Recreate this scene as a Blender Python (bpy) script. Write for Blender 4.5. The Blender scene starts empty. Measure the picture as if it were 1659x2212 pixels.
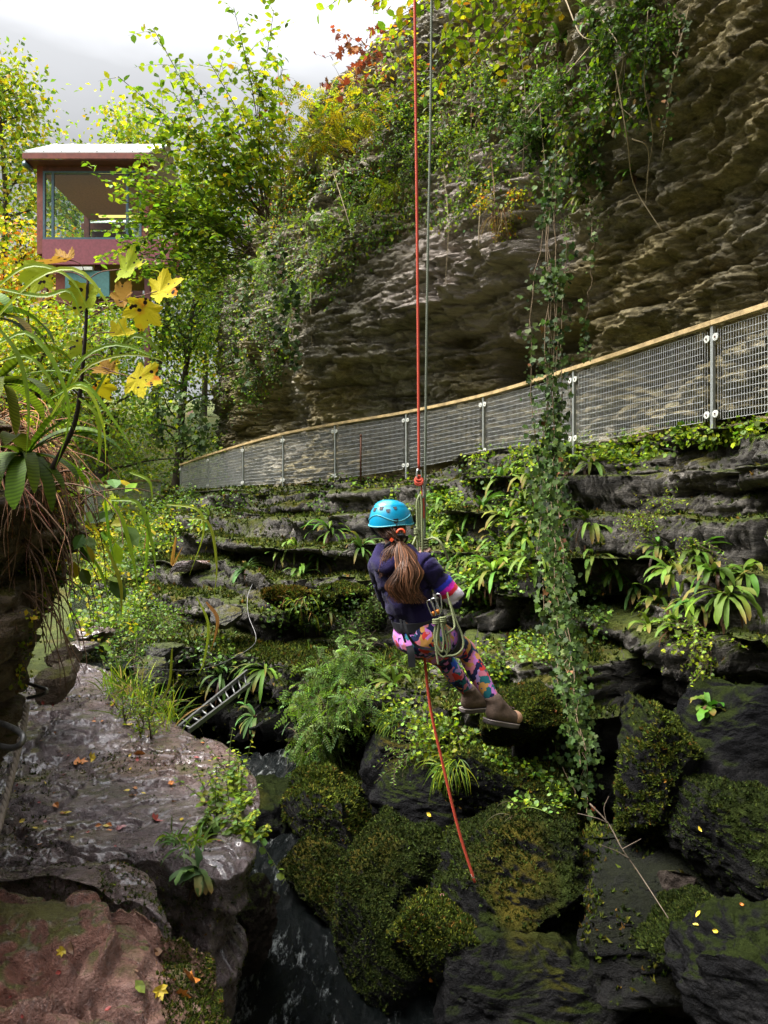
import bpy, math, random
import numpy as np
from mathutils import Vector
from mathutils.bvhtree import BVHTree

rng = np.random.default_rng(7)
SC = bpy.context.scene
COL = SC.collection
rad = math.radians

# ------------------------------------------------------------------ camera geometry (eye at the origin, looking along +Y, level)
FPX = 1609.0
CU, CV = 829.5, 1106.0
def P(u, v, d):
    """A survey point read off the photograph at distance d metres."""
    return np.array([(u - CU) / FPX * d, d, (CV - v) / FPX * d])
def PL(lst):
    return np.array([P(*q) for q in lst])
def Pz(u, v, z):
    """Survey point on the horizontal plane z."""
    d = FPX * z / (CV - v)
    return np.array([(u - CU) / FPX * d, d, z])
def proj(p):
    p = np.asarray(p, float)
    return np.stack([CU + p[..., 0] / p[..., 1] * FPX, CV - p[..., 2] / p[..., 1] * FPX], -1)

# ------------------------------------------------------------------ noise
_R = np.random.default_rng(99).random((64, 64, 64)).astype(np.float32)
def vn(x, y, z=0.0, seed=0):
    x = np.asarray(x, float) + seed * 17.13; y = np.asarray(y, float) + seed * 5.71; z = np.asarray(z, float) + seed * 9.37
    x, y, z = np.broadcast_arrays(x, y, z)
    ix = np.floor(x).astype(int); iy = np.floor(y).astype(int); iz = np.floor(z).astype(int)
    fx = x - ix; fy = y - iy; fz = z - iz
    fx = fx * fx * (3 - 2 * fx); fy = fy * fy * (3 - 2 * fy); fz = fz * fz * (3 - 2 * fz)
    a = ix & 63; b = iy & 63; c = iz & 63
    a1 = (a + 1) & 63; b1 = (b + 1) & 63; c1 = (c + 1) & 63
    def L(p, q, t): return p + (q - p) * t
    v0 = L(L(_R[a, b, c], _R[a1, b, c], fx), L(_R[a, b1, c], _R[a1, b1, c], fx), fy)
    v1 = L(L(_R[a, b, c1], _R[a1, b, c1], fx), L(_R[a, b1, c1], _R[a1, b1, c1], fx), fy)
    return L(v0, v1, fz)
def fbm(x, y, z=0.0, seed=0, octv=4, gain=.5):
    s = 0; a = 1; t = 0; f = 1
    for o in range(octv):
        s = s + a * (vn(np.asarray(x) * f, np.asarray(y) * f, np.asarray(z) * f, seed + o * 3) - .5); t += a; a *= gain; f *= 2.03
    return s / t * 2
def hsh(*k):
    s = 0
    for i, q in enumerate(k): s = s + np.asarray(q, float) * (12.9898, 78.233, 37.719, 54.53)[i]
    v = np.sin(s) * 43758.5453
    return v - np.floor(v)
def sstep(a, b, x):
    t = np.clip((x - a) / (b - a), 0, 1); return t * t * (3 - 2 * t)

def strata(l, y, z, seed=0, layers=((.62, .30), (.21, .13), (.075, .05)), blocks=True, warp=1.0):
    """Outward offset of bedded limestone: l runs along the face, z is height."""
    off = 0
    q = z + warp * (.26 * fbm(l * .18, y * .18, z * .25, seed, 2) + .10 * fbm(l * .7, y * .7, z * .9, seed + 4, 3))
    for i, (h, a) in enumerate(layers):
        qq = q / h + .45 * fbm(l * .35 / h, y * .35 / h, z * .3 / h, seed + 11 + i, 3)
        k = np.floor(qq); f = qq - k
        lat = vn(l * .6 / h, y * .2 / h, k * 7.31, seed + 21 + i)
        lat2 = vn(l * .14 / h, y * .1 / h, k * 3.7, seed + 31 + i)
        lat3 = vn(l * 2.2 / h, y / h, k * 5.9, seed + 41 + i)
        on = .35 + .9 * sstep(.3, .62, vn(l * .22 / h ** .5, z * .5 / h ** .5, i * 3.3, seed + 51))
        prof = np.abs(2 * f - 1) ** 12
        off = off + on * (a * ((lat - .5) * 1.0 + (lat2 - .5) * 1.1 + (lat3 - .5) * .35) - a * .5 * prof)
        if blocks and i < 2:
            bw = h * (2.2 + 3 * hsh(k, seed + i))
            ll = (l + .35 * h * fbm(l / h, y / h, z / h, seed + 5, 3)) / bw + hsh(k, seed) * 9
            b = np.floor(ll); bf = np.abs(2 * (ll - b) - 1)
            off = off + on * (a * .7 * (hsh(k, b, seed + 2) - .5) - a * .35 * sstep(.93, 1, bf))
    return off
def flakes(l, z, seed, f=1.0):
    """thin broken flakes on a weathered bedding face"""
    w = fbm(l * 1.3 * f, z * 3 * f, 0, seed, 3)
    q = z * 11 * f + 2.2 * w + .8 * fbm(l * 4 * f, z * 6 * f, 0, seed + 1, 2)
    k = np.floor(q); t = q - k
    r = vn(l * 1.7 * f, k * 3.7, 0, seed + 2)
    return (r - .5) * 1.0 + (.5 - t) * 1.2 * vn(l * 1.1 * f, k * 1.7, 0, seed + 3) + .5 * fbm(l * 9 * f, z * 14 * f, 0, seed + 4, 3)

# ------------------------------------------------------------------ meshes
def mesh_data(name, V, F, col=None, smooth=True):
    V = np.asarray(V, np.float32)
    Fs = F if isinstance(F, list) else [F]
    Fs = [np.asarray(f, np.int32) for f in Fs if len(f)]
    me = bpy.data.meshes.new(name)
    me.vertices.add(len(V)); me.vertices.foreach_set('co', V.ravel())
    nl = sum(f.size for f in Fs); npg = sum(len(f) for f in Fs)
    me.loops.add(nl); me.polygons.add(npg)
    me.loops.foreach_set('vertex_index', np.concatenate([f.ravel() for f in Fs]))
    st = []; o = 0
    for f in Fs:
        st.append(o + np.arange(len(f), dtype=np.int32) * f.shape[1]); o += f.size
    me.polygons.foreach_set('loop_start', np.concatenate(st).astype(np.int32))
    me.polygons.foreach_set('use_smooth', np.full(npg, smooth))
    me.update(calc_edges=True)
    if col is not None:
        col = np.asarray(col, np.float32)
        if col.shape[1] == 3: col = np.concatenate([col, np.ones((len(col), 1), np.float32)], 1)
        ca = me.color_attributes.new('Col', 'FLOAT_COLOR', 'POINT')
        ca.data.foreach_set('color', col.ravel())
    return me
def tag(o, label=None, cat=None, group=None, kind=None):
    if label: o['label'] = label
    if cat: o['category'] = cat
    if group: o['group'] = group
    if kind: o['kind'] = kind
    return o
def obj(name, V, F, mat, parent=None, col=None, smooth=True):
    """Link one mesh object; a child keeps its world position under its thing."""
    me = mesh_data(name, V, F, col, smooth)
    if mat: me.materials.append(mat)
    return link(name, me, parent)
def link(name, me, parent=None):
    o = bpy.data.objects.new(name, me); COL.objects.link(o)
    if parent is not None:
        o.parent = parent
        b = base_of(parent)
        o.location = (-b[0], -b[1], -b[2]) if parent.get('_root') else (0, 0, 0)
    return o
def base_of(o): return o.location
def empty(name, loc, label, cat, group=None, kind=None):
    o = bpy.data.objects.new(name, None); COL.objects.link(o)
    o.location = tuple(float(q) for q in loc); o.empty_display_size = .1; o['_root'] = 1
    return tag(o, label, cat, group, kind)
def recenter(o):
    """Move a single-mesh thing's origin to its base."""
    me = o.data; n = len(me.vertices); a = np.empty(n * 3, np.float32); me.vertices.foreach_get('co', a); a = a.reshape(-1, 3)
    b = np.array([a[:, 0].mean(), a[:, 1].mean(), a[:, 2].min()], np.float32)
    me.vertices.foreach_set('co', (a - b).ravel()); o.location = tuple(float(q) for q in b); me.update()
    return o
class MB:
    """Collects shapes for one mesh."""
    def __init__(s): s.V = []; s.F = {3: [], 4: []}; s.C = []; s.n = 0
    def add(s, V, F, col=None):
        V = np.asarray(V, float); F = F if isinstance(F, list) else [F]
        for f in F:
            f = np.asarray(f)
            if len(f): s.F[f.shape[1]].append(f + s.n)
        s.V.append(V); s.n += len(V)
        c = np.ones((len(V), 3)) if col is None else np.broadcast_to(np.asarray(col, float), (len(V), 3))
        s.C.append(c)
        return s
    def get(s):
        F = [np.concatenate(s.F[k]) for k in (3, 4) if s.F[k]]
        return np.concatenate(s.V), F, np.concatenate(s.C)
    def build(s, name, mat, parent=None, smooth=True):
        V, F, C = s.get()
        return obj(name, V, F, mat, parent, C, smooth)
def grid_faces(n, m, closed=False):
    """quads of an n x m vertex grid (row-major); closed wraps the second index"""
    i = np.arange(n - 1)[:, None]; mm = m if closed else m - 1; j = np.arange(mm)[None, :]
    a = i * m + j; b = i * m + (j + 1) % m; c = (i + 1) * m + (j + 1) % m; d = (i + 1) * m + j
    return np.stack([a, b, c, d], -1).reshape(-1, 4)
def box(c, s, R=None):
    x = np.array([[-1, -1, -1], [1, -1, -1], [1, 1, -1], [-1, 1, -1], [-1, -1, 1], [1, -1, 1], [1, 1, 1], [-1, 1, 1]], float) * np.asarray(s) / 2
    if R is not None: x = x @ np.asarray(R).T
    return x + np.asarray(c), np.array([[0, 3, 2, 1], [4, 5, 6, 7], [0, 1, 5, 4], [1, 2, 6, 5], [2, 3, 7, 6], [3, 0, 4, 7]])
def beam(p, q, w, h, up=(0, 0, 1)):
    """box from p to q, w wide and h high"""
    p = np.asarray(p, float); q = np.asarray(q, float); y = q - p; L = np.linalg.norm(y); y /= L
    x = np.cross(y, up); x /= np.linalg.norm(x); z = np.cross(x, y)
    return box((p + q) / 2, (w, L, h), np.stack([x, y, z], 1))
def smooth_line(pts, n):
    """Catmull-Rom through pts, n samples"""
    p = np.asarray(pts, float); k = len(p)
    if k == 2:
        t = np.linspace(0, 1, n)[:, None]; return p[0] * (1 - t) + p[1] * t
    q = np.concatenate([(2 * p[0] - p[1])[None], p, (2 * p[-1] - p[-2])[None]])
    t = np.linspace(0, k - 1, n); i = np.minimum(t.astype(int), k - 2); f = (t - i).reshape((-1,) + (1,) * (p.ndim - 1))
    a, b, c, d = q[i], q[i + 1], q[i + 2], q[i + 3]
    return .5 * (2 * b + (c - a) * f + (2 * a - 5 * b + 4 * c - d) * f ** 2 + (3 * b - a - 3 * c + d) * f ** 3)
def frames(p):
    t = np.gradient(p, axis=0); t /= np.linalg.norm(t, axis=1)[:, None] + 1e-12
    up = np.where(np.abs(t[:, 2:3]) > .95, np.array([[1., 0, 0]]), np.array([[0., 0, 1]]))
    if np.abs(t[:, 2]).max() > .95: up = np.tile([[.31, .95, .05]], (len(p), 1))
    a = np.cross(t, up); a /= np.linalg.norm(a, axis=1)[:, None] + 1e-12
    b = np.cross(a, t)
    return t, a, b
def tube(pts, r, sides=6, cap=True):
    p = np.asarray(pts, float); n = len(p); r = np.broadcast_to(np.asarray(r, float), (n,))
    t, a, b = frames(p)
    th = np.arange(sides) / sides * 2 * np.pi
    V = p[:, None] + r[:, None, None] * (a[:, None] * np.cos(th)[None, :, None] + b[:, None] * np.sin(th)[None, :, None])
    V = V.reshape(-1, 3); F = [grid_faces(n, sides, True)]
    if cap:
        V = np.vstack([V, p[0], p[-1]]); k = n * sides; j = np.arange(sides); j1 = (j + 1) % sides
        F.append(np.concatenate([np.stack([np.full(sides, k), j1, j], 1), np.stack([np.full(sides, k + 1), (n - 1) * sides + j, (n - 1) * sides + j1], 1)]))
    return V, F
def norm(v):
    v = np.asarray(v, float); return v / (np.linalg.norm(v, axis=-1, keepdims=True) + 1e-12)
def ball(c, r, nu=16, nv=10):
    th = np.linspace(0, 2 * np.pi, nu, endpoint=False); ph = np.linspace(-np.pi / 2, np.pi / 2, nv)
    x = np.cos(ph)[:, None] * np.cos(th)[None]; y = np.cos(ph)[:, None] * np.sin(th)[None]; z = np.repeat(np.sin(ph)[:, None], nu, 1)
    V = np.stack([x, y, z], -1).reshape(-1, 3) * np.asarray(r) + np.asarray(c)
    return V, grid_faces(nv, nu, True)

# ------------------------------------------------------------------ casting survey rays onto built rock
class Caster:
    def __init__(s): s.b = []
    def add(s, V, F):
        s.b.append(BVHTree.FromPolygons([tuple(v) for v in np.asarray(V, float).tolist()], np.asarray(F).tolist())); return s
    def hit(s, u, v):
        d = Vector(((u - CU) / FPX, 1, (CV - v) / FPX)).normalized(); best = None
        for b in s.b:
            h = b.ray_cast(Vector((0, 0, 0)), d)
            if h[0] is not None and (best is None or h[3] < best[2]):
                nrm = h[1]
                if nrm.dot(d) > 0: nrm = -nrm
                best = (np.array(h[0]), np.array(nrm), h[3])
        return best
    def down(s, p):
        best = None
        for b in s.b:
            h = b.ray_cast(Vector(tuple(p)), Vector((0, 0, -1)))
            if h[0] is not None and (best is None or h[3] < best[2]): best = (np.array(h[0]), np.array(h[1]), h[3])
        return best

# ------------------------------------------------------------------ materials
def newmat(name):
    m = bpy.data.materials.new(name); m.use_nodes = True; nt = m.node_tree
    for n in list(nt.nodes): nt.nodes.remove(n)
    out = nt.nodes.new('ShaderNodeOutputMaterial')
    return m, nt, out
class NT:
    def __init__(s, nt): s.nt = nt
    def n(s, t, **kw):
        x = s.nt.nodes.new('ShaderNode' + t)
        for k, v in kw.items(): setattr(x, k, v)
        return x
    def l(s, a, b): s.nt.links.new(a, b)
    def val(s, sock, v):
        if hasattr(v, 'is_output'): s.l(v, sock)
        else: sock.default_value = v
    def noise(s, vec, scale, detail=5, rough=.55, dist=0.0):
        x = s.n('TexNoise'); x.inputs['Scale'].default_value = scale; x.inputs['Detail'].default_value = detail
        x.inputs['Roughness'].default_value = rough; x.inputs['Distortion'].default_value = dist
        if vec is not None: s.l(vec, x.inputs['Vector'])
        return x.outputs['Fac']
    def mapping(s, vec, scale, loc=(0, 0, 0), rot=(0, 0, 0)):
        x = s.n('Mapping'); x.inputs['Scale'].default_value = scale; x.inputs['Location'].default_value = loc; x.inputs['Rotation'].default_value = rot
        s.l(vec, x.inputs['Vector']); return x.outputs['Vector']
    def ramp(s, fac, stops, interp='LINEAR'):
        x = s.n('ValToRGB'); x.color_ramp.interpolation = interp; e = x.color_ramp.elements
        while len(e) > 1: e.remove(e[-1])
        e[0].position = stops[0][0]; e[0].color = (*stops[0][1], 1)
        for p, c in stops[1:]:
            k = e.new(p); k.color = (*c, 1)
        s.l(fac, x.inputs['Fac']); return x.outputs['Color']
    def mix(s, fac, a, b, mode='MIX'):
        x = s.n('Mix', data_type='RGBA', blend_type=mode)
        s.val(x.inputs[0], fac)
        for sock, v in ((x.inputs[6], a), (x.inputs[7], b)):
            if isinstance(v, tuple): sock.default_value = (*v, 1)
            else: s.l(v, sock)
        return x.outputs[2]
    def math(s, op, a, b=0.0, clamp=False):
        x = s.n('Math', operation=op, use_clamp=clamp); s.val(x.inputs[0], a); s.val(x.inputs[1], b); return x.outputs[0]
    def mr(s, v, a, b, c=0.0, d=1.0, smooth=True):
        x = s.n('MapRange', interpolation_type='SMOOTHSTEP' if smooth else 'LINEAR')
        s.l(v, x.inputs[0])
        for i, q in enumerate((a, b, c, d)): x.inputs[1 + i].default_value = q
        return x.outputs[0]
    def bump(s, h, strength, dist, nrm=None):
        x = s.n('Bump'); x.inputs['Strength'].default_value = strength; x.inputs['Distance'].default_value = dist
        s.l(h, x.inputs['Height'])
        if nrm is not None: s.l(nrm, x.inputs['Normal'])
        return x.outputs['Normal']
    def pos(s): return s.n('NewGeometry').outputs['Position']
    def bsdf(s, out, color, rough=.6, nrm=None, metal=0.0, spec=.5, **kw):
        b = s.n('BsdfPrincipled')
        if isinstance(color, tuple): b.inputs['Base Color'].default_value = (*color, 1)
        else: s.l(color, b.inputs['Base Color'])
        s.val(b.inputs['Roughness'], rough); s.val(b.inputs['Metallic'], metal); s.val(b.inputs['Specular IOR Level'], spec)
        if nrm is not None: s.l(nrm, b.inputs['Normal'])
        for k, v in kw.items(): s.val(b.inputs[k.replace('_', ' ')], v)
        if out is not None: s.l(b.outputs[0], out.inputs['Surface'])
        return b
def rock_mat(name, dark, mid, light, moss=0.0, mossc=((.018, .026, .006), (.07, .085, .014)), tint=None, patch=None, rough=(.55, .9), bed=4.0, spec=.35, flake=.5, scale=1.0, depth_shade=None, coat=0.0):
    m, nt, out = newmat(name); k = NT(nt); p = k.pos()
    ps = k.mapping(p, (scale, scale, bed * scale))
    n1 = k.noise(ps, .7, 6, .62, .4); n2 = k.noise(ps, 5, 6, .7); n3 = k.noise(p, 26 * scale, 4, .7)
    f = k.math('ADD', k.math('MULTIPLY', n1, .5), k.math('ADD', k.math('MULTIPLY', n2, .32), k.math('MULTIPLY', n3, .18)))
    c = k.ramp(f, [(.36, dark), (.5, mid), (.64, light)])
    if tint:
        c = k.mix(k.mr(k.noise(p, .33, 4, .6, .6), .42, .6, 0, .85), c, tint, 'MULTIPLY')
    if patch:
        (pc, pr, pcol) = patch
        d = k.n('VectorMath', operation='DISTANCE'); k.l(p, d.inputs[0]); d.inputs[1].default_value = pc
        w = k.math('ADD', d.outputs['Value'], k.math('MULTIPLY', k.math('SUBTRACT', k.noise(ps, .6, 5, .65), .5), pr * 1.5))
        c = k.mix(k.mr(w, pr * .55, pr * 1.05, 1, 0), c, k.mix(n2, (.10, .085, .07), pcol))
    rg = k.mr(n2, .3, .7, rough[0], rough[1])
    # joint / flake bump
    h = k.math('ADD', k.math('MULTIPLY', n2, .6), k.math('MULTIPLY', n3, .4))
    b1 = k.bump(h, flake, .06); fl = k.noise(k.mapping(p, (2.4 * scale, 2.4 * scale, 2.4 * scale * bed)), 3.2, 9, .66, .8); b1 = k.bump(fl, flake, .12, b1)
    if moss > 0:
        nz = k.n('SeparateXYZ'); k.l(k.n('NewGeometry').outputs['Normal'], nz.inputs[0])
        mn = k.noise(p, 1.1, 5, .65); mf = k.noise(p, 55, 3, .7); m3 = k.noise(p, 6, 4, .6)
        w = k.math('ADD', k.math('MULTIPLY', nz.outputs['Z'], .55), k.math('MULTIPLY', k.math('ADD', mn, k.math('MULTIPLY', m3, .5)), .9))
        wm = k.mr(w, 1.25 - moss, 1.45 - moss)
        mc = k.mix(k.mr(k.math('ADD', k.math('MULTIPLY', mf, .6), k.math('MULTIPLY', m3, .5)), .35, .75), mossc[0], mossc[1])
        mc = k.mix(k.mr(k.noise(p, .8, 3), .5, .66, 0, .5), mc, (.12, .085, .012))
        c = k.mix(wm, c, mc)
        rg = k.math('MAXIMUM', rg, k.math('MULTIPLY', wm, .9))
        b1 = k.bump(mf, .6, .03, b1)
    if depth_shade:      # shade of the deep slot put into the colour: rock darkens downwards
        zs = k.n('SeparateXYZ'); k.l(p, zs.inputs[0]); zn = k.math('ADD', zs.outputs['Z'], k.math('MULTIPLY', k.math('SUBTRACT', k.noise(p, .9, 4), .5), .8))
        c = k.mix(k.mr(zn, depth_shade[1], depth_shade[0], 1, 0), c, k.mix(1.0, c, (.09, .09, .10), 'MULTIPLY'))
    k.bsdf(out, c, rg, b1, spec=spec, Coat_Weight=k.mr(k.noise(p, 1.6, 5, .65), .36, .54, 0, coat) if coat else 0.0, Coat_Roughness=.12)
    return m
def leaf_mat(name, transl=.35, rough=.5, spec=.3):
    m, nt, out = newmat(name); k = NT(nt)
    a = k.n('VertexColor', layer_name='Col'); c = a.outputs['Color']
    c = k.mix(k.mr(k.noise(k.pos(), 30, 2), .3, .7, 0, .4), c, k.mix(1.0, c, (.6, .65, .5), 'MULTIPLY'))
    b = k.bsdf(None, c, rough, spec=spec)
    t = k.n('BsdfTranslucent'); k.l(k.mix(1.0, c, (1.15, 1.2, .7), 'MULTIPLY'), t.inputs['Color'])
    x = k.n('MixShader'); x.inputs[0].default_value = transl
    k.l(b.outputs[0], x.inputs[1]); k.l(t.outputs[0], x.inputs[2]); k.l(x.outputs[0], out.inputs['Surface'])
    return m
def plain(name, color, rough=.6, metal=0.0, spec=.5, var=.15, vscale=12.0, bump=0.0, bscale=80.0):
    m, nt, out = newmat(name); k = NT(nt); p = k.n('TexCoord').outputs['Object']
    n = k.noise(p, vscale, 5, .6)
    c = k.mix(k.mr(n, .3, .7), tuple(q * (1 - var) for q in color), tuple(min(1, q * (1 + var)) for q in color))
    nr = k.bump(k.noise(p, bscale, 3), bump, .01) if bump else None
    k.bsdf(out, c, rough, nr, metal, spec)
    return m
def vcol_mat(name, rough=.7, spec=.3, bump=0.0, bscale=60.0, sheen=0.0):
    m, nt, out = newmat(name); k = NT(nt); p = k.n('TexCoord').outputs['Object']
    c = k.n('VertexColor', layer_name='Col').outputs['Color']
    c = k.mix(k.mr(k.noise(p, 40, 4), .3, .7, 0, .35), c, k.mix(1.0, c, (.6, .6, .6), 'MULTIPLY'))
    nr = k.bump(k.noise(p, bscale, 3), bump, .01) if bump else None
    k.bsdf(out, c, rough, nr, 0.0, spec, Sheen_Weight=sheen)
    return m
# ================================================================== THE GORGE
FENCE = [(1540, 8.4), (1240, 11.06), (1045, 13.6), (878, 15.6), (724, 17.2), (612, 18.8), (525, 21.0), (450, 24.0), (390, 27.0)]
FXY = np.array([[(u - CU) / FPX * d, d] for u, d in FENCE])
FBASE = np.array([.98, .97, 1.0, .86, .72, .68, .70, .72, .70])
# ---- upper cliff -------------------------------------------------
line = np.array([[6.2, -11], [6.3, -6], [6.0, -2], [5.45, 2.2], [4.7, 5.5]] + FXY[:8].tolist() + [[-7.2, 27.5], [-8.2, 32], [-8.6, 38], [-8, 46]])
lb = np.array([1.0] * 5 + FBASE[:8].tolist() + [.5, 0, -.5, -.5])
rightness = np.array([1, 1, 1, 1, .95, .8, .5, .22, .05, 0, 0, 0, 0, 0, 0, 0, 0])
leftness = np.array([0, 0, 0, 0, 0, 0, 0, 0, 0, .15, .4, .8, 1, 1, 1, 1, 1])
sk = np.interp(np.concatenate([np.linspace(0, 4.2, 60), np.linspace(4.2, 13.2, 860), np.linspace(13.2, 16, 50)]), np.arange(17), np.arange(17))
def along(arr, s):
    arr = np.asarray(arr, float); n = 4000
    t = np.linspace(0, len(arr) - 1, n); full = smooth_line(arr if arr.ndim > 1 else arr[:, None], n)
    full = full.reshape(n, -1)
    return np.stack([np.interp(s, t, full[:, i]) for i in range(full.shape[1])], -1)
pl = along(line, sk); rt = np.interp(sk, np.arange(17), rightness); lf = np.interp(sk, np.arange(17), leftness); zb = np.interp(sk, np.arange(17), lb)
tg = np.gradient(pl, axis=0); tg = norm(tg); cn = np.stack([tg[:, 1], -tg[:, 0]], 1)      # points into the cliff
for _ in range(30): cn[1:-1] = norm(cn[:-2] + cn[1:-1] + cn[2:])
arc = np.concatenate([[0], np.cumsum(np.linalg.norm(np.diff(pl, axis=0), axis=1))])
NZ = 400
hz = np.linspace(-.15, 10.4, NZ)
growth = (1 + .14 * np.clip(1 - np.abs(sk - 8.5) / 4.5, 0, 1) + .12 * lf)[:, None]
zz = zb[:, None] * np.clip(1 - hz / 6, 0, 1)[None] + 1.0 * np.clip(hz / 6, 0, 1)[None] + hz[None] * (1 + (growth - 1) * sstep(3, 8, hz)[None])
hk = [-.2, 0, .6, 1.2, 1.8, 2.4, 3.2, 4.2, 5.4, 6.6, 7.8, 9.0, 9.8, 10.4]
oM = np.interp(hz, hk, [1.75, 1.8, 1.85, 1.9, 1.85, 1.65, 1.4, 1.2, 1.1, 1.2, 1.5, 2.0, 2.4, 3.0])
oR = np.interp(hz, hk, [1.5, 1.6, 1.7, 1.75, 1.6, 1.35, .9, .4, -.3, -1.1, -2.0, -2.8, -3.1, -2.9])
oL = np.interp(hz, hk, [1.7, 1.7, 1.7, 1.6, 1.4, 1.2, 1.1, 1.2, 1.3, 1.5, 1.9, 2.5, 3.0, 3.7])
off = oM[None] * (1 - rt - lf)[:, None] + oR[None] * rt[:, None] + oL[None] * lf[:, None]
AL = np.repeat(arc[:, None], NZ, 1)
off = off - 1.3 * fbm(AL * .16, 0, zz * .22, 3, 3) * .7
# hollows and the pale bulge
def dent(off, u, v, d, ra, rz, dep, ex=1.6):
    c = P(u, v, d); i = np.argmin(np.linalg.norm(pl - c[:2], axis=1)); g = np.exp(-((((AL - arc[i]) / ra + .35 * fbm(AL * 1.5, zz * 1.5, 0, 15, 3)) ** 2 + ((zz - c[2]) / rz + .35 * fbm(AL * 1.5, zz * 1.5, 0, 16, 3)) ** 2) ** ex))
    return off + dep * g
off = dent(off, 985, 785, 14.4, .42, .62, 2.2, 3); off = dent(off, 1015, 830, 14.2, .35, .35, 1.6, 3); off = dent(off, 1090, 722, 13.2, .7, .16, .8, 3); off = dent(off, 900, 720, 15.2, .5, .14, .5, 3)
off = dent(off, 480, 880, 22, 2.2, 1.3, 1.2); off = dent(off, 1230, 770, 11.5, .8, .5, .5)
off = dent(off, 1000, 520, 14.0, 2.0, 1.5, -.55); off = dent(off, 700, 640, 17, 2.0, 1.5, -.5); off = dent(off, 1130, 330, 12.5, .5, 1.4, .5)
so = strata(AL, 0 * AL, zz + .02 * AL, 5, ((.95, .36), (.34, .27), (.13, .12), (.055, .045)), warp=.55)
fade = sstep(10.2, 9.0, hz)[None]
off = off - so * (.35 + .65 * fade) - .14 * fbm(AL * 1.6, 0, zz * 3.2, 8, 4) - .15 * flakes(AL, zz, 10, .62) - .075 * flakes(AL, zz, 13, 1.4)
CX = pl[:, 0:1] + cn[:, 0:1] * off; CY = pl[:, 1:2] + cn[:, 1:2] * off
CV3 = np.stack([CX, CY, zz + .05 * fbm(AL * 2, 0, zz * 2, 9, 2)], -1)
# cap going back over the plateau
caps = []
for dd, up in ((.8, .25), (2, .5), (4, .9), (8, 1.4), (16, 2.0), (30, 2.2)):
    q = CV3[:, -1].copy(); q[:, :2] += cn * dd; q[:, 2] += up + .3 * fbm(q[:, 0] * .5, q[:, 1] * .5, 0, 6, 3); caps.append(q)
CV3 = np.concatenate([CV3, np.stack(caps, 1)], 1)
cliffV = CV3.reshape(-1, 3); cliffF = grid_faces(CV3.shape[0], CV3.shape[1])
M_cliff = rock_mat('bedded_limestone', (.040, .036, .029), (.235, .208, .155), (.52, .47, .38), moss=.08, mossc=((.03, .035, .008), (.10, .10, .02)),
                   tint=(.86, .77, .42), patch=(tuple(P(985, 520, 14.2)), 3.1, (.58, .49, .43)), bed=3.2, flake=.8)
cl = obj('cliff_face', cliffV, cliffF, M_cliff); tag(cl, 'tall bedded limestone cliff behind the railed walkway, overhanging at its right end', 'cliff', kind='structure')
cliffC = Caster().add(cliffV, cliffF)

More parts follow.
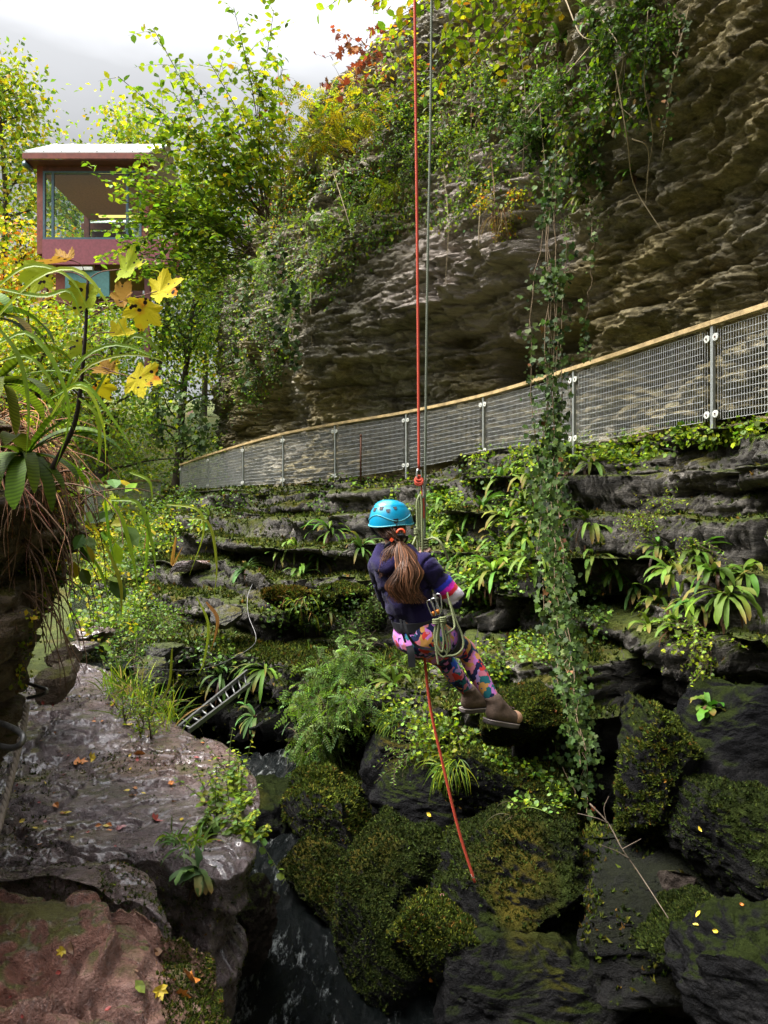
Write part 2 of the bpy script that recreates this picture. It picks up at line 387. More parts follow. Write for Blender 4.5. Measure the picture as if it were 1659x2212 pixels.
# ---- lower ledges, surveyed down from the foot of the railing --------------
def back(p, w):      # a point behind the railing, at walkway level
    q = p.copy(); q[:2] += w; return q
ST = [
 [(1900, 895, 6.6), (1895, 915, 6.5), (1890, 960, 6.35), (1880, 1030, 6.3), (1870, 1090, 6.45), (1860, 1130, 6.1), (1850, 1240, 5.7), (1840, 1400, 5.15), (1835, 1440, 5.1), (1825, 1500, 5.7), (1815, 1600, 5.8), (1810, 1760, 5.9), (1800, 1800, 5.6), (1800, 1950, 5.2), (1800, 2350, 4.6)],
 [(1545, 925, 8.5), (1545, 945, 8.0), (1545, 985, 7.55), (1545, 1050, 7.5), (1538, 1095, 7.75), (1530, 1125, 7.2), (1522, 1230, 6.75), (1515, 1360, 6.15), (1510, 1420, 6.0), (1505, 1470, 6.8), (1500, 1560, 7.0), (1500, 1760, 7.1), (1520, 1800, 5.7), (1525, 1950, 5.1), (1540, 2350, 4.3)],
 [(1385, 950, 9.6), (1385, 968, 9.2), (1380, 1000, 8.7), (1375, 1060, 8.5), (1370, 1110, 8.45), (1365, 1150, 8.15), (1360, 1250, 7.6), (1352, 1370, 7.0), (1348, 1415, 6.95), (1340, 1470, 7.7), (1335, 1560, 7.9), (1330, 1760, 8.0), (1380, 1800, 6.0), (1395, 1950, 5.4), (1400, 2350, 5.0)],
 [(1240, 968, 11.1), (1240, 985, 10.5), (1240, 1030, 9.8), (1238, 1110, 9.2), (1235, 1200, 8.7), (1232, 1290, 8.3), (1230, 1325, 8.6), (1225, 1385, 8.9), (1215, 1435, 7.7), (1205, 1500, 7.15), (1200, 1580, 6.7), (1200, 1650, 7.5), (1250, 1800, 7.9), (1290, 1950, 7.5), (1300, 2350, 6.8)],
 [(1045, 988, 13.6), (1042, 1010, 12.4), (1038, 1060, 11.2), (1034, 1120, 10.4), (1028, 1200, 9.7), (1020, 1285, 9.1), (1015, 1320, 9.5), (1008, 1385, 9.8), (1000, 1435, 8.3), (990, 1500, 7.6), (985, 1565, 7.25), (980, 1640, 8.2), (1010, 1780, 6.9), (1000, 1950, 5.95), (990, 2350, 5.0)],
 [(870, 1035, 15.6), (866, 1052, 14.7), (860, 1085, 13.4), (855, 1130, 12.4), (848, 1200, 11.5), (840, 1285, 10.6), (832, 1330, 11.2), (825, 1385, 10.9), (818, 1430, 9.7), (806, 1500, 8.8), (795, 1570, 8.2), (790, 1650, 9.2), (830, 1780, 7.3), (850, 1950, 6.25), (900, 2350, 5.2)],
 [(724, 1037, 17.3), (718, 1056, 16.4), (710, 1085, 15.3), (704, 1125, 14.3), (694, 1190, 13), (682, 1260, 11.9), (672, 1310, 11.8), (662, 1370, 11.6), (654, 1420, 10.4), (645, 1470, 9.9), (638, 1520, 9.4), (636, 1620, 10.2), (690, 1780, 7.9), (730, 1950, 6.7), (830, 2350, 5.6)],
 [(612, 1050, 18.9), (602, 1070, 17.7), (590, 1100, 16.4), (578, 1150, 15.1), (562, 1215, 13.7), (548, 1280, 12.5), (538, 1330, 11.9), (524, 1390, 11.1), (512, 1430, 10.5), (504, 1470, 10.2), (498, 1520, 10.5), (495, 1620, 10.7), (560, 1760, 9.2), (620, 1930, 7.7), (740, 2350, 6.1)],
 [(525, 1052, 21), (505, 1075, 19.6), (485, 1110, 18.2), (462, 1160, 16.5), (438, 1220, 14.8), (414, 1290, 13.1), (398, 1340, 12.2), (384, 1390, 11.3), (375, 1425, 10.7), (370, 1460, 10.5), (368, 1530, 10.8), (366, 1640, 10.9), (420, 1760, 9.9), (500, 1930, 8.2), (640, 2350, 6.4)],
 [(450, 1058, 24), (425, 1082, 22.3), (400, 1115, 20.4), (372, 1160, 18.2), (340, 1220, 16), (312, 1285, 14), (296, 1330, 13), (284, 1375, 11.9), (276, 1415, 11.1), (270, 1450, 10.8), (268, 1500, 11), (266, 1600, 11.1), (320, 1740, 10.4), (400, 1930, 8.8), (540, 2350, 6.8)],
 [(390, 1062, 27), (350, 1090, 24.5), (322, 1125, 22), (296, 1170, 19.4), (268, 1230, 16.9), (246, 1290, 14.9), (234, 1335, 13.8), (226, 1375, 12.9), (220, 1410, 12.2), (215, 1440, 11.9), (213, 1490, 12), (211, 1560, 12.1), (250, 1700, 11.6), (300, 1900, 9.6), (450, 2350, 7.2)],
 [(340, 1064, 32), (300, 1092, 28), (275, 1128, 25), (252, 1172, 22), (228, 1228, 19), (212, 1285, 16.8), (204, 1330, 15.6), (198, 1370, 14.7), (194, 1400, 14), (190, 1425, 13.6), (188, 1470, 13.7), (186, 1540, 13.8), (210, 1660, 13.0), (250, 1900, 10.2), (380, 2350, 7.6)],
]
SP = np.array([[P(*q) for q in s] for s in ST])
inner = SP[:, 0].copy(); nb = np.array([[.94, .33]] * 3 + [[.92, .4], [.88, .47], [.8, .6], [.72, .7], [.7, .71], [.74, .67], [.75, .66], [.8, .6], [.9, .4]])
inner[:, :2] += nb * 2.9
SP = np.concatenate([inner[:, None], SP], 1)
NS, NT_ = 760, 560
tt = np.interp(np.linspace(0, 1, NT_), [0, .04, .09, .80, 1], [0, .9, 1.0, 12, 15])
A = smooth_line(SP, NS)                       # (NS, 13, 3)
Lg = np.stack([np.stack([np.interp(tt, np.arange(16), A[i, :, c]) for c in range(3)], -1) for i in range(NS)])
for _ in range(5): Lg[:, 1:-1] = (Lg[:, :-2] + 2 * Lg[:, 1:-1] + Lg[:, 2:]) / 4
lt = np.gradient(Lg[:, :, :2].mean(1), axis=0); lt = norm(lt); ln = np.stack([-lt[:, 1], lt[:, 0]], 1)
if ln[NS // 2, 0] > 0: ln = -ln
for _ in range(40): ln[1:-1] = norm(ln[:-2] + ln[1:-1] + ln[2:])
larc = np.concatenate([[0], np.cumsum(np.linalg.norm(np.diff(Lg[:, :, :2].mean(1), axis=0), axis=1))])
LA = np.repeat(larc[:, None], NT_, 1)
hst = .50
qz = Lg[:, :, 2] / hst + .55 * fbm(LA * .3, 0, Lg[:, :, 2] * .3, 12, 3) + .22 * fbm(LA * 1.3, 0, Lg[:, :, 2] * .4, 13, 3)
kz = np.floor(qz); fz_ = qz - kz; riser = .30 + .35 * vn(LA * .4, kz * 3.3, 0, 15)
zst = Lg[:, :, 2] + hst * (sstep(riser - .10, riser + .10, fz_) - fz_) * .92
Lg[:, :, 2] = Lg[:, :, 2] + (zst - Lg[:, :, 2]) * (sstep(1.0, 1.6, tt) * sstep(13.5, 12, tt))[None]
ls = strata(LA, 0 * LA, Lg[:, :, 2], 14, ((.62, .66), (.24, .36), (.09, .12))) + .075 * flakes(LA, Lg[:, :, 2], 16, 1.1) + .03 * flakes(LA, Lg[:, :, 2], 26, 2.4)
amp = sstep(.75, 1.6, tt)[None]
big = fbm(LA * .33, 0, Lg[:, :, 2] * .5, 17, 3) * .35
o = (ls + big + .05 * fbm(LA * 4, 0, Lg[:, :, 2] * 6, 18, 3)) * amp
Lg[:, :, 0] += ln[:, 0:1] * o; Lg[:, :, 1] += ln[:, 1:2] * o
Lg[:, :, 2] += (.05 * fbm(LA * 2.1, Lg[:, :, 0], Lg[:, :, 2] * 2, 19, 3)) * amp
ledgeV = Lg.reshape(-1, 3); ledgeF = grid_faces(NS, NT_)
M_ledge = rock_mat('ledge_limestone', (.018, .017, .016), (.075, .068, .058), (.27, .245, .21), moss=.30, mossc=((.018, .026, .005), (.085, .105, .016)), bed=4.5, flake=.8, rough=(.6, .95), spec=.2, depth_shade=(-1.75, -2.5))
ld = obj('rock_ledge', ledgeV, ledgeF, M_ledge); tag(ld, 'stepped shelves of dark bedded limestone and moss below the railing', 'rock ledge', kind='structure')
ledgeC = Caster().add(ledgeV, ledgeF)

# ---- terrain sheet ---------------------------------------------------
gx = np.concatenate([np.linspace(-400, -40, 14), np.linspace(-36, 40, 230), np.linspace(46, 400, 12)])
gy = np.concatenate([np.linspace(-400, -40, 10), np.linspace(-30, 60, 240), np.linspace(66, 600, 20)])
GX, GY = np.meshgrid(gx, gy, indexing='ij')
def terr(x, y):
    z = np.interp(y, [-30, -9, -4, -1.5, 9.0, 9.9, 12, 20, 28, 40, 60], [11, 8, -.5, -4.7, -4.7, -2.25, -2.1, -1.6, -.2, 4.5, 9])  # unseen rise behind the camera, added to block frontal light
    z = np.where(y > 60, 9 + (y - 60) * .06, z)
    z = np.where((y < 13) & (x > -3.9 - (y - 9) * .35), np.minimum(z, -4.7), z)
    cx = np.interp(y, [0, 4, 9, 13, 20, 30], [-2.6, -3.0, -4.2, -5.8, -7.6, -9.5])     # foot of the left bank
    left = np.clip(cx - .6 - x, 0, None)
    bank = np.minimum(left * np.interp(y, [6, 14], [.45, 1.15]), 4 + left * .35)
    z = np.maximum(z, np.where(left > 0, np.interp(y, [0, 9, 14, 28], [-2.2, -2.2, -2.0, -.2]) + bank, -99))
    z = np.minimum(z, 13 + 0 * z) + np.where(y > 60, (y - 60) * .04, 0)
    r = np.clip(x - np.interp(y, [-30, 5, 14, 25, 40], [6, 8, 4, -2, -4]) - 3, 0, None)
    z = np.where((y > 4), np.maximum(np.where(r > 0, -3 + r * 2.2, -99), z), z)
    z = np.minimum(z, np.maximum(11.2, z * 0 + 11.2 + np.clip(y - 60, 0, None) * .05))
    return z
GZ = terr(GX, GY) + .35 * fbm(GX * .35, GY * .35, 0, 41, 4) * np.clip((np.abs(GY - 4) - 5) / 4, 0, 1) + .12 * fbm(GX * 1.3, GY * 1.3, 0, 43, 3)
groundV = np.stack([GX, GY, GZ], -1).reshape(-1, 3); groundF = grid_faces(len(gx), len(gy))
M_ground = rock_mat('woodland_soil', (.02, .016, .01), (.05, .04, .022), (.10, .085, .045), moss=.35, mossc=((.03, .04, .008), (.10, .12, .02)), bed=1.0)
gr = obj('ground', groundV, groundF, M_ground); tag(gr, 'earthy valley floor and wooded banks of the gorge', 'ground', kind='structure')
groundC = Caster().add(groundV, groundF)

# ---- left bank wall ---------------------------------------------------
bl = np.array([[-2.3, -6], [-2.0, -2], [-1.95, 1.0], [-1.80, 2.4], [-1.72, 3.7], [-1.95, 4.5], [-2.7, 5.6], [-3.9, 7.4], [-5.4, 9.4], [-7.2, 12.4], [-9.5, 18]])
bs = np.interp(np.concatenate([np.linspace(0, 1.5, 20), np.linspace(1.5, 7, 420), np.linspace(7, 10, 120)]), np.arange(11), np.arange(11))
bp = along(bl, bs); btn = norm(np.gradient(bp, axis=0)); bn = np.stack([btn[:, 1], -btn[:, 0]], 1)       # towards the stream
for _ in range(25): bn[1:-1] = norm(bn[:-2] + bn[1:-1] + bn[2:])
ba = np.concatenate([[0], np.cumsum(np.linalg.norm(np.diff(bp, axis=0), axis=1))])
NB = 300
bt = np.linspace(0, 1, NB)
bz = np.interp(bt, [0, .12, .3, .55, .68, .78, 1], [-2.9, -1.95, -1.15, -.1, .35, .55, .95])
bo = np.interp(bt, [0, .12, .3, .42, .55, .68, .78, 1], [-.75, -.62, -.25, -.02, .0, -.06, -.35, -3.4])
BA = np.repeat(ba[:, None], NB, 1); BZ = np.repeat(bz[None], len(bs), 0)
bo = bo[None] + strata(BA, 0, BZ, 27, ((.34, .16), (.12, .10), (.045, .04))) * sstep(1, .72, bt)[None] + .16 * fbm(BA * .9, 0, BZ * 1.2, 28, 4)
bankV = np.stack([bp[:, 0:1] + bn[:, 0:1] * bo, bp[:, 1:2] + bn[:, 1:2] * bo, BZ + .05 * fbm(BA * 2, 0, BZ * 2, 29, 3)], -1).reshape(-1, 3)
bankF = grid_faces(len(bs), NB)
M_bank = rock_mat('earthy_bank_rock', (.026, .020, .014), (.14, .10, .07), (.34, .25, .18), moss=.26, mossc=((.03, .03, .006), (.12, .11, .015)), bed=2.0, flake=.8)
bk = obj('rock_bank', bankV, bankF, M_bank); tag(bk, 'dark overhanging rock bank at the left edge, roots hanging down its face', 'rock bank', kind='structure')
bankC = Caster().add(bankV, bankF)

# ---- slabs: star-shaped outline, terraced top, broken sides --------------
def slab(name, outline, z0, depth, mat, seed, label, cat, top_amp=.06, terrace=.035, tilt=(0, 0), flare=.12, nr=120, na=420, ns=90, kind=None, dome=.0, group=None, rnd=.06, extra=None):
    o = np.asarray(outline, float)[:, :2]; oo = smooth_line(np.vstack([o, o[:1]]), na + 1)[:-1]
    c = oo.mean(0); d = oo - c; ang = np.arange(na)
    per = np.cumsum(np.linalg.norm(np.diff(np.vstack([oo, oo[:1]]), axis=0), axis=1))
    oo = oo + norm(d) * (.07 * fbm(oo[:, 0] * 2.2, oo[:, 1] * 2.2, 0, seed, 4))[:, None]
    d = oo - c
    r = np.linspace(0, 1, nr) ** .8
    X = c[0] + r[:, None] * d[None, :, 0]; Y = c[1] + r[:, None] * d[None, :, 1]
    h = fbm(X * .7, Y * .7, 0, seed + 1, 3) * top_amp * 1.6 + fbm(X * 2.6, Y * 2.6, 0, seed + 2, 5) * top_amp * 1.3
    hq = np.floor(h / terrace) * terrace + terrace * sstep(.55, 1, h / terrace - np.floor(h / terrace))
    edge = (1 - r[:, None]) * np.linalg.norm(d, axis=1)[None]
    cr = np.abs(fbm(X * 1.1, Y * 1.1, 0, seed + 8, 4)); cr2 = np.abs(fbm(X * 2.7, Y * 2.7, 0, seed + 9, 4))
    hq = hq - top_amp * (1.0 * np.exp(-(cr / .03) ** 2) + .55 * np.exp(-(cr2 / .035) ** 2)) + top_amp * .22 * flakes(X, Y * .5, seed + 10, .8)
    Z = z0 + hq + .012 * fbm(X * 9, Y * 9, 0, seed + 3, 3) + tilt[0] * (X - c[0]) + tilt[1] * (Y - c[1]) + dome * (1 - r[:, None] ** 2) - rnd * np.exp(-edge / .07)
    if extra is not None: Z = Z + extra(X, Y) * sstep(1.0, .97, r)[:, None]
    T = np.stack([X, Y, Z], -1)
    s = np.linspace(0, 1, ns + 1)[1:]
    zs = T[-1, :, 2][None] - depth * s[:, None]
    lay = strata(per[None] + 0 * zs, 0, zs, seed + 6, ((.30, .12), (.11, .07), (.04, .025)))
    outw = lay * sstep(0, .12, s)[:, None] - flare * (s[:, None] ** .8)
    nd = norm(d)
    S = np.stack([oo[None, :, 0] + nd[None, :, 0] * outw, oo[None, :, 1] + nd[None, :, 1] * outw, zs], -1)
    V = np.concatenate([T, S]).reshape(-1, 3); F = grid_faces(nr + ns, na, True)[:, ::-1]
    ob = obj(name, V, F, mat); tag(ob, label, cat, group, kind)
    return ob, V, F
def wet_mat(name, cols, moss, rough, mossc=((.03, .034, .006), (.15, .15, .02)), rust=None, coat=0.0, sc=1.6):
    return rock_mat(name, *cols, moss=moss, mossc=mossc, bed=1.0, rough=rough, spec=.6, flake=1.0, tint=rust, scale=sc, coat=coat)
M_plat = wet_mat('wet_flat_limestone', ((.05, .036, .036), (.20, .145, .145), (.42, .33, .33)), .02, (.08, .5), rust=(.8, .62, .5), coat=.6)
M_near = wet_mat('reddish_limestone', ((.07, .034, .026), (.36, .18, .135), (.58, .36, .28)), .16, (.22, .7), rust=(.95, .7, .55), coat=.12, sc=2.8)
z1 = -1.86
plat, platV, platF = slab('rock_platform', [Pz(*q, z1) for q in [(-330, 1890), (-120, 1560), (40, 1475), (140, 1437), (215, 1440), (310, 1500), (420, 1570), (520, 1630), (550, 1700), (525, 1760), (560, 1815), (500, 1875), (400, 1850), (300, 1835), (150, 1845), (0, 1850)]], z1, 2.6, M_plat, 51,
    'wide wet flat limestone shelf strewn with fallen leaves, beside the dark gorge', 'rock shelf', top_amp=.05, terrace=.035, nr=210, na=560, kind='structure', flare=.5)
z2 = -1.78
step, stepV, stepF = slab('rock_slab', [Pz(*q, z2) for q in [(-300, 1895), (0, 1862), (120, 1842), (230, 1832), (300, 1855), (340, 1900), (358, 1958), (320, 1950), (200, 1902), (100, 1892), (0, 1888), (-300, 1935)]], z2, 1.5, M_plat, 61,
    'wet brown rock step with mossy edge between the flat shelf and the red foreground rock', 'rock', top_amp=.03, terrace=.03)
z3 = -1.62
def near_steps(X, Y):
    q = proj(np.stack([X, np.maximum(Y, .6), np.full_like(X, z3)], -1)); u, v = q[..., 0], q[..., 1]
    w = 26 * fbm(X * 5, Y * 5, 0, 91, 4)
    l1 = np.interp(v, [1900, 1950, 2050, 2110, 2170, 2210, 2400], [235, 240, 262, 225, 130, 20, -300]) + w
    l2 = np.interp(u, [-200, 0, 150, 300, 380, 520], [2150, 2180, 2160, 2150, 2220, 2400]) + w
    l3 = np.interp(v, [1960, 2020, 2080, 2200], [330, 345, 300, 330]) + w * .8
    return .085 * (sstep(14, -14, u - l1) - 1) + .05 * sstep(-12, 12, v - l2) - .04 * sstep(-10, 10, u - l3) - .03 * np.exp(-((u - l1) / 9) ** 2) - .03 * np.exp(-((v - l2) / 9) ** 2)
near, nearV, nearF = slab('rock_slab', [Pz(*q, z3) for q in [(-500, 2050), (-250, 1955), (0, 1938), (110, 1930), (200, 1928), (225, 1950), (290, 1965), (335, 1990), (420, 1990), (462, 2000), (488, 2050), (500, 2100), (515, 2250), (560, 2700), (200, 2900), (-400, 2900)]], z3, 2.3, M_near, 71,
    'large reddish foreground rock with cracked layered top and mossy right edge', 'rock', top_amp=.10, terrace=.05, nr=190, na=520, dome=.03, tilt=(-.05, .0), flare=.35,
    extra=lambda X, Y: near_steps(X, Y))
slabC = Caster().add(platV, platF).add(stepV, stepF).add(nearV, nearF)

# ---- boulders ----------------------------------------------------------
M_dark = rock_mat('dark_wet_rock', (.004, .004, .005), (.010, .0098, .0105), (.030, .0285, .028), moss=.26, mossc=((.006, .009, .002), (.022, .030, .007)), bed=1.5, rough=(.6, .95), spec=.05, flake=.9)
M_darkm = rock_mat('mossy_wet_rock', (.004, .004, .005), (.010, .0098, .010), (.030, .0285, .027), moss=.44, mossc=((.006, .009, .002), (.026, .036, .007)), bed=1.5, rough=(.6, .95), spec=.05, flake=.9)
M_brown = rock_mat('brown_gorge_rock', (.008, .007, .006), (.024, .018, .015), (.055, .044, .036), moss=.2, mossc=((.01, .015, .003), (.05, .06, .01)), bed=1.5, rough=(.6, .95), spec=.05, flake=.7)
M_slate = rock_mat('grey_layered_rock', (.02, .019, .018), (.075, .07, .062), (.2, .185, .165), moss=.28, bed=4, flake=.8)
boulders = []
def boulder(u, v, d, ra, rb, rc, label, mat=None, rot=0, tiltx=0, tilty=0, seed=1, ex=.62, name='boulder', rough_amp=.22, lay=.03, res=170, group=None):
    """ra, rb: half width and height in photo pixels; rc: half depth in metres"""
    c = P(u, v, d); rx = ra / FPX * d; rz = rb / FPX * d
    nu = res; nv = res * 2 // 3
    th = np.linspace(0, 2 * np.pi, nu, endpoint=False); ph = np.linspace(-np.pi / 2, np.pi / 2, nv)
    def sp(w, e): return np.sign(w) * np.abs(w) ** e
    x = sp(np.cos(ph), ex)[:, None] * sp(np.cos(th), ex)[None]; y = sp(np.cos(ph), ex)[:, None] * sp(np.sin(th), ex)[None]; z = np.repeat(sp(np.sin(ph), ex)[:, None], nu, 1)
    N = norm(np.stack([x, y, z], -1))
    V = np.stack([x * rx, y * rc, z * rz], -1)
    m = min(rx, rz, rc)
    s = 1.0 / max(m, .05)
    dsp = m * (rough_amp * 2.2 * fbm(V[..., 0] * s * .8, V[..., 1] * s * .8, V[..., 2] * s * .8, seed, 3) + rough_amp * .8 * fbm(V[..., 0] * s * 3, V[..., 1] * s * 3, V[..., 2] * s * 3, seed + 1, 4))
    dsp = dsp + lay * strata(V[..., 0] + V[..., 1] * .7, V[..., 1], V[..., 2], seed + 2, ((.22, 1.0), (.08, .5))) * (1 - np.abs(N[..., 2]))
    dsp = dsp + .012 * fbm(V[..., 0] * 14, V[..., 1] * 14, V[..., 2] * 14, seed + 5, 3)
    V = V + N * dsp[..., None]
    g = np.random.default_rng(seed * 7 + 1)
    for _ in range(12):
        pn = g.normal(size=3) * np.array([1, 1, .8]); pn[1] -= .4; pn /= np.linalg.norm(pn)
        ext = math.sqrt((pn[0] * rx) ** 2 + (pn[1] * rc) ** 2 + (pn[2] * rz) ** 2) * g.uniform(.48, .82)
        dd = V @ pn - ext
        V = V - pn * (np.clip(dd, 0, None) * .95)[..., None]
    V = V + N * (m * .12 * fbm(V[..., 0] * s * 5, V[..., 1] * s * 5, V[..., 2] * s * 7, seed + 9, 4) + .012 * flakes(V[..., 0] + V[..., 1], V[..., 2], seed + 7, 1.5))[..., None]
    def R(ax, a):
        a = rad(a); co, si = math.cos(a), math.sin(a)
        return np.array({'x': [[1, 0, 0], [0, co, -si], [0, si, co]], 'y': [[co, 0, si], [0, 1, 0], [-si, 0, co]], 'z': [[co, -si, 0], [si, co, 0], [0, 0, 1]]}[ax])
    V = V.reshape(-1, 3) @ (R('z', rot) @ R('y', tilty) @ R('x', tiltx)).T + c
    F = grid_faces(nv, nu, True)
    o = obj(name, V, F, mat or M_dark); tag(o, label, 'rock', group); recenter(o)
    boulders.append((o, V, F)); slabC.add(V, F)
    return o
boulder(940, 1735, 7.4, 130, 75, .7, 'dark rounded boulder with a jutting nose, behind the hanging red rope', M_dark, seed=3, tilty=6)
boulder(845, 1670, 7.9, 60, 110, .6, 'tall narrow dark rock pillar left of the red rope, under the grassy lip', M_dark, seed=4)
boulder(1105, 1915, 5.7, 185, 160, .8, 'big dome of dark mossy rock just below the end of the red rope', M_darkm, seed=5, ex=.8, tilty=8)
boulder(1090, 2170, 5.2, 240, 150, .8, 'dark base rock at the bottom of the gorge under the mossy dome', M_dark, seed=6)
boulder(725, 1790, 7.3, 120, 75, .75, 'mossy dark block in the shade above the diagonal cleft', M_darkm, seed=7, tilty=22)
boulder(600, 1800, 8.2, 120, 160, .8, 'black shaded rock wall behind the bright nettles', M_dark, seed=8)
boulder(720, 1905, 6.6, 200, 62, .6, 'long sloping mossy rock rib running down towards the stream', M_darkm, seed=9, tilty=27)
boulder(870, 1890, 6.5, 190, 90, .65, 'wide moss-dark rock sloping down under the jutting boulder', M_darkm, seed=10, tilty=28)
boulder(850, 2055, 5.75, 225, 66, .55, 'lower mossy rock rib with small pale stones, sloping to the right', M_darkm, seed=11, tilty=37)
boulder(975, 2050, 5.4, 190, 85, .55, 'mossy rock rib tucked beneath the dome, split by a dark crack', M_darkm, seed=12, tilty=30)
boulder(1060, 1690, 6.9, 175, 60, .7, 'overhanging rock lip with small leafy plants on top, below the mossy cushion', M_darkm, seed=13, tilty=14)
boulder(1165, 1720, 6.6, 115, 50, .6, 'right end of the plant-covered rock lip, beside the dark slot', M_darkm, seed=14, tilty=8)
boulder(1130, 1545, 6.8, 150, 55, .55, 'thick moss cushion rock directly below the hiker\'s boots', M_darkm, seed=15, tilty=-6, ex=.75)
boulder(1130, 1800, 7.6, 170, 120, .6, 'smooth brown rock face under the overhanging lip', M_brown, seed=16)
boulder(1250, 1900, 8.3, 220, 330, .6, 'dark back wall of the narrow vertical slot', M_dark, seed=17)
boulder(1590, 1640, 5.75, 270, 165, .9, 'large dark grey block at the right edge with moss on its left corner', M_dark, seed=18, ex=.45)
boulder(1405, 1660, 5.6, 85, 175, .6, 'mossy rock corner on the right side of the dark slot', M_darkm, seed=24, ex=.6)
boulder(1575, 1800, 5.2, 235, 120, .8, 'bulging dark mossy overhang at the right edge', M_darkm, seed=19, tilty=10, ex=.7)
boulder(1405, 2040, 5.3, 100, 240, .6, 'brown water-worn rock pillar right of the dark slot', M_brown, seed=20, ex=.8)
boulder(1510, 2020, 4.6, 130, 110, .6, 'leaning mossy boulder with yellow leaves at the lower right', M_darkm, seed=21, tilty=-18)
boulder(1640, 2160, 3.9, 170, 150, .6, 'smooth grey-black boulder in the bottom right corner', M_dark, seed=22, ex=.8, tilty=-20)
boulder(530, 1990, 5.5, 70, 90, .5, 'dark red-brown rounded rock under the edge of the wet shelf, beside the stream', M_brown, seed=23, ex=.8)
boulder(492, 1333, 11.0, 52, 20, .5, 'loose pale wedge-shaped slab lying on the ledge left of the hanging wire', M_slate, seed=31, tilty=-14, name='stone', res=90)
boulder(345, 1415, 10.3, 50, 20, .4, 'low pale green slab at the foot of the ledges above the grass clump', M_slate, seed=32, tilty=-3, name='stone', res=90)
boulder(128, 1475, 6.3, 42, 34, .4, 'brown mossy stone at the back of the wet shelf beside the bank', M_bank, seed=33, name='stone', res=90)
boulder(135, 1425, 7.4, 38, 26, .3, 'wet dark stone above the mossy brown one, by the stream', M_bank, seed=34, name='stone', res=90)
boulder(195, 1372, 10.8, 45, 13, .4, 'flat wet orange-brown stone in the stream', M_plat, seed=35, name='stone', res=90)
boulder(210, 1335, 12.5, 50, 10, .5, 'pale wet flat stone further up the stream', M_plat, seed=36, name='stone', res=90)
boulder(405, 1222, 14.6, 45, 9, .7, 'flat pinkish slab poking out of the leaves on the middle ledge', M_plat, seed=37, name='stone', res=90)

boulder(645, 1300, 11.3, 78, 26, .6, 'moss hummock with rust-brown and yellow patches, right of the hanging wire', M_darkm, seed=41, tilty=5, ex=.75)
boulder(735, 1292, 11.0, 62, 28, .6, 'moss cushion, plain green, between the rusty hummock and the hiker', M_darkm, seed=42, ex=.8)
boulder(725, 1465, 9.6, 120, 38, .7, 'moss-thick green rock shelf above the feathery plants', M_darkm, seed=43, tilty=8, ex=.75)
boulder(262, 1425, 10.6, 52, 30, .5, 'moss-draped dark rock corner beside the little stream', M_darkm, seed=44, ex=.7)
boulder(330, 1455, 9.9, 60, 26, .4, 'low shaded rock behind the grassy clump', M_slate, seed=45, ex=.6, name='stone', res=90)
boulder(180, 1400, 9.9, 42, 10, .35, 'flat wet brown stone at the lip where the stream meets the shelf', M_plat, seed=46, name='stone', res=90)

# ---- water ---------------------------------------------------------------
wx = np.linspace(-2.9, 1.6, 300); wy = np.linspace(2.6, 9.6, 460)
WX, WY = np.meshgrid(wx, wy, indexing='ij')
wz = -3.52 + .10 * fbm(WX * 1.5, WY * 1.1, 0, 81, 3) + .14 * np.abs(fbm(WX * 4, WY * 2.6, 0, 83, 4)) + .02 * fbm(WX * 14, WY * 9, 0, 85, 3) + .10 * (WY - 5.5)
waterV = np.stack([WX, WY, wz], -1).reshape(-1, 3)
def water_mat(name, foam):
    m, nt, out = newmat(name); k = NT(nt); p = k.pos(); ps = k.mapping(p, (1.6, .9, 1), rot=(0, 0, .5))
    n = k.noise(k.mapping(p, (3.2, 1.0, 1), rot=(0, 0, -.25)), 2.4, 9, .74, .7); n2 = k.noise(k.mapping(p, (2.5, 1.0, 1), rot=(0, 0, -.25)), 15, 5, .7, .5); big = k.noise(p, 1.3, 3)
    f = k.mr(k.math('ADD', k.math('ADD', k.math('MULTIPLY', n, .6), k.math('MULTIPLY', n2, .4)), k.math('MULTIPLY', big, .35)), foam + .005, foam + .15)
    c = k.mix(f, (.006, .008, .008), (.40, .42, .41))
    k.bsdf(out, c, k.mr(f, 0, 1, .12, .5), k.bump(k.math('ADD', n, k.math('MULTIPLY', n2, .4)), 1.0, .16), spec=.35)
    return m
M_water = water_mat('rushing_stream_water', .715)
w = obj('water', waterV, grid_faces(300, 460), M_water); tag(w, 'rushing dark stream with white foam at the bottom of the gorge', 'water', kind='structure')
sl = PL([(215, 1448, 9.3), (215, 1410, 10.6), (212, 1360, 12.6), (208, 1325, 14.6), (204, 1300, 17.0)])
sx = smooth_line(sl, 120); sxz = np.interp(sx[:, 1], [9, 10, 12, 17], [-1.93, -1.99, -1.96, -1.66])
side = np.linspace(-1, 1, 24)
SV = np.stack([sx[:, 0:1] + side[None] * (.20 + .022 * sx[:, 1:2]), np.repeat(sx[:, 1:2], 24, 1), sxz[:, None] + .03 * fbm(sx[:, 0:1] * 3 + side[None], sx[:, 1:2] * 2, 0, 87, 3)], -1).reshape(-1, 3)
w = obj('stream_water', SV, grid_faces(120, 24), water_mat('shallow_stream_water', .80)); tag(w, 'shallow glinting stream coming down between the ledges and the left bank', 'water', kind='structure')

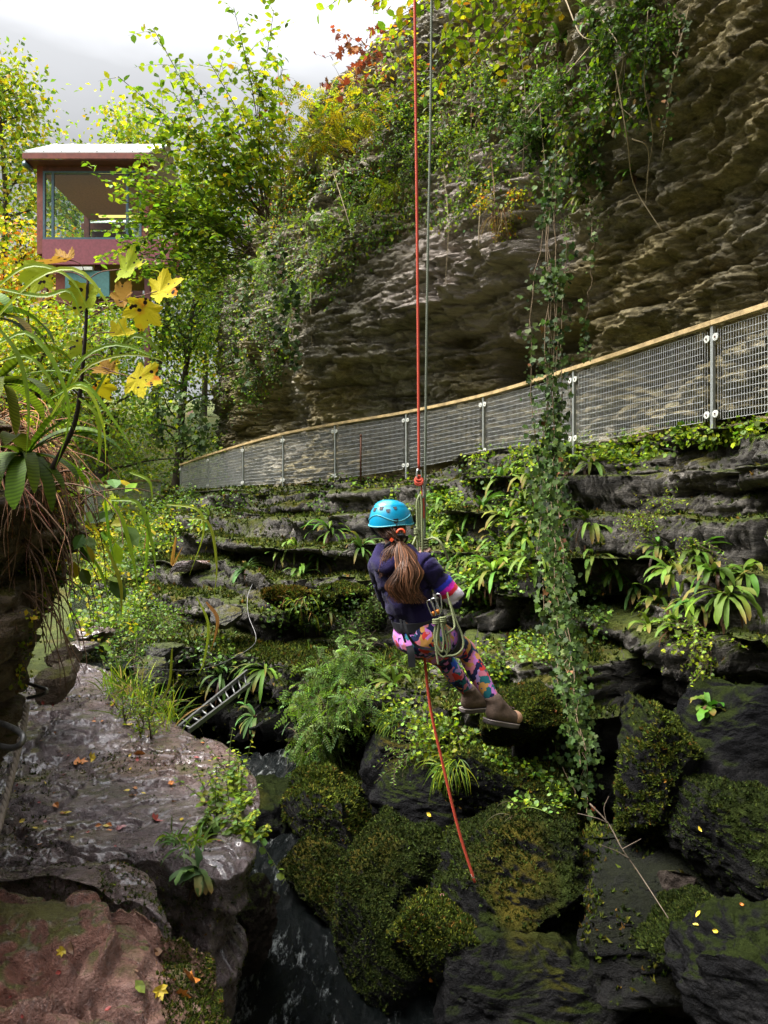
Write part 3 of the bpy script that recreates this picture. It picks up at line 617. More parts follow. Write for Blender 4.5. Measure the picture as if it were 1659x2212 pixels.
# ================================================================== LIGHT AND CAMERA
SUN_EL, SUN_AZ = 59, -94        # azimuth from +Y towards +X
world = bpy.data.worlds.new('World'); SC.world = world; world.use_nodes = True
k = NT(world.node_tree); bg = world.node_tree.nodes['Background']
sky = k.n('TexSky', sky_type='NISHITA'); sky.sun_disc = False; sky.sun_elevation = rad(SUN_EL); sky.sun_rotation = rad(SUN_AZ)
hs = k.n('HueSaturation'); hs.inputs['Saturation'].default_value = .10; k.l(sky.outputs[0], hs.inputs['Color'])
gz = k.n('SeparateXYZ'); k.l(k.n('TexCoord').outputs['Generated'], gz.inputs[0])      # overcast: the zenith is much brighter than the low sky
cl_ = k.noise(k.mapping(k.n('TexCoord').outputs['Generated'], (1, 1, 2.5)), 2.2, 5, .55)
ov = k.ramp(k.math('ADD', gz.outputs['Z'], k.math('MULTIPLY', k.math('SUBTRACT', cl_, .5), .12)), [(0, (.17, .17, .17)), (.36, (.15, .15, .15)), (.50, (.30, .30, .30)), (.66, (1.1, 1.1, 1.1)), (.85, (2.3, 2.3, 2.3))])
k.l(k.mix(1.0, hs.outputs[0], ov, 'MULTIPLY'), bg.inputs['Color']); bg.inputs['Strength'].default_value = .15
sd = bpy.data.lights.new('sun', 'SUN'); sd.energy = 2.0; sd.angle = rad(32); sd.color = (1, .96, .88)
so_ = bpy.data.objects.new('sun', sd); COL.objects.link(so_)
dirv = Vector((math.sin(rad(SUN_AZ)) * math.cos(rad(SUN_EL)), math.cos(rad(SUN_AZ)) * math.cos(rad(SUN_EL)), math.sin(rad(SUN_EL))))
so_.rotation_euler = dirv.to_track_quat('Z', 'Y').to_euler(); so_.location = (-20, 10, 40)
cd = bpy.data.cameras.new('camera'); cam = bpy.data.objects.new('camera', cd); COL.objects.link(cam)
cam.location = (0, 0, 0); cam.rotation_euler = (rad(90), 0, 0); cd.sensor_fit = 'VERTICAL'; cd.sensor_height = 36; cd.lens = 36 * FPX / 2212.0
cd.clip_start = .05; cd.clip_end = 2000; SC.camera = cam
SC.view_settings.view_transform = 'Standard'; SC.view_settings.look = 'None'; SC.view_settings.gamma = 1; SC.view_settings.exposure = 2.15
SC.cycles.max_bounces = 8; SC.cycles.transparent_max_bounces = 8
# ================================================================== PLANTS
ALLC = Caster(); ALLC.b = cliffC.b + ledgeC.b + groundC.b + bankC.b + slabC.b
M_leaf = leaf_mat('leaf', .40); M_leafs = leaf_mat('glossy_leaf', .28, .55, .15); M_moss = leaf_mat('moss_tuft', .15, .85, .1)
M_wood = vcol_mat('bark', .85, .2, .5)
DK, MD, BR = (.022, .048, .012), (.058, .118, .016), (.145, .235, .018)
YG, YE, OR, RE, PB = (.30, .36, .018), (.58, .44, .02), (.48, .16, .02), (.22, .045, .025), (.14, .235, .060)
IV = (.048, .082, .020)
T_OVAL = (np.array([[0, 0, 0], [-.30, .33, .07], [-.27, .68, .05], [0, 1, -.04], [.27, .68, .05], [.30, .33, .07], [0, .33, 0], [0, .68, .01]], float),
          [np.array([[0, 6, 1], [7, 3, 2], [0, 5, 6], [7, 4, 3]]), np.array([[6, 7, 2, 1], [6, 5, 4, 7]])])
T_LANCE = (T_OVAL[0] * np.array([.62, 1, 1]), T_OVAL[1])
T_ROUND = (np.array([[0, 0, 0], [-.42, .2, .03], [-.46, .6, .06], [0, .95, 0], [.46, .6, .06], [.42, .2, .03], [0, .3, 0], [0, .65, 0]], float), T_OVAL[1])
T_RH = (np.array([[0, 0, 0], [-.36, .45, .08], [0, 1, -.03], [.36, .5, .08]], float), [np.array([[0, 3, 2, 1]])])
def fan(outline, c=(0, .35, -.02), cup=.08):
    o = np.asarray(outline, float); z = cup * (np.abs(o[:, 0]) ** 1.3) - .05 * (o[:, 1] - .4) ** 2
    V = np.vstack([np.array([c]), np.column_stack([o, z])]); n = len(o); i = np.arange(n)
    return V, [np.stack([np.zeros(n, int), 1 + i, 1 + (i + 1) % n], 1)]
_iv = [(0, 0), (.22, -.12), (.45, .0), (.40, .22), (.56, .45), (.30, .52), (.16, .66), (0, 1.0)]
T_IVY = fan(_iv + [(-x, y) for x, y in _iv[::-1][1:-1]])
def maple_outline():
    pts = []
    for A_ in np.linspace(-142, 142, 95):
        q = .40
        for c, r, w in ((0, 1.0, 33), (52, .94, 33), (-52, .94, 33), (104, .72, 30), (-104, .72, 30)):
            q = max(q, r * max(0, 1 - (abs(A_ - c) / w) ** 1.15 * .48))
        q *= 1 + .045 * math.sin(A_ * .62) * (q > .5)
        pts.append((math.sin(rad(A_)) * q * .62, .30 + math.cos(rad(A_)) * q * .62))
    return [(0, .04)] + pts
T_MAPLE = fan(maple_outline(), (0, .28, -.02), .14)
_m2 = [(0, 0), (.3, .02), (.55, .2), (.36, .38), (.5, .7), (.22, .62), (0, 1.0)]
T_MAP2 = fan(_m2 + [(-x, y) for x, y in _m2[::-1][1:-1]], (0, .35, -.03), .15)

def leaves(T, pos, dr, nr, size, col, wid=1.0):
    tv, tf = T; pos = np.asarray(pos, float); n = len(pos)
    y = norm(dr); z = nr - (nr * y).sum(1, keepdims=True) * y; z = norm(z); x = np.cross(y, z)
    s = np.broadcast_to(np.asarray(size, float), (n,))[:, None, None]
    V = pos[:, None] + s * (x[:, None] * (tv[None, :, 0:1] * wid) + y[:, None] * tv[None, :, 1:2] + z[:, None] * tv[None, :, 2:3])
    m = len(tv); o = (np.arange(n) * m)[:, None, None]
    F = [(f[None] + o).reshape(-1, f.shape[1]) for f in tf]
    C = np.repeat(np.asarray(col, float), m, 0)
    return V.reshape(-1, 3), F, C
def pick(pal, n, r, var=.25):
    """pal: list of (colour, weight)"""
    c = np.array([p[0] for p in pal]); w = np.array([p[1] for p in pal], float); w /= w.sum()
    k = c[r.choice(len(c), n, p=w)]
    return k * (1 + var * r.normal(size=(n, 1))).clip(.45, 1.8) * (1 + .08 * r.normal(size=(n, 3)))
def poly(root, d, L, k, droop, wob, r):
    p = [np.asarray(root, float)]; d = norm(d)
    for i in range(k):
        d = norm(d + np.array([0, 0, -droop / k]) + wob * r.normal(size=3) / math.sqrt(k)); p.append(p[-1] + d * L / k)
    return np.array(p)
WOODC = (.085, .06, .04)
class Plant:
    def __init__(s, seed): s.r = np.random.default_rng(seed); s.w = MB(); s.P = []; s.D = []; s.N = []; s.S = []; s.C = []; s.T = None
    def stem(s, p, r0, r1, sides=4, col=WOODC):
        V, F = tube(p, np.linspace(r0, r1, len(p)), sides, False); s.w.add(V, F, col)
    def put(s, pos, d, n, size, col):
        s.P.append(np.atleast_2d(pos)); s.D.append(np.atleast_2d(d)); s.N.append(np.atleast_2d(n)); s.S.append(np.atleast_1d(size)); s.C.append(np.atleast_2d(col))
    def along(s, p, f0, sp, size, pal, flat=.7, side=.8, pinnate=0):
        """alternate leaves on polyline p from fraction f0 on"""
        r = s.r; seg = np.linalg.norm(np.diff(p, axis=0), axis=1); cum = np.concatenate([[0], np.cumsum(seg)]); L = cum[-1]
        t = np.arange(f0 * L, L + 1e-6, sp); n = len(t)
        if n == 0: return
        t = np.clip(t + r.normal(size=n) * sp * .25, 0, L)
        pos = np.stack([np.interp(t, cum, p[:, i]) for i in range(3)], 1)
        i = np.clip(np.searchsorted(cum, t) - 1, 0, len(seg) - 1); td = norm(np.diff(p, axis=0)[i])
        up = norm(np.array([[0, 0, 1.]]) * flat + r.normal(size=(n, 3)) * (1 - flat) * 1.1)
        sd = norm(np.cross(td, up)) * np.where(np.arange(n) % 2, 1, -1)[:, None]
        dr = norm(td * (1 - side) + sd * side + r.normal(size=(n, 3)) * .22 + np.array([[0, 0, -.18]]))
        sz = size * r.uniform(.6, 1.15, n)
        if pinnate:
            for j in range(n):
                ln = sz[j] * 3.2; rp = poly(pos[j], dr[j], ln, 6, .7, .1, r); s.stem(rp, .003, .0015, 3, (.10, .12, .03))
                c = pick(pal, 1, r)[0]
                for q in range(1, 7):
                    a = norm(rp[q] - rp[q - 1]); b = norm(np.cross(a, up[j]))
                    for sg in (1, -1):
                        s.put(rp[q], norm(b * sg + a * .35), up[j] + .15 * r.normal(size=3), sz[j] * (1.1 - .07 * q), c * r.uniform(.85, 1.15))
                s.put(rp[-1], a, up[j], sz[j], c)
        else:
            s.put(pos, dr, up, sz, pick(pal, n, r))
    def branch(s, p, r0, nsub, lsub, sp, size, pal, droop=.5, f0=.25, lv=1, flat=.7, pinnate=0, spread=.8):
        s.stem(p, r0, r0 * .35, 5 if r0 > .01 else 4)
        r = s.r; k = len(p) - 1
        for j in range(nsub):
            t = f0 + (1 - f0) * (j + r.random()) / nsub; i = min(int(t * k), k - 1); f = t * k - i
            q = p[i] * (1 - f) + p[i + 1] * f; a = norm(p[i + 1] - p[i])
            sd = norm(np.cross(a, norm(np.array([0, 0, 1.]) + .8 * r.normal(size=3)))) * (1 if j % 2 else -1)
            d = norm(a * (1 - .45 * spread) + sd * spread + np.array([0, 0, .15 - .2 * droop]))
            l = lsub * r.uniform(.55, 1.15) * (1 - .45 * t)
            sub = poly(q, d, l, 5, droop, .25, r)
            if lv > 1: s.branch(sub, r0 * .5, max(3, nsub // 2), lsub * .5, sp, size, pal, droop, .2, lv - 1, flat, pinnate, spread)
            else:
                s.stem(sub, max(r0 * .35, .0025), .0015, 3); s.along(sub, .12, sp, size, pal, flat, pinnate=pinnate)
        s.along(p, .6, sp, size, pal, flat, pinnate=pinnate)
    def build(s, name, label, cat, loc, T=T_OVAL, mat=None, group=None, stem='stem', crown='foliage', wid=1.0):
        e = empty(name, loc, label, cat, group)
        if s.w.n: s.w.build(stem, M_wood, e)
        if s.P:
            V, F, C = leaves(T, np.concatenate(s.P), np.concatenate(s.D), np.concatenate(s.N), np.concatenate(s.S), np.concatenate(s.C).clip(.004, .8), wid)
            obj(crown, V, F, mat or M_leaf, e, C, False)
        return e

def aimed(name, label, cat, root, tips, seed, size=.13, pal=None, nsub=9, lsub=.9, sp=.075, T=T_OVAL, r0=.018, droop=.45, sag=.12, pinnate=0, f0=.3, flat=.7, group=None, mat=None):
    pl_ = Plant(seed); root = np.asarray(root, float)
    for t in tips:
        t = np.asarray(t, float); L = np.linalg.norm(t - root); m = (root + t) / 2 + pl_.r.normal(size=3) * .06 * L + np.array([0, 0, sag * L])
        p = smooth_line(np.array([root + pl_.r.normal(size=3) * .08, m, t]), 9)
        pl_.branch(p, r0, nsub, lsub, sp, size, pal, droop, f0, 1, flat, pinnate)
    return pl_.build(name, label, cat, root, T, mat, group)
def shrub(name, label, cat, u, v, seed, nroot=4, jit=30, L=1.1, nsub=8, lsub=.5, size=.07, sp=.042, pal=None, droop=.9, out=.8, T=T_OVAL, pinnate=0, caster=None, up=.25, flat=.55, d=None, group=None, mat=None, r0=.008, wid=1.0, f0=.15):
    """bushy plant rooted on the rock seen at (u, v)"""
    pl_ = Plant(seed); r = pl_.r; loc = None
    for i in range(nroot):
        h = (caster or ALLC).hit(u + r.normal() * jit, v + r.normal() * jit * .8)
        if h is None: continue
        p, n = h[0], h[1]
        if loc is None: loc = p
        elif np.linalg.norm(p - loc) > 3.5: continue
        for q in range(3):
            dd = norm(n * out + np.array([0, 0, up]) + r.normal(size=3) * .45)
            pl_.branch(poly(p - n * .03, dd, L * r.uniform(.6, 1.1), 7, droop, .3, r), r0, nsub, lsub, sp, size, pal, droop * .8, f0, 1, flat, pinnate)
    if loc is None: print('shrub missed', label); return None
    return pl_.build(name, label, cat, loc, T, mat, group, wid=wid)

# ---- far trees ---------------------------------------------------------
def tree(label, u, d, ztop, cr, pal, seed, n=7000, size=.28, trunk=.22, low=.3):
    x = (u - CU) / FPX * d; h = groundC.down((x, d, 60)); z0 = h[0][2] if h else 0
    pl_ = Plant(seed); r = pl_.r; H = ztop - z0
    tk = poly((x, d, z0 - .3), (.03, 0, 1), H * .8, 8, 0, .12, r); pl_.stem(tk, trunk, trunk * .3, 8, (.07, .055, .04))
    nb = 26; per = n // nb
    for b in range(nb):
        t = low + (1 - low) * (b + r.random()) / nb; q = np.array([np.interp(t, np.linspace(0, 1, 9), tk[:, i]) for i in range(3)])
        a = r.uniform(0, 6.28); rr = cr * (math.sin(math.pi * min(1, .18 + .8 * (t - low) / (1 - low))) ** .7) * r.uniform(.6, 1.1)
        dd = norm(np.array([math.cos(a), math.sin(a), .25 + .5 * t]))
        lb_ = poly(q, dd, rr, 6, .25, .25, r); pl_.stem(lb_, trunk * .25, .01, 4, (.06, .05, .035))
        nc = 5
        for c_ in range(nc):
            k_ = lb_[2 + c_ % 5] + r.normal(size=3) * .25 * cr * .5; m_ = per // nc
            off = r.normal(size=(m_, 3)) * np.array([.34, .34, .2]) * cr * .42
            pos = k_ + off; dr = norm(off * .5 + r.normal(size=(m_, 3)) * .8 + np.array([0, 0, -.3])); nn = norm(np.array([0, 0, 1.]) + .7 * r.normal(size=(m_, 3)))
            pl_.put(pos, dr, nn, size * r.uniform(.6, 1.2, m_), pick(pal, m_, r, .3))
    return pl_.build('tree', label, 'tree', (x, d, z0), T_RH, M_leaf, stem='trunk', crown='crown')
YT = [(YG, 5), (YE, 2), (BR, 3), (MD, 1)]
tree('tall yellow-green tree at the far left, left of the cabin', 5, 36, 24.5, 4.6, YT, 101, 8500, low=.12)
tree('rounded yellow-green tree rising behind the grey cabin roof', 190, 41, 26.5, 5.4, YT, 102, 8000)
tree('golden autumn tree beside the cabin, under the tall left tree', 40, 31, 12.6, 3.4, [(YE, 4), (OR, 2), (YG, 3), (BR, 1)], 103, 6500, low=.1, size=.2)
tree('green tree partly hidden by the hazel, right of the cabin roof', 330, 38, 20.5, 4.2, [(BR, 4), (YG, 4), (MD, 2)], 104, 7000)
tree('low leafy tree behind the hazel branches, far beyond the cliff end', 440, 47, 17.5, 4.6, [(BR, 3), (YG, 4), (YE, 1)], 105, 6000)
tree('bushy yellow tree below the cabin on the left bank', 60, 24, 7.2, 2.9, [(YE, 2), (YG, 5), (BR, 3)], 106, 6500, size=.15, low=.05)
tree('pale green tree below the cabin, over the stream valley', 215, 24.5, 7.6, 3.0, [(YG, 4), (BR, 4), (PB, 2)], 107, 6500, size=.16, low=.05)
tree('dark green tree against the end of the cliff, over the far fence', 375, 30, 11.0, 3.6, [(MD, 4), (BR, 3), (YG, 2)], 108, 6500, size=.17, low=.05)

# ---- the hazel and the skyline shrubs ----------------------------------
HZ = [(BR, 5), (YG, 6), (MD, 1.5), (YE, .8)]
hz_root = cliffC.hit(560, 560); hz_root = hz_root[0] if hz_root else P(560, 560, 19)
aimed('hazel_bush', 'big green hazel bush leaning out from the cliff, its upper sprays against the sky', 'bush', P(575, 470, 18.6),
      PL([(255, 165, 15.5), (285, 250, 16), (330, 60, 15), (400, 150, 15.5), (505, 15, 15), (592, 20, 16), (610, 150, 16.5), (445, 210, 15.5), (370, 260, 16), (300, 330, 16), (540, 140, 16), (480, 280, 16), (560, 250, 16.5), (400, 340, 15.6), (480, 380, 16), (420, 290, 16), (520, 330, 16.4), (350, 265, 16), (560, 180, 16.5), (450, 130, 16), (375, 200, 16), (310, 290, 15.8), (520, 230, 16.2)]), 201, .18, HZ, nsub=12, lsub=1.25, sp=.085, sag=.06, f0=.2)
aimed('hazel_bush', 'lower green hazel spreading level branches in front of the cabin wall', 'bush', P(545, 545, 19.5),
      PL([(215, 390, 16.5), (205, 560, 16.5), (235, 480, 16), (280, 610, 16.5), (330, 470, 16), (370, 560, 16), (420, 640, 16.5), (440, 500, 16), (310, 545, 16.5), (400, 430, 16.5), (470, 420, 16.5), (350, 400, 16.8), (260, 430, 16), (330, 610, 16.4), (390, 480, 16), (300, 380, 16.4), (450, 580, 16.8), (285, 395, 16.2), (295, 470, 16.2), (270, 540, 16.4), (320, 420, 16.2), (300, 350, 16.2), (325, 500, 16.2), (255, 360, 16.3), (310, 580, 16.2), (250, 520, 16.3), (390, 350, 16.4), (480, 340, 16.8)]), 202, .17, [(BR, 6), (MD, 3), (YG, 3)], nsub=13, lsub=1.15, sp=.08, sag=.05, flat=.85, f0=.2)
aimed('rowan_bush', 'yellow-green bush with feathery leaves on the cliff skyline, right of the hazel', 'bush', P(760, 330, 17.6),
      PL([(620, 190, 16), (690, 215, 16), (740, 170, 16), (790, 160, 16), (650, 290, 16), (820, 210, 16.2), (580, 310, 16.5), (720, 260, 16), (670, 250, 16), (610, 260, 16.2), (780, 230, 16), (700, 300, 16.4), (630, 340, 16.6)]), 203, .10, [(YG, 5), (YE, 4), (BR, 2)], nsub=8, lsub=.8, sp=.15, pinnate=1, T=T_LANCE, sag=.1)
aimed('maple_sapling', 'sapling with sparse red-brown leaves against the white sky', 'sapling', P(860, 190, 16.8),
      PL([(700, 125, 15), (715, 60, 15), (755, 95, 15), (770, 150, 15.2), (735, 190, 15.2), (690, 180, 15.2), (800, 60, 15.2)]), 204, .15, [(RE, 6), (OR, 1), ((.12, .05, .03), 2)], nsub=4, lsub=.6, sp=.16, T=T_MAP2, r0=.01, flat=.3)
aimed('maple_sapling', 'thin upright sapling with orange and green leaves in the gap of white sky', 'sapling', P(610, 420, 18),
      PL([(600, 130, 16.5), (640, 180, 16.8), (560, 240, 17)]), 205, .15, [(OR, 3), (YE, 2), (BR, 3)], nsub=6, lsub=.6, sp=.2, T=T_MAP2, r0=.012, flat=.3)
aimed('overhanging_branch', 'yellow-green leafy branch reaching in over the top edge, around the climbing ropes', 'branch', P(1230, -140, 9.6),
      PL([(720, 5, 8.0), (800, 15, 8.2), (850, 80, 8.4), (905, 215, 8.6), (960, 70, 8.4), (1010, 150, 8.6), (1060, 60, 8.6), (1080, 190, 8.9), (1130, 90, 8.8), (890, 10, 8.2), (985, 0, 8.4), (930, 120, 8.6), (870, 30, 8.3), (1030, 20, 8.6), (1100, 130, 8.8), (960, 180, 8.6), (1160, 60, 9)]), 206, .12, [(YG, 6), (YE, 2), (BR, 4), (OR, .3)], nsub=9, lsub=.55, sp=.07, r0=.012, sag=.04, f0=.35)
aimed('rowan_bush', 'orange and yellow bush at the cliff top just left of the red rope', 'bush', P(930, 120, 14.2),
      PL([(800, 90, 13.4), (830, 60, 13.4), (850, 130, 13.4), (780, 180, 13.8), (870, 200, 13.6), (840, 230, 13.6), (900, 160, 13.6), (820, 160, 13.6)]), 207, .11, [(OR, 1.5), (YE, 2), (YG, 4), (BR, 3)], nsub=6, lsub=.6, sp=.07, r0=.01)

# ---- bushes and drapes growing on the cliff ------------------------------
CL = [  # u, v, label, palette, kwargs
 (505, 470, 'dense green bush on the cliff shoulder under the hazel', [(MD, 5), (BR, 4), (YE, 1), (OR, .5)], dict(L=1.5, size=.10, nroot=6, jit=40)),
 (600, 430, 'bush with orange-tipped leaves on the cliff shoulder', [(MD, 3), (BR, 3), (OR, 2), (YE, 1)], dict(L=1.4, size=.095, nroot=6, jit=40)),
 (690, 400, 'yellowing bramble trailing over the cliff, left of the ash-like sprays', [(BR, 4), (YG, 3), (YE, 1.5), (MD, 2)], dict(L=1.4, size=.09, nroot=6, jit=40)),
 (740, 480, 'pale green feathery bush arching out of the cliff above the bare rock', [(PB, 4), (BR, 4), (YG, 2)], dict(L=1.4, size=.065, nroot=6, jit=38, pinnate=1, sp=.16, T=T_LANCE)),
 (650, 580, 'green feathery bush drooping over the olive rock face', [(PB, 4), (BR, 4), (MD, 2)], dict(L=1.3, size=.065, nroot=5, jit=36, pinnate=1, sp=.16, T=T_LANCE)),
 (480, 620, 'leafy green drape at the left end of the cliff, middle height', [(MD, 5), (BR, 3), (DK, 2)], dict(L=1.5, size=.10, nroot=7, jit=45)),
 (430, 730, 'bright yellow-green drape above the far fence end', [(YG, 5), (BR, 4), (MD, 1)], dict(L=1.5, size=.11, nroot=7, jit=38, T=T_MAP2)),
 (420, 830, 'dark green trailing bush just above the far fence posts', [(MD, 4), (DK, 3), (BR, 2)], dict(L=1.4, size=.10, nroot=6, jit=36)),
 (390, 620, 'green bush hanging on the cliff end behind the spotted sycamore leaves', [(BR, 5), (MD, 4), (YG, 1)], dict(L=1.6, size=.11, nroot=6, jit=40)),
 (370, 930, 'low tangled greenery at the foot of the cliff end', [(MD, 3), (PB, 3), (BR, 2)], dict(L=.9, size=.08, nroot=6, jit=30)),
 (560, 650, 'grey-green creeper hanging in the middle of the left cliff', [(IV, 4), (MD, 3), ((.12, .11, .07), 2)], dict(L=1.3, size=.07, nroot=6, jit=38, droop=1.8, T=T_IVY)),
 (540, 770, 'wispy creeper on the dark lower cliff, above the railing', [(IV, 4), (MD, 3), ((.14, .12, .07), 2)], dict(L=1.0, size=.065, nroot=5, jit=34, droop=1.9, T=T_IVY)),
 (790, 330, 'dark bush with purplish dead stems at the cliff top, left of the ropes', [(MD, 4), (BR, 3), (RE, 1.3), (DK, 2)], dict(L=1.1, size=.085, nroot=6, jit=36)),
 (840, 400, 'small yellow-leaved bush on the rock, left of the ropes', [(YG, 4), (YE, 2), (BR, 3)], dict(L=.9, size=.075, nroot=4, jit=28, pinnate=1, sp=.17, T=T_LANCE)),
 (880, 290, 'green creeper curtain behind the two ropes, near the cliff top', [(MD, 4), (BR, 3), (DK, 2)], dict(L=1.0, size=.075, nroot=6, jit=38, droop=1.4)),
 (960, 240, 'bright green bush right of the ropes on the upper cliff', [(BR, 5), (YG, 3), (MD, 2)], dict(L=1.1, size=.08, nroot=6, jit=40, droop=1.1)),
 (1040, 300, 'trailing bush of narrow green leaves on the upper cliff', [(BR, 4), (MD, 4), (YG, 1)], dict(L=1.1, size=.085, nroot=6, jit=40, droop=1.3, T=T_LANCE)),
 (1100, 180, 'thick green bush under the overhanging branch', [(MD, 4), (BR, 4), (YG, 2)], dict(L=1.1, size=.08, nroot=6, jit=42, droop=1.2)),
 (1170, 270, 'dark ivy bush where the long ivy curtain begins', [(IV, 5), (MD, 3)], dict(L=.9, size=.075, nroot=6, jit=36, droop=1.5, T=T_IVY)),
 (1245, 130, 'bushy green clump high on the dark overhang', [(MD, 4), (BR, 3), (DK, 1)], dict(L=.9, size=.08, nroot=6, jit=40, droop=1.3)),
 (1330, 60, 'scattered dark ivy at the top edge of the overhang', [(IV, 4), (MD, 4), (BR, 1)], dict(L=.8, size=.065, nroot=6, jit=45, droop=1.4, T=T_IVY)),
 (1470, 60, 'sparse green sprig near the top right corner', [(MD, 3), (BR, 2)], dict(L=.5, size=.055, nroot=3, jit=30, droop=1.2)),
 (1090, 430, 'tuft of yellowing leaves above the pale rock bulge', [(YE, 3), (YG, 2), (OR, 1), (BR, 2)], dict(L=.55, size=.055, nroot=4, jit=22, droop=1.2)),
 (1250, 440, 'small hanging green sprigs right of the ivy curtain', [(BR, 4), (MD, 3)], dict(L=.5, size=.05, nroot=3, jit=22, droop=1.2)),
 (1020, 410, 'thin green sprigs on the rock ledge above the pale bulge', [(BR, 3), (MD, 3), (YG, 1)], dict(L=.5, size=.05, nroot=3, jit=26)),
]
for i, (u, v, lab, pal, kw) in enumerate(CL):
    shrub('cliff_bush', lab, 'bush', u, v, 300 + i, pal=pal, caster=cliffC, **kw)

# ---- plants on the left bank and valley floor -----------------------------
VB = [
 (230, 1290, 'bright yellow-green broad-leaved plant over the stream, beside the dark bank', [(YG, 5), (YE, 2), (BR, 3)], dict(L=.8, size=.10, nroot=6, jit=28, droop=.6, up=.9)),
 (300, 1215, 'leafy green bush on the ledge left of the pink slab', [(MD, 4), (BR, 4), (PB, 1)], dict(L=.8, size=.085, nroot=7, jit=38, droop=.6, up=.9)),
 (300, 1370, 'fine-leaved green bush draping the corner of the ledges', [(MD, 4), (BR, 4), (PB, 1)], dict(L=.7, size=.055, nroot=14, jit=38, droop=1.0, up=.5, sp=.035)),
 (250, 1410, 'dark mossy tangle hanging beside the little stream', [(MD, 4), (DK, 3), (BR, 2)], dict(L=.5, size=.05, nroot=12, jit=28, droop=1.2, up=.3, sp=.03)),
 (390, 1110, 'dark ivy mound below the far end of the railing', [(DK, 2), (MD, 5), (BR, 2)], dict(L=.8, size=.08, nroot=7, jit=36, droop=.8, up=.7)),
 (330, 1120, 'green mound of leaves under the fence corner', [(MD, 4), (BR, 4), (PB, 2)], dict(L=.9, size=.09, nroot=7, jit=34, droop=.8, up=.7)),
 (215, 1180, 'yellow bush on the far bank beyond the dead grass', [(YG, 4), (YE, 3), (BR, 2)], dict(L=1.1, size=.10, nroot=7, jit=34, droop=.5, up=1.0)),
 (260, 1010, 'pale tangled bush behind the small far fence', [(PB, 4), (YG, 2), ((.2, .17, .1), 2), (BR, 2)], dict(L=1.6, size=.12, nroot=7, jit=40, droop=.6, up=1.0)),
 (170, 950, 'golden bush on the slope behind the sycamore stem', [(YG, 4), (YE, 3), (BR, 2)], dict(L=1.6, size=.13, nroot=7, jit=45, droop=.6, up=1.0)),
 (300, 860, 'dense bush on the far slope left of the cliff end', [(MD, 4), (BR, 3), (YG, 2)], dict(L=1.7, size=.14, nroot=7, jit=45, droop=.7, up=1.0)),
]
for i, (u, v, lab, pal, kw) in enumerate(VB):
    shrub('leafy_bush', lab, 'bush', u, v, 400 + i, pal=pal, **kw)
for i, (u, v, lab, pal, kw) in enumerate([
 (755, 1480, 'pale green feathery-leaved plant spilling down left of the hiker', [(PB, 5), (BR, 3), (MD, 1)], dict(L=.5, size=.052, nroot=7, jit=30, pinnate=1, sp=.12, droop=1.1, up=.3)),
 (690, 1560, 'lower feathery plant hanging over the dark gorge edge', [(PB, 5), (BR, 3), (MD, 1)], dict(L=.5, size=.055, nroot=7, jit=26, pinnate=1, sp=.12, droop=1.1, up=.3)),
 (770, 1390, 'small round-leaved plant in the shade left of the hiker', [(PB, 3), (MD, 4)], dict(L=.4, size=.05, nroot=5, jit=20, droop=1.0)),
 (800, 1290, 'pale sprig at the hiker\'s left elbow', [(PB, 4), (BR, 2)], dict(L=.4, size=.06, nroot=4, jit=16, droop=1.0)),
 (960, 1580, 'bright leafy plant on the lip beside the red rope', [(BR, 4), (YG, 3), (PB, 2)], dict(L=.28, size=.05, nroot=6, jit=22, droop=.8, up=.6, T=T_MAP2)),
 (890, 1620, 'pale green sprigs left of the red rope on the lip', [(PB, 4), (BR, 3)], dict(L=.28, size=.04, nroot=5, jit=20, droop=.9, up=.5)),
 (1430, 1130, 'small yellow-green leafed patch among the right-hand ferns', [(YG, 2), (BR, 4)], dict(L=.2, size=.04, nroot=5, jit=26, droop=.8)),
 (1520, 1390, 'little light green herb hanging under the right-hand fern', [(BR, 4), (YG, 2)], dict(L=.22, size=.035, nroot=4, jit=14, droop=1.2, T=T_MAP2)),
]):
    shrub('herb', lab, 'plant', u, v, 450 + i, pal=pal, T=kw.pop('T', T_LANCE), **kw)

# ---- hart's tongue ferns ---------------------------------------------------
def strap(base, d, L, rise, droop, W, segs=10, r=None, ribs=False, fold=.25, tw=0.0):
    d = norm(np.asarray(d, float)); up = np.array([0, 0, 1.])
    a = rad(rise); t0 = norm(d * math.cos(a) + up * math.sin(a)); p = [np.asarray(base, float)]; dr = t0
    for i in range(segs):
        dr = norm(dr + np.array([0, 0, -droop / segs * (.4 + 1.2 * i / segs)])); p.append(p[-1] + dr * L / segs)
    p = np.array(p); t = np.linspace(0, 1, segs + 1); tg_ = norm(np.gradient(p, axis=0))
    sd = norm(np.cross(tg_, up + .001)); sd = norm(sd + tw * up); nn = np.cross(sd, tg_)
    w = W * (.16 + .84 * sstep(0, .25, t)) * (1 - .25 * t) * np.clip((1 - t) / .18, .04, 1) ** .6
    wav = (r.normal(size=(segs + 1, 2)) * .14 * W) if r is not None else np.zeros((segs + 1, 2))
    l = p - sd * w[:, None] + nn * (fold * w + wav[:, 0])[:, None]; q = p + sd * w[:, None] + nn * (fold * w + wav[:, 1])[:, None]
    V = np.stack([l, p, q], 1).reshape(-1, 3); return V, grid_faces(segs + 1, 3), t
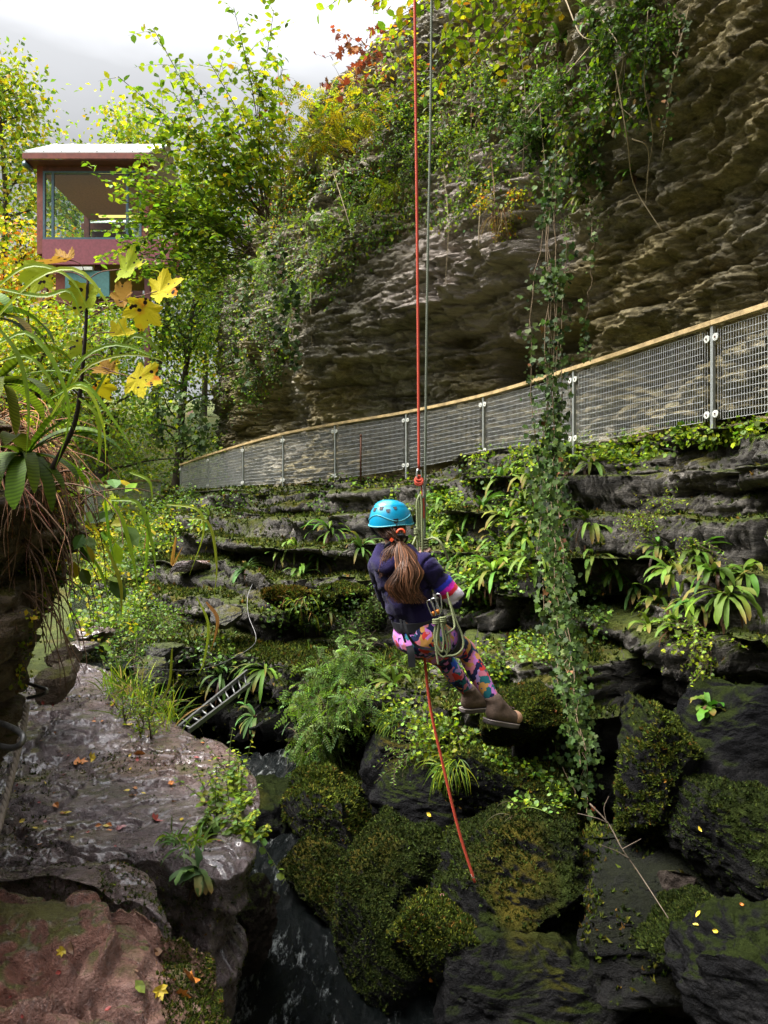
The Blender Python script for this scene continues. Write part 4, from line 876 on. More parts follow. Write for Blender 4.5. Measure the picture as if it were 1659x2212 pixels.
def fern(label, u, v, L, n, seed, col=BR, dead=2, caster=None, d=None, W=.028, group=None, down=.0, hp=None, ribs=False):
    r = np.random.default_rng(seed)
    if hp is None:
        h = (caster or ALLC).hit(u, v)
        if h is None: print('fern missed', label); return
        p, nm = h[0], h[1]
    else: p, nm = np.asarray(hp[0], float), norm(hp[1])
    e = empty('fern', p, label, 'fern', group)
    f = MB(); dd = MB()
    hn = norm(np.array([nm[0], nm[1], 0]) + 1e-6)
    for i in range(n):
        a = (i + r.random() * .6) / n * 2 * math.pi; s_ = np.cross(hn, [0, 0, 1.])
        dv = s_ * math.cos(a) + hn * (.75 + .75 * math.sin(a)) + .12 * r.normal(size=3)
        rise = r.uniform(-5, 65) - down * 60
        segs = 46 if ribs else 10
        V, F, t = strap(p + r.normal(size=3) * .012 - nm * .01, dv, L * r.uniform(.65, 1.1), rise, r.uniform(1.2, 2.9), W * r.uniform(.6, 1.2), segs, r if not ribs else None, tw=r.normal() * .25)
        c = np.asarray(col) * r.uniform(.5, 1.35) * (1 + .12 * r.normal(size=3)); tip = np.array([.22, .13, .04]) if r.random() < .3 else c
        C = np.repeat(np.clip((c[None] * (1 - t[:, None] ** 3) + tip * t[:, None] ** 3) * (.75 + .35 * t[:, None]), .004, .8), 3, 0)
        if ribs:
            st = (np.arange(segs + 1) % 2)[:, None] * np.ones((1, 3)); C = C * np.where(np.stack([st] * 3, 1).reshape(-1, 3)[:, :1] > .5, .45, 1.1)
        f.add(V, F, C)
    f.build('frond', M_leafs, e)
    if dead:
        for i in range(dead * 3):
            V, F, t = strap(p - nm * .01 + r.normal(size=3) * .03, hn * .7 + r.normal(size=3) * .5, L * r.uniform(.4, .8), -30, 3.0, W * .55, 8, r)
            dd.add(V, F, np.array([.09, .045, .022]) * r.uniform(.6, 1.3))
        dd.build('dead_frond', M_leaf, e)
    return e
FG = (.085, .165, .022); FB = (.125, .20, .028)
FERNS = [
 (1080, 1171, .42, 13, FG, 'hart\'s tongue fern right of the hiker\'s helmet, leaning left'),
 (1140, 1151, .40, 12, FG, 'hart\'s tongue fern beside the ivy curtain, above its neighbours'),
 (1155, 1205, .46, 14, FB, 'lush hart\'s tongue fern touching the ivy curtain on its left'),
 (1070, 1240, .42, 12, FB, 'hart\'s tongue fern level with the striped sleeve'),
 (1020, 1270, .32, 9, FG, 'small hart\'s tongue fern just right of the striped sleeve'),
 (1275, 1136, .36, 8, FB, 'narrow hart\'s tongue fern hanging right of the ivy curtain'),
 (1285, 1206, .32, 9, FB, 'short yellow-green fern right of the ivy, under the narrow one'),
 (1375, 1276, .36, 15, (.08, .17, .035), 'star-shaped dark green fern at the left of the right-hand group'),
 (1425, 1190, .34, 11, FG, 'fern at the top left of the right-hand group'),
 (1505, 1200, .40, 14, FG, 'spreading fern at the top of the right-hand group'),
 (1470, 1286, .38, 14, FB, 'large fern in the middle of the right-hand group'),
 (1570, 1285, .42, 15, FB, 'large bright fern at the right end of the right-hand group, dead leaves below'),
 (1400, 1355, .34, 12, FB, 'low fern drooping over the undercut, below the star-shaped one'),
 (1530, 1530, .26, 9, FG, 'small fern with brown dead leaves on the dark right-hand block'),
 (1090, 1033, .46, 9, FB, 'fern arching from the grassy top, right of the ropes'),
 (1150, 1042, .42, 9, FB, 'fern arching from the grassy top, left of the ivy curtain'),
 (1275, 1003, .44, 10, FB, 'fern arching right of the ivy curtain below the railing'),
 (1335, 972, .40, 9, FB, 'fern leaning right beside the brown projecting ledge'),
 (1040, 1098, .42, 10, FG, 'fern below the grassy top, level with the helmet'),
 (1130, 1095, .40, 11, FG, 'fern with arching fronds midway up beside the ivy'),
 (1255, 1098, .34, 8, FG, 'fern tucked behind the right side of the ivy curtain'),
 (715, 1150, .50, 13, FG, 'broad fern on the ledge left of the helmet'),
 (780, 1185, .44, 12, (.07, .14, .03), 'dark fern directly left of the helmet'),
 (605, 1201, .36, 8, FB, 'light fern on the mossy slab in the middle ledges'),
 (640, 1180, .38, 9, FB, 'light fern higher on the slab, beside a taller dark fern'),
 (650, 1243, .48, 13, FG, 'arching fern over the rusty moss hummock'),
 (712, 1320, .36, 11, FG, 'low fern hanging beneath the rusty moss hummock'),
 (575, 1446, .50, 15, FG, 'feather fern at the upper end of the metal ladder'),
 (478, 1462, .40, 10, (.06, .12, .03), 'dim fern left of the ladder top'),
 (548, 1548, .38, 10, (.06, .12, .03), 'dim fern right of the ladder over the gorge'),
 (850, 1478, .36, 10, FB, 'grass-like fern on the lip below the hiker\'s seat'),
 (1280, 50, .42, 9, FB, 'bright fern hanging at the top of the overhang'),
 (1055, 255, .44, 9, FG, 'fern among dead stems on the upper cliff, right of the ropes'),
 (1370, 370, .40, 7, FG, 'long-fronded fern hanging alone on the dark rock'),
 (1265, 428, .36, 7, FB, 'yellowish fern hanging right of the ivy, upper cliff'),
 (1210, 90, .40, 8, FG, 'fern at the top of the cliff above the ivy curtain'),
 (1150, 100, .40, 8, FB, 'fern under the overhanging branch, top of the cliff'),
 (430, 1890, .17, 9, (.09, .16, .05), 'small pale fern hanging from the underside of the wet shelf'),
 (460, 1800, .16, 7, (.12, .2, .05), 'tiny fern at the shelf edge beside the hanging grass'),
 (1330, 1240, .36, 11, FG, 'fern between the ivy curtain and the star-shaped fern'),
 (1450, 1240, .36, 12, FB, 'fern filling the gap above the large middle fern of the right-hand group'),
 (1540, 1245, .38, 12, FG, 'fern behind the large bright fern at the far right'),
 (1610, 1240, .36, 11, FG, 'fern nearest the right edge on the shelf'),
 (1420, 1300, .36, 12, FB, 'fern right beside the star-shaped one, slightly lower'),
 (1520, 1320, .38, 13, FG, 'fern below and between the two largest right-hand ferns'),
 (1460, 1350, .32, 10, FB, 'fern on the lip beside the low drooping one'),
 (985, 1150, .36, 11, FB, 'fern just right of the friction knot'),
 (1010, 1205, .38, 12, FG, 'fern right of the curved cord tail'),
 (1100, 1120, .40, 12, FB, 'fern in the middle of the green slope'),
 (960, 1085, .34, 10, FG, 'fern right beside the doubled cord, high on the slope'),
 (1180, 1250, .36, 11, FG, 'fern peeping out left of the ivy, below its lush neighbour'),
 (690, 1210, .40, 11, FG, 'fern on the shelf between the slab ferns and the hiker'),
 (530, 1230, .36, 10, (.06, .12, .03), 'dim fern on the middle shelf above the hanging wire'),
 (450, 1120, .40, 10, FG, 'fern on the upper shelf below the far railing posts'),
]
for i, (u, v, L, n, c, lab) in enumerate(FERNS):
    fern(lab, u, v, L * (1.3 if u < 1300 else .95) * (.8 if v > 1500 else 1), n + 4, 500 + i, tuple(q * 1.15 for q in c), W=.031, dead=2 if v > 900 and i % 3 != 1 else 1)

# ---- ivy ------------------------------------------------------------------
def ivy(label, lines, seed, size=.075, dens=95, spread=.10, name='ivy', pal=None, col=(.14, .10, .06), r=.006):
    pl_ = Plant(seed); q = pl_.r
    for ln_ in lines:
        p = smooth_line(np.asarray(ln_, float), 40); p = p + .02 * q.normal(size=p.shape)
        pl_.stem(p, r, r * .6, 4, col)
        L = np.linalg.norm(np.diff(p, axis=0), axis=1).sum(); n = int(L * dens)
        if n == 0: continue
        i = q.integers(0, 39, n); f = q.random((n, 1)); pos = p[i] * (1 - f) + p[i + 1] * f + q.normal(size=(n, 3)) * spread * np.array([1, .6, .5]) + np.array([0, -.03, 0])
        dr = norm(np.array([[0, -.25, -1.]]) + q.normal(size=(n, 3)) * .55); nn = norm(np.array([[-.25, -1., .35]]) + q.normal(size=(n, 3)) * .5)
        gap = vn(pos[:, 2] * 2.2, pos[:, 0] * 3, 0, seed) > .30; pos, dr, nn = pos[gap], dr[gap], nn[gap]; n = len(pos)
        pl_.put(pos, dr, nn, size * q.uniform(.35, 1.25, n) * np.clip(pos[:, 1] / 9.5, .6, 1.6), pick(pal or [(IV, 5), ((.075, .12, .026), 3), ((.018, .035, .010), 2), ((.16, .07, .03), .15)], n, q, .3))
    return pl_.build(name, label, 'ivy', lines[0][0], T_IVY, M_leafs, stem='vine_stem')
jit_ = np.random.default_rng(3)
col_ = [(1195, 330, 10.5), (1186, 600, 10.0), (1188, 900, 9.6), (1195, 1010, 9.2), (1205, 1200, 8.25), (1218, 1350, 7.75), (1236, 1480, 6.9), (1262, 1610, 6.35)]
ivy('long dark ivy curtain hanging from the cliff across the railing down to the mossy lip', [PL([(u + dx * (1 - .3 * (v > 1500)) + jit_.normal() * 5, v + dv, d + dd) for u, v, d in col_]) for dx, dv, dd in ((-28, 120, .05), (-14, 40, -.05), (0, 0, 0), (12, 60, .05), (24, 150, 0), (-6, 20, -.1), (6, 0, -.08))], 601, dens=56, spread=.07)
ivy('thin ivy strand hanging from the dark overhang right of the main curtain', [PL([(1272, 420, 10.2), (1278, 560, 10), (1268, 690, 10), (1262, 780, 9.9)])], 602, .065, 38, .05)
ivy('thin leafy strand high on the overhang, near the top right', [PL([(1480, 30, 8.4), (1450, 170, 8.6), (1425, 300, 8.9)])], 603, .06, 34, .05)
ivy('loose ivy strands on the left cliff above the railing', [PL([(528, 560, 20.2), (530, 700, 20.4), (525, 840, 20.6)]), PL([(600, 520, 18.6), (612, 660, 18.8), (605, 760, 19)]), PL([(640, 600, 18), (632, 700, 18.1), (640, 790, 18.4)])], 604, .10, 30, .10)
ivy('short ivy trails hanging into the dark hollow at the cliff foot, far left', [PL([(430, 850, 22), (432, 930, 22.2), (430, 985, 22.4)]), PL([(345, 880, 23.5), (350, 960, 23.6)]), PL([(395, 850, 22.6), (400, 960, 22.8)])], 605, .11, 34, .12)
# bare vines
def vine(label, pts, r, col=(.30, .24, .15)):
    out = []
    for u, v in pts:
        h = cliffC.hit(u, v); out.append((np.array([u, v]), h[2] * 1.0 if h else None, h))
    ds = [h[0][1] for _, _, h in out if h]
    if not ds: return
    p = np.array([P(u, v, (h[0][1] if h else np.mean(ds)) - .40) for (u, v), _, h in [(o[0], o[1], o[2]) for o in out]])
    V, F = tube(smooth_line(p, 40), np.linspace(r, r * .5, 40), 5); tag(recenter(obj('hanging_vine', V, F, M_wood, None, np.tile(col, (len(V), 1)))), label, 'vine')
vine('bare tan vine curving down from the top edge to the middle of the cliff', [(1222, 0), (1255, 75), (1297, 88)], .011)
vine('long bare vine slanting down-left across the ivy, upper cliff', [(1284, 90), (1155, 240), (1040, 370)], .012)
vine('second slanting bare vine just right of the long one', [(1297, 115), (1180, 280), (1105, 340)], .010)
vine('upright bare vine left of the ivy curtain', [(1160, 140), (1170, 280), (1180, 380)], .011)
vine('thin upright vine beside the start of the ivy curtain', [(1205, 130), (1200, 350)], .009)
vine('bare vine dangling over the dark overhang, right of the ivy', [(1330, 150), (1355, 300), (1370, 400), (1430, 500)], .012)
vine('short forked vine under the overhang', [(1365, 300), (1400, 325), (1395, 435)], .009)
vine('pale root dangling on the olive rock left of the ropes', [(670, 560), (672, 680), (676, 800)], .012)
vine('thin pale stem trailing over the left cliff creeper', [(632, 640), (630, 760), (605, 860)], .011)
vine('slender stem leaning across the skyline bushes', [(700, 310), (735, 420), (760, 500)], .012)

vine('long thin vine down the middle of the upper cliff, right of the green rope', [(1010, 60), (1018, 250), (1005, 420)], .009)
vine('thin pale vine between the two slanting ones and the ivy', [(1120, 60), (1135, 220), (1128, 380)], .009)
vine('thin vine far right on the bare overhang', [(1490, 10), (1455, 160), (1430, 330)], .008)
vine('crooked thin vine left of the far right one', [(1400, 20), (1392, 180), (1410, 290), (1396, 390)], .008)
vine('pale looping stem at the top of the overhang', [(1300, 40), (1345, 120), (1330, 210), (1372, 260)], .008)
vine('dangling brown root above the pale bulge', [(1060, 330), (1068, 430), (1058, 500)], .009, (.16, .09, .05))
vine('long pale stem falling across the bulge beside the red rope', [(955, 330), (968, 480), (962, 610)], .007)
vine('pale thin root hanging over the pale bulge, right part', [(1040, 400), (1034, 520), (1042, 590)], .007)

# ---- moss and ground cover -----------------------------------------------------
def scatter(V, F, n, seed, fn, inframe=True):
    V = np.asarray(V); F = np.asarray(F); r = np.random.default_rng(seed)
    a, b, c, d = V[F[:, 0]], V[F[:, 1]], V[F[:, 2]], V[F[:, 3]]
    nv = np.cross(c - a, d - b); ar = np.linalg.norm(nv, axis=1); nv = nv / (ar[:, None] + 1e-12); ctr = (a + b + c + d) / 4
    flip = np.sign(-(nv * ctr).sum(1))[:, None]; nv = nv * np.where(flip == 0, 1, flip)
    y = ctr[:, 1]; q = proj(np.where(y[:, None] > .3, ctr, [[0, -1, 0]]))
    ok = (y > .3) & (q[:, 0] > -60) & (q[:, 0] < 1720) & (q[:, 1] > -40) & (q[:, 1] < 2270)
    w = ar * fn(ctr, nv, q) * ok; w = w / (np.maximum(y, 1.5) ** 1.2)
    i = r.choice(len(F), n, p=w / w.sum()); s_ = r.random((n, 1)); t_ = r.random((n, 1))
    pos = (a[i] * (1 - s_) + b[i] * s_) * (1 - t_) + (d[i] * (1 - s_) + c[i] * s_) * t_
    return pos, nv[i], r
def tufts(pos, nv, r, size, pal):
    n = len(pos); V = []; C = []
    c = pick(pal, n, r, .3).clip(.003, .6); big = fbm(pos[:, 0] * 1.5, pos[:, 1] * 1.5, pos[:, 2] * 1.5, 5, 3)[:, None]; c = c * (1 + .5 * big)
    s = size * r.uniform(.5, 1.3, (n, 1)) * (.6 + .09 * pos[:, 1:2])
    for k_ in range(3):
        d = norm(nv * .7 + np.array([0, 0, .25]) + .65 * r.normal(size=(n, 3))); sd = norm(np.cross(d, r.normal(size=(n, 3))))
        V += [np.stack([pos - sd * s * .32 - nv * .004, pos + sd * s * .32 - nv * .004, pos + d * s], 1)]; C += [c * r.uniform(.7, 1.2, (n, 1))]
    V = np.concatenate(V).reshape(-1, 3); C = np.repeat(np.concatenate(C), 3, 0)
    return V, np.arange(len(V)).reshape(-1, 3), C
def mossfn(thr, seed, box=None):
    def f(c, n, q):
        m = .5 * n[:, 2] + .9 * fbm(c[:, 0] * .9, c[:, 1] * .9, c[:, 2] * .9, seed, 4)
        return sstep(thr - .1, thr + .5, m)
    return f
MOSSP = [((.035, .050, .007), 4), ((.075, .095, .012), 3), ((.13, .13, .015), 1), ((.018, .028, .006), 2), ((.14, .075, .015), .35)]
pos, nv, r_ = scatter(ledgeV, ledgeF, 110000, 701, lambda c, n, q: mossfn(.14, 61)(c, n, q) * (q[:, 1] > 985) * np.where(q[:, 0] > 1300, .3, 1) * np.where(q[:, 1] > 1380, 2.2, .8))
V, F, C = tufts(pos, nv, r_, .036, MOSSP); tag(obj('moss', V, F, M_moss, None, C, False), 'cushions of green moss on the rock ledges', 'moss', kind='stuff')
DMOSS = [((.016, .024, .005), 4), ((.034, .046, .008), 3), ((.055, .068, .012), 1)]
for i, (o_, V0, F0) in enumerate(boulders):
    mn_ = o_.data.materials[0].name
    if not mn_.startswith('mossy'): continue
    pos, nv, r_ = scatter(V0, F0, 9000, 720 + i, mossfn(.06, 62 + i))
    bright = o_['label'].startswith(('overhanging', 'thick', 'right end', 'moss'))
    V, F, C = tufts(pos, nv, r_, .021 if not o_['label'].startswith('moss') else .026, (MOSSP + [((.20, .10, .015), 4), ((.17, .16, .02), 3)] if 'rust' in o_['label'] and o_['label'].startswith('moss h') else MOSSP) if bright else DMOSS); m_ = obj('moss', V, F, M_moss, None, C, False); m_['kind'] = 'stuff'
    m_.parent = o_; m_.location = tuple(-q for q in o_.location)
def edge_moss(ob, V0, F0, n, seed, size, fn, pal=MOSSP):
    pos, nv, r_ = scatter(V0, F0, n, seed, fn); V, F, C = tufts(pos, nv, r_, size * .75, pal); return obj('moss', V, F, M_moss, None, C, False)
tag(edge_moss(near, nearV, nearF, 7000, 751, .021, lambda c, n, q: ((q[:, 0] > 330 + 60 * fbm(c[:, 0] * 3, c[:, 1] * 3, 0, 3, 3)) & (q[:, 1] > 1985)) * sstep(-.1, .25, fbm(c[:, 0] * 2.5, c[:, 1] * 2.5, c[:, 2] * 2.5, 71, 4) + .35 * (q[:, 0] > 420) - .12)), 'yellow-green moss along the right edge of the red foreground rock', 'moss', kind='stuff')
tag(edge_moss(step, stepV, stepF, 4200, 752, .022, lambda c, n, q: ((q[:, 0] > 215) | (n[:, 2] < .5)) * sstep(-.2, .2, fbm(c[:, 0] * 3, c[:, 1] * 3, c[:, 2] * 3, 72, 4))), 'moss on the corner of the wet rock step', 'moss', kind='stuff')
tag(edge_moss(plat, platV, platF, 9000, 753, .022, lambda c, n, q: sstep(.12, .32, fbm(c[:, 0] * 1.3, c[:, 1] * 1.3, c[:, 2] * 2, 73, 4) + .45 * ((q[:, 0] < 110) & (q[:, 1] > 1640)) + .3 * (n[:, 2] < .4))), 'scattered moss on the wet flat shelf and its broken edge', 'moss', kind='stuff')
def cover(label, polys, seed, size, pal, T=T_ROUND, off=.05, name='ground_cover', caster=None, mat=None, cat='ground cover'):
    r = np.random.default_rng(seed); Ps = []; Ns = []
    for (u0, v0, u1, v1, n) in polys:
        for _ in range(n):
            u = r.uniform(u0, u1); v = r.uniform(v0, v1)
            if ((u - (u0 + u1) / 2) / (u1 - u0) * 2) ** 2 + ((v - (v0 + v1) / 2) / (v1 - v0) * 2) ** 2 > r.uniform(.5, 1.15): continue
            h = (caster or ALLC).hit(u, v)
            if h and vn(h[0][0] * 2.2, h[0][1] * 2.2, h[0][2] * 2.2, seed) > .36: Ps.append(h[0]); Ns.append(h[1])
    p = np.array(Ps); nn = np.array(Ns); n = len(p)
    o_ = p + nn * r.uniform(.0, 1, (n, 1)) * off + r.normal(size=(n, 3)) * .01
    dr = norm(nn * .6 + np.array([0, 0, -.35]) + r.normal(size=(n, 3)) * .6); up = norm(nn * .5 + np.array([0, 0, .8]) + .45 * r.normal(size=(n, 3)))
    V, F, C = leaves(T, o_, dr, up, size * r.uniform(.5, 1.2, n), pick(pal, n, r, .3).clip(.004, .7))
    return tag(obj(name, V, F, mat or M_leaf, None, C, False), label, cat, kind='stuff')
cover('bright small-leaved plants carpeting the slope below the railing, beside the hiker', [(915, 1000, 1190, 1300, 6500), (900, 1040, 1010, 1230, 2600), (820, 1050, 935, 1180, 1500)], 801, .06, [(BR, 5), (YG, 2), (MD, 2), (PB, 2)], off=.12)
cover('fringe of small bright leaves along the foot of the railing', [(1000, 945, 1260, 1020, 1900), (1200, 930, 1460, 1000, 1500), (1420, 905, 1660, 960, 1500), (700, 1025, 900, 1060, 400), (1290, 960, 1420, 1010, 500)], 802, .06, [(BR, 5), (YG, 3), (MD, 1)], off=.14)
cover('low leafy plants growing over the mossy lip under the hiker', [(880, 1390, 1120, 1500, 2000), (1080, 1360, 1250, 1440, 900), (870, 1600, 1100, 1730, 2200), (1050, 1640, 1280, 1760, 1300), (740, 1420, 900, 1580, 1700)], 803, .042, [(BR, 4), (PB, 2), (MD, 2), (YG, 1.5)], off=.07)
cover('dark green creeping leaves on the shaded middle ledges', [(560, 1270, 800, 1400, 1500), (430, 1040, 560, 1120, 700), (640, 1050, 760, 1110, 500), (960, 1300, 1230, 1340, 600), (1230, 1220, 1320, 1400, 900), (380, 1370, 560, 1460, 600), (560, 1470, 760, 1560, 900)], 804, .055, [(MD, 4), (BR, 2), (PB, 2), (DK, 2)], off=.08)
cover('tangled creepers and small leaves matted over the upper cliff', [(800, 150, 1300, 420, 8000), (560, 330, 900, 560, 8000), (420, 440, 640, 900, 8500), (860, 420, 1060, 480, 500), (1180, 20, 1500, 260, 2600), (300, 650, 480, 960, 4600), (560, 520, 760, 660, 2600)], 805, .10, [(MD, 4), (BR, 5), (DK, 1), (YG, 2.5), (IV, 2), ((.16, .10, .06), 1.3)], T=T_OVAL, off=.45, name='cliff_creepers', caster=cliffC)
cover('undergrowth covering the valley banks', [(140, 860, 400, 1250, 7000), (0, 560, 360, 900, 6000), (150, 1180, 330, 1420, 2600), (240, 1060, 470, 1200, 1800)], 806, .11, [(YG, 4), (BR, 4), (MD, 2), (YE, 1.5), (PB, 2)], T=T_OVAL, off=.35, name='undergrowth', cat='undergrowth')

# ---- grasses ------------------------------------------------------------------
def blade(MBx, pts, w, col, r=None):
    p = smooth_line(np.asarray(pts, float), 14); t = np.linspace(0, 1, 14)
    tg_ = norm(np.gradient(p, axis=0)); sd = norm(np.cross(tg_, np.array([.25, -.9, .35]))); nn = np.cross(sd, tg_)
    ww = w * np.clip(np.minimum(.45 + t * 2.2, (1 - t) / .5), .03, 1)
    V = np.stack([p - sd * ww[:, None] + nn * ww[:, None] * .35, p, p + sd * ww[:, None] + nn * ww[:, None] * .35], 1).reshape(-1, 3)
    MBx.add(V, grid_faces(14, 3), col)
def grass(label, spots, seed, L, n, w, pal, name='grass_tuft', droop=1.3, up=1.0, caster=None, cat='grass'):
    r = np.random.default_rng(seed); m = MB(); loc = None
    for (u, v, j) in spots:
        for _ in range(n):
            h = (caster or ALLC).hit(u + r.normal() * j, v + r.normal() * j * .5)
            if h is None: continue
            if loc is None: loc = h[0]
            p = poly(h[0] - h[1] * .01, norm(h[1] * .5 + np.array([0, 0, up]) + r.normal(size=3) * .5), L * r.uniform(.5, 1.1), 5, droop * r.uniform(.6, 1.4), .15, r)
            blade(m, p, w * r.uniform(.6, 1.2), pick(pal, 1, r)[0].clip(.005, .8))
    if loc is None: print('grass missed', label); return
    o_ = m.build(name, M_leaf, None, False); return tag(recenter(o_), label, cat)
GP = [(BR, 4), (YG, 3), ((.30, .22, .09), 2), (MD, 2)]
grass('grassy clump with seedheads at the back of the wet shelf, left of the ladder', [(290, 1510, 26), (335, 1540, 26), (380, 1560, 20), (260, 1490, 20)], 901, .42, 75, .006, GP, up=1.2)
shrub('herb', 'leafy herbs mixed into the grassy clump left of the ladder', 'plant', 330, 1535, 902, nroot=9, jit=36, L=.35, nsub=5, lsub=.16, size=.045, sp=.035, pal=[(YG, 3), (BR, 4), (PB, 2)], droop=.5, up=1.2, T=T_LANCE)
grass('drooping grass tuft on the lip below the feathery plant', [(865, 1545, 18), (840, 1560, 14)], 903, .36, 55, .005, [(BR, 4), (MD, 3), (YG, 1)], up=.4, droop=2.0)
grass('bright drooping grass tuft beside the lower red rope', [(975, 1645, 12), (955, 1660, 12)], 904, .34, 60, .005, [(BR, 4), (YG, 2), (MD, 2)], up=.4, droop=2.2)
grass('thin grass and roots hanging from the right end of the lip', [(1120, 1745, 8), (1110, 1755, 8)], 905, .34, 16, .004, [((.16, .12, .07), 3), (BR, 2)], up=-.2, droop=2.5)
grass('tuft of fine grass among the ferns near the hiker\'s left hip', [(820, 1440, 18), (880, 1420, 16)], 906, .30, 45, .005, [(BR, 4), (MD, 3)], up=.5, droop=1.9)
grass('yellowed grass hanging over the rusty moss hummock', [(640, 1300, 18), (690, 1330, 16)], 907, .30, 45, .005, [(YG, 2), ((.25, .16, .05), 2), (BR, 2)], up=.2, droop=2.3)
grass('tan dead grass tuft on the cliff, just right of the ropes', [(1075, 470, 10), (1085, 450, 10)], 908, .55, 45, .007, [((.34, .24, .12), 4), ((.3, .12, .06), 1)], up=-.2, droop=2.2, caster=cliffC)
grass('dry mixed grasses on the bank by the far fence corner', [(250, 1130, 34), (220, 1230, 30), (300, 1180, 34)], 909, .9, 60, .010, [(YG, 3), ((.34, .20, .10), 3), (BR, 3)], up=1.2)
# nettles on the shelf edge
def stems(label, spots, seed, H, size, pal, name='nettle', T=T_OVAL, lean=(0, 0, 0), n=3):
    pl_ = Plant(seed); r = pl_.r; loc = None
    for (u, v) in spots:
        h = slabC.hit(u, v)
        if h is None: continue
        if loc is None: loc = h[0]
        for _ in range(n):
            p = poly(h[0] + r.normal(size=3) * np.array([.04, .04, 0]), norm(np.array([0, 0, 1.]) + np.asarray(lean) + r.normal(size=3) * .25), H * r.uniform(.45, 1.1), 8, .25, .12, r)
            pl_.stem(p, .004, .002, 4, (.10, .12, .03))
            for j in range(1, 9):
                a = r.uniform(0, 6.28)
                for s_ in (0, math.pi):
                    d = np.array([math.cos(a + s_), math.sin(a + s_), -.25]); pl_.put(p[j], norm(d), np.array([0, 0, 1.]) + .3 * r.normal(size=3), size * (1.15 - .08 * j) * r.uniform(.7, 1.15), pick(pal, 1, r)[0])
    return pl_.build(name, label, 'plant', loc, T, M_leaf)
NP_ = [(BR, 4), (YG, 4), (PB, 2)]
stems('tall bright nettle-like plants standing on the right edge of the wet shelf', [(495, 1700), (505, 1720), (470, 1725), (515, 1745), (490, 1750), (460, 1760), (500, 1690)], 911, .36, .062, NP_)
stems('spreading yellow-green plants leaning out over the gorge from the shelf edge', [(500, 1760), (520, 1780), (480, 1790), (530, 1800), (450, 1790), (510, 1800), (535, 1815)], 912, .20, .055, NP_, name='leafy_herb', lean=(.55, -.2, 0))
hang = smooth_line(PL([(545, 1790, 4.42), (570, 1830, 4.35), (595, 1870, 4.33), (618, 1900, 4.32)]), 12)
pl_ = Plant(913); pl_.stem(hang, .003, .002, 4, (.1, .12, .03)); pl_.along(hang, .1, .035, .05, [(PB, 3), (BR, 2)], .4)
pl_.build('trailing_stem', 'trailing stem of round leaves hanging from the shelf edge over the stream', 'plant', hang[0], T_ROUND)
grass('pale strap-leaved tuft hanging from the front edge of the wet shelf', [(375, 1815, 14), (400, 1825, 14), (425, 1830, 10)], 914, .19, 22, .006, [(BR, 3), (PB, 3), (YG, 1)], up=.5, droop=2.2)

# ---- left bank: dead roots, foreground leaves -------------------------------------
m = MB(); r_ = np.random.default_rng(921)
for i in range(330):
    u = r_.uniform(-40, 150); v = r_.uniform(905, 1010) + .25 * max(0, u - 60)
    h = bankC.hit(u, v)
    if h is None: continue
    p = poly(h[0] + h[1] * .02, norm(h[1] * .8 + np.array([.2, -.1, .1]) + r_.normal(size=3) * .35), r_.uniform(.12, .55) * (1.5 if i % 9 == 0 else 1), 9, 3.0, .6, r_)
    V, F = tube(smooth_line(p, 16), np.linspace(.0035, .0015, 16), 3, False); m.add(V, F, np.array([.24, .115, .055]) * r_.uniform(.2, 1.5) * (1 + .1 * r_.normal(size=3)))
o_ = m.build('dead_grass', M_wood); tag(recenter(o_), 'mat of dead red-brown grass and roots hanging over the bank at the left edge', 'dead grass')
m = MB()
for i in range(70):
    u = r_.uniform(30, 150); v = r_.uniform(1030, 1300); h = bankC.hit(u, v)
    if h is None: continue
    p = poly(h[0] + h[1] * .01, norm(h[1] + np.array([0, 0, -.4]) + r_.normal(size=3) * .4), r_.uniform(.15, .6), 9, 2.5, .4, r_)
    V, F = tube(smooth_line(p, 14), np.linspace(.005, .002, 14), 4, False); m.add(V, F, np.array([.13, .075, .045]) * r_.uniform(.5, 1.4))
o_ = m.build('roots', M_wood); tag(recenter(o_), 'brown tree roots dangling down the dark face of the left bank', 'roots')
cover('mossy yellow-green scraps on the left bank face', [(20, 1020, 150, 1330, 1500), (-20, 920, 150, 1010, 1300), (0, 1300, 120, 1500, 500)], 922, .03, [(YG, 3), (YE, 1), (MD, 2), ((.10, .06, .03), 2)], off=.04, caster=bankC, T=T_RH)
fern('near hart\'s tongue fern with dark ribbed undersides at the left edge', 0, 0, .40, 14, 931, (.12, .20, .014), dead=0, W=.034, hp=(P(55, 985, 2.7), (.7, -.6, .4)), ribs=True)
fern('upper near fern with ribbed fronds, above the dead grass', 0, 0, .36, 12, 932, (.14, .22, .015), dead=0, W=.030, hp=(P(-10, 830, 2.6), (.8, -.5, .4)), ribs=True)
fern('near fern cut by the left edge, beneath the sycamore leaves', 0, 0, .34, 10, 933, (.09, .17, .015), dead=0, W=.032, hp=(P(-60, 690, 2.5), (.8, -.5, .4)), ribs=True)
GB = [((.16, .24, .016), 3), ((.24, .30, .02), 2)]
def blades(label, arcs, seed, w, name='grass_tuft', pal=GB):
    m = MB(); r = np.random.default_rng(seed)
    for a in arcs:
        blade(m, PL(a), w * r.uniform(.7, 1.2), pick(pal, 1, r)[0] if len(a[0]) == 3 else pal[0][0])
    return tag(recenter(m.build(name, M_leaf, None, False)), label, 'grass')
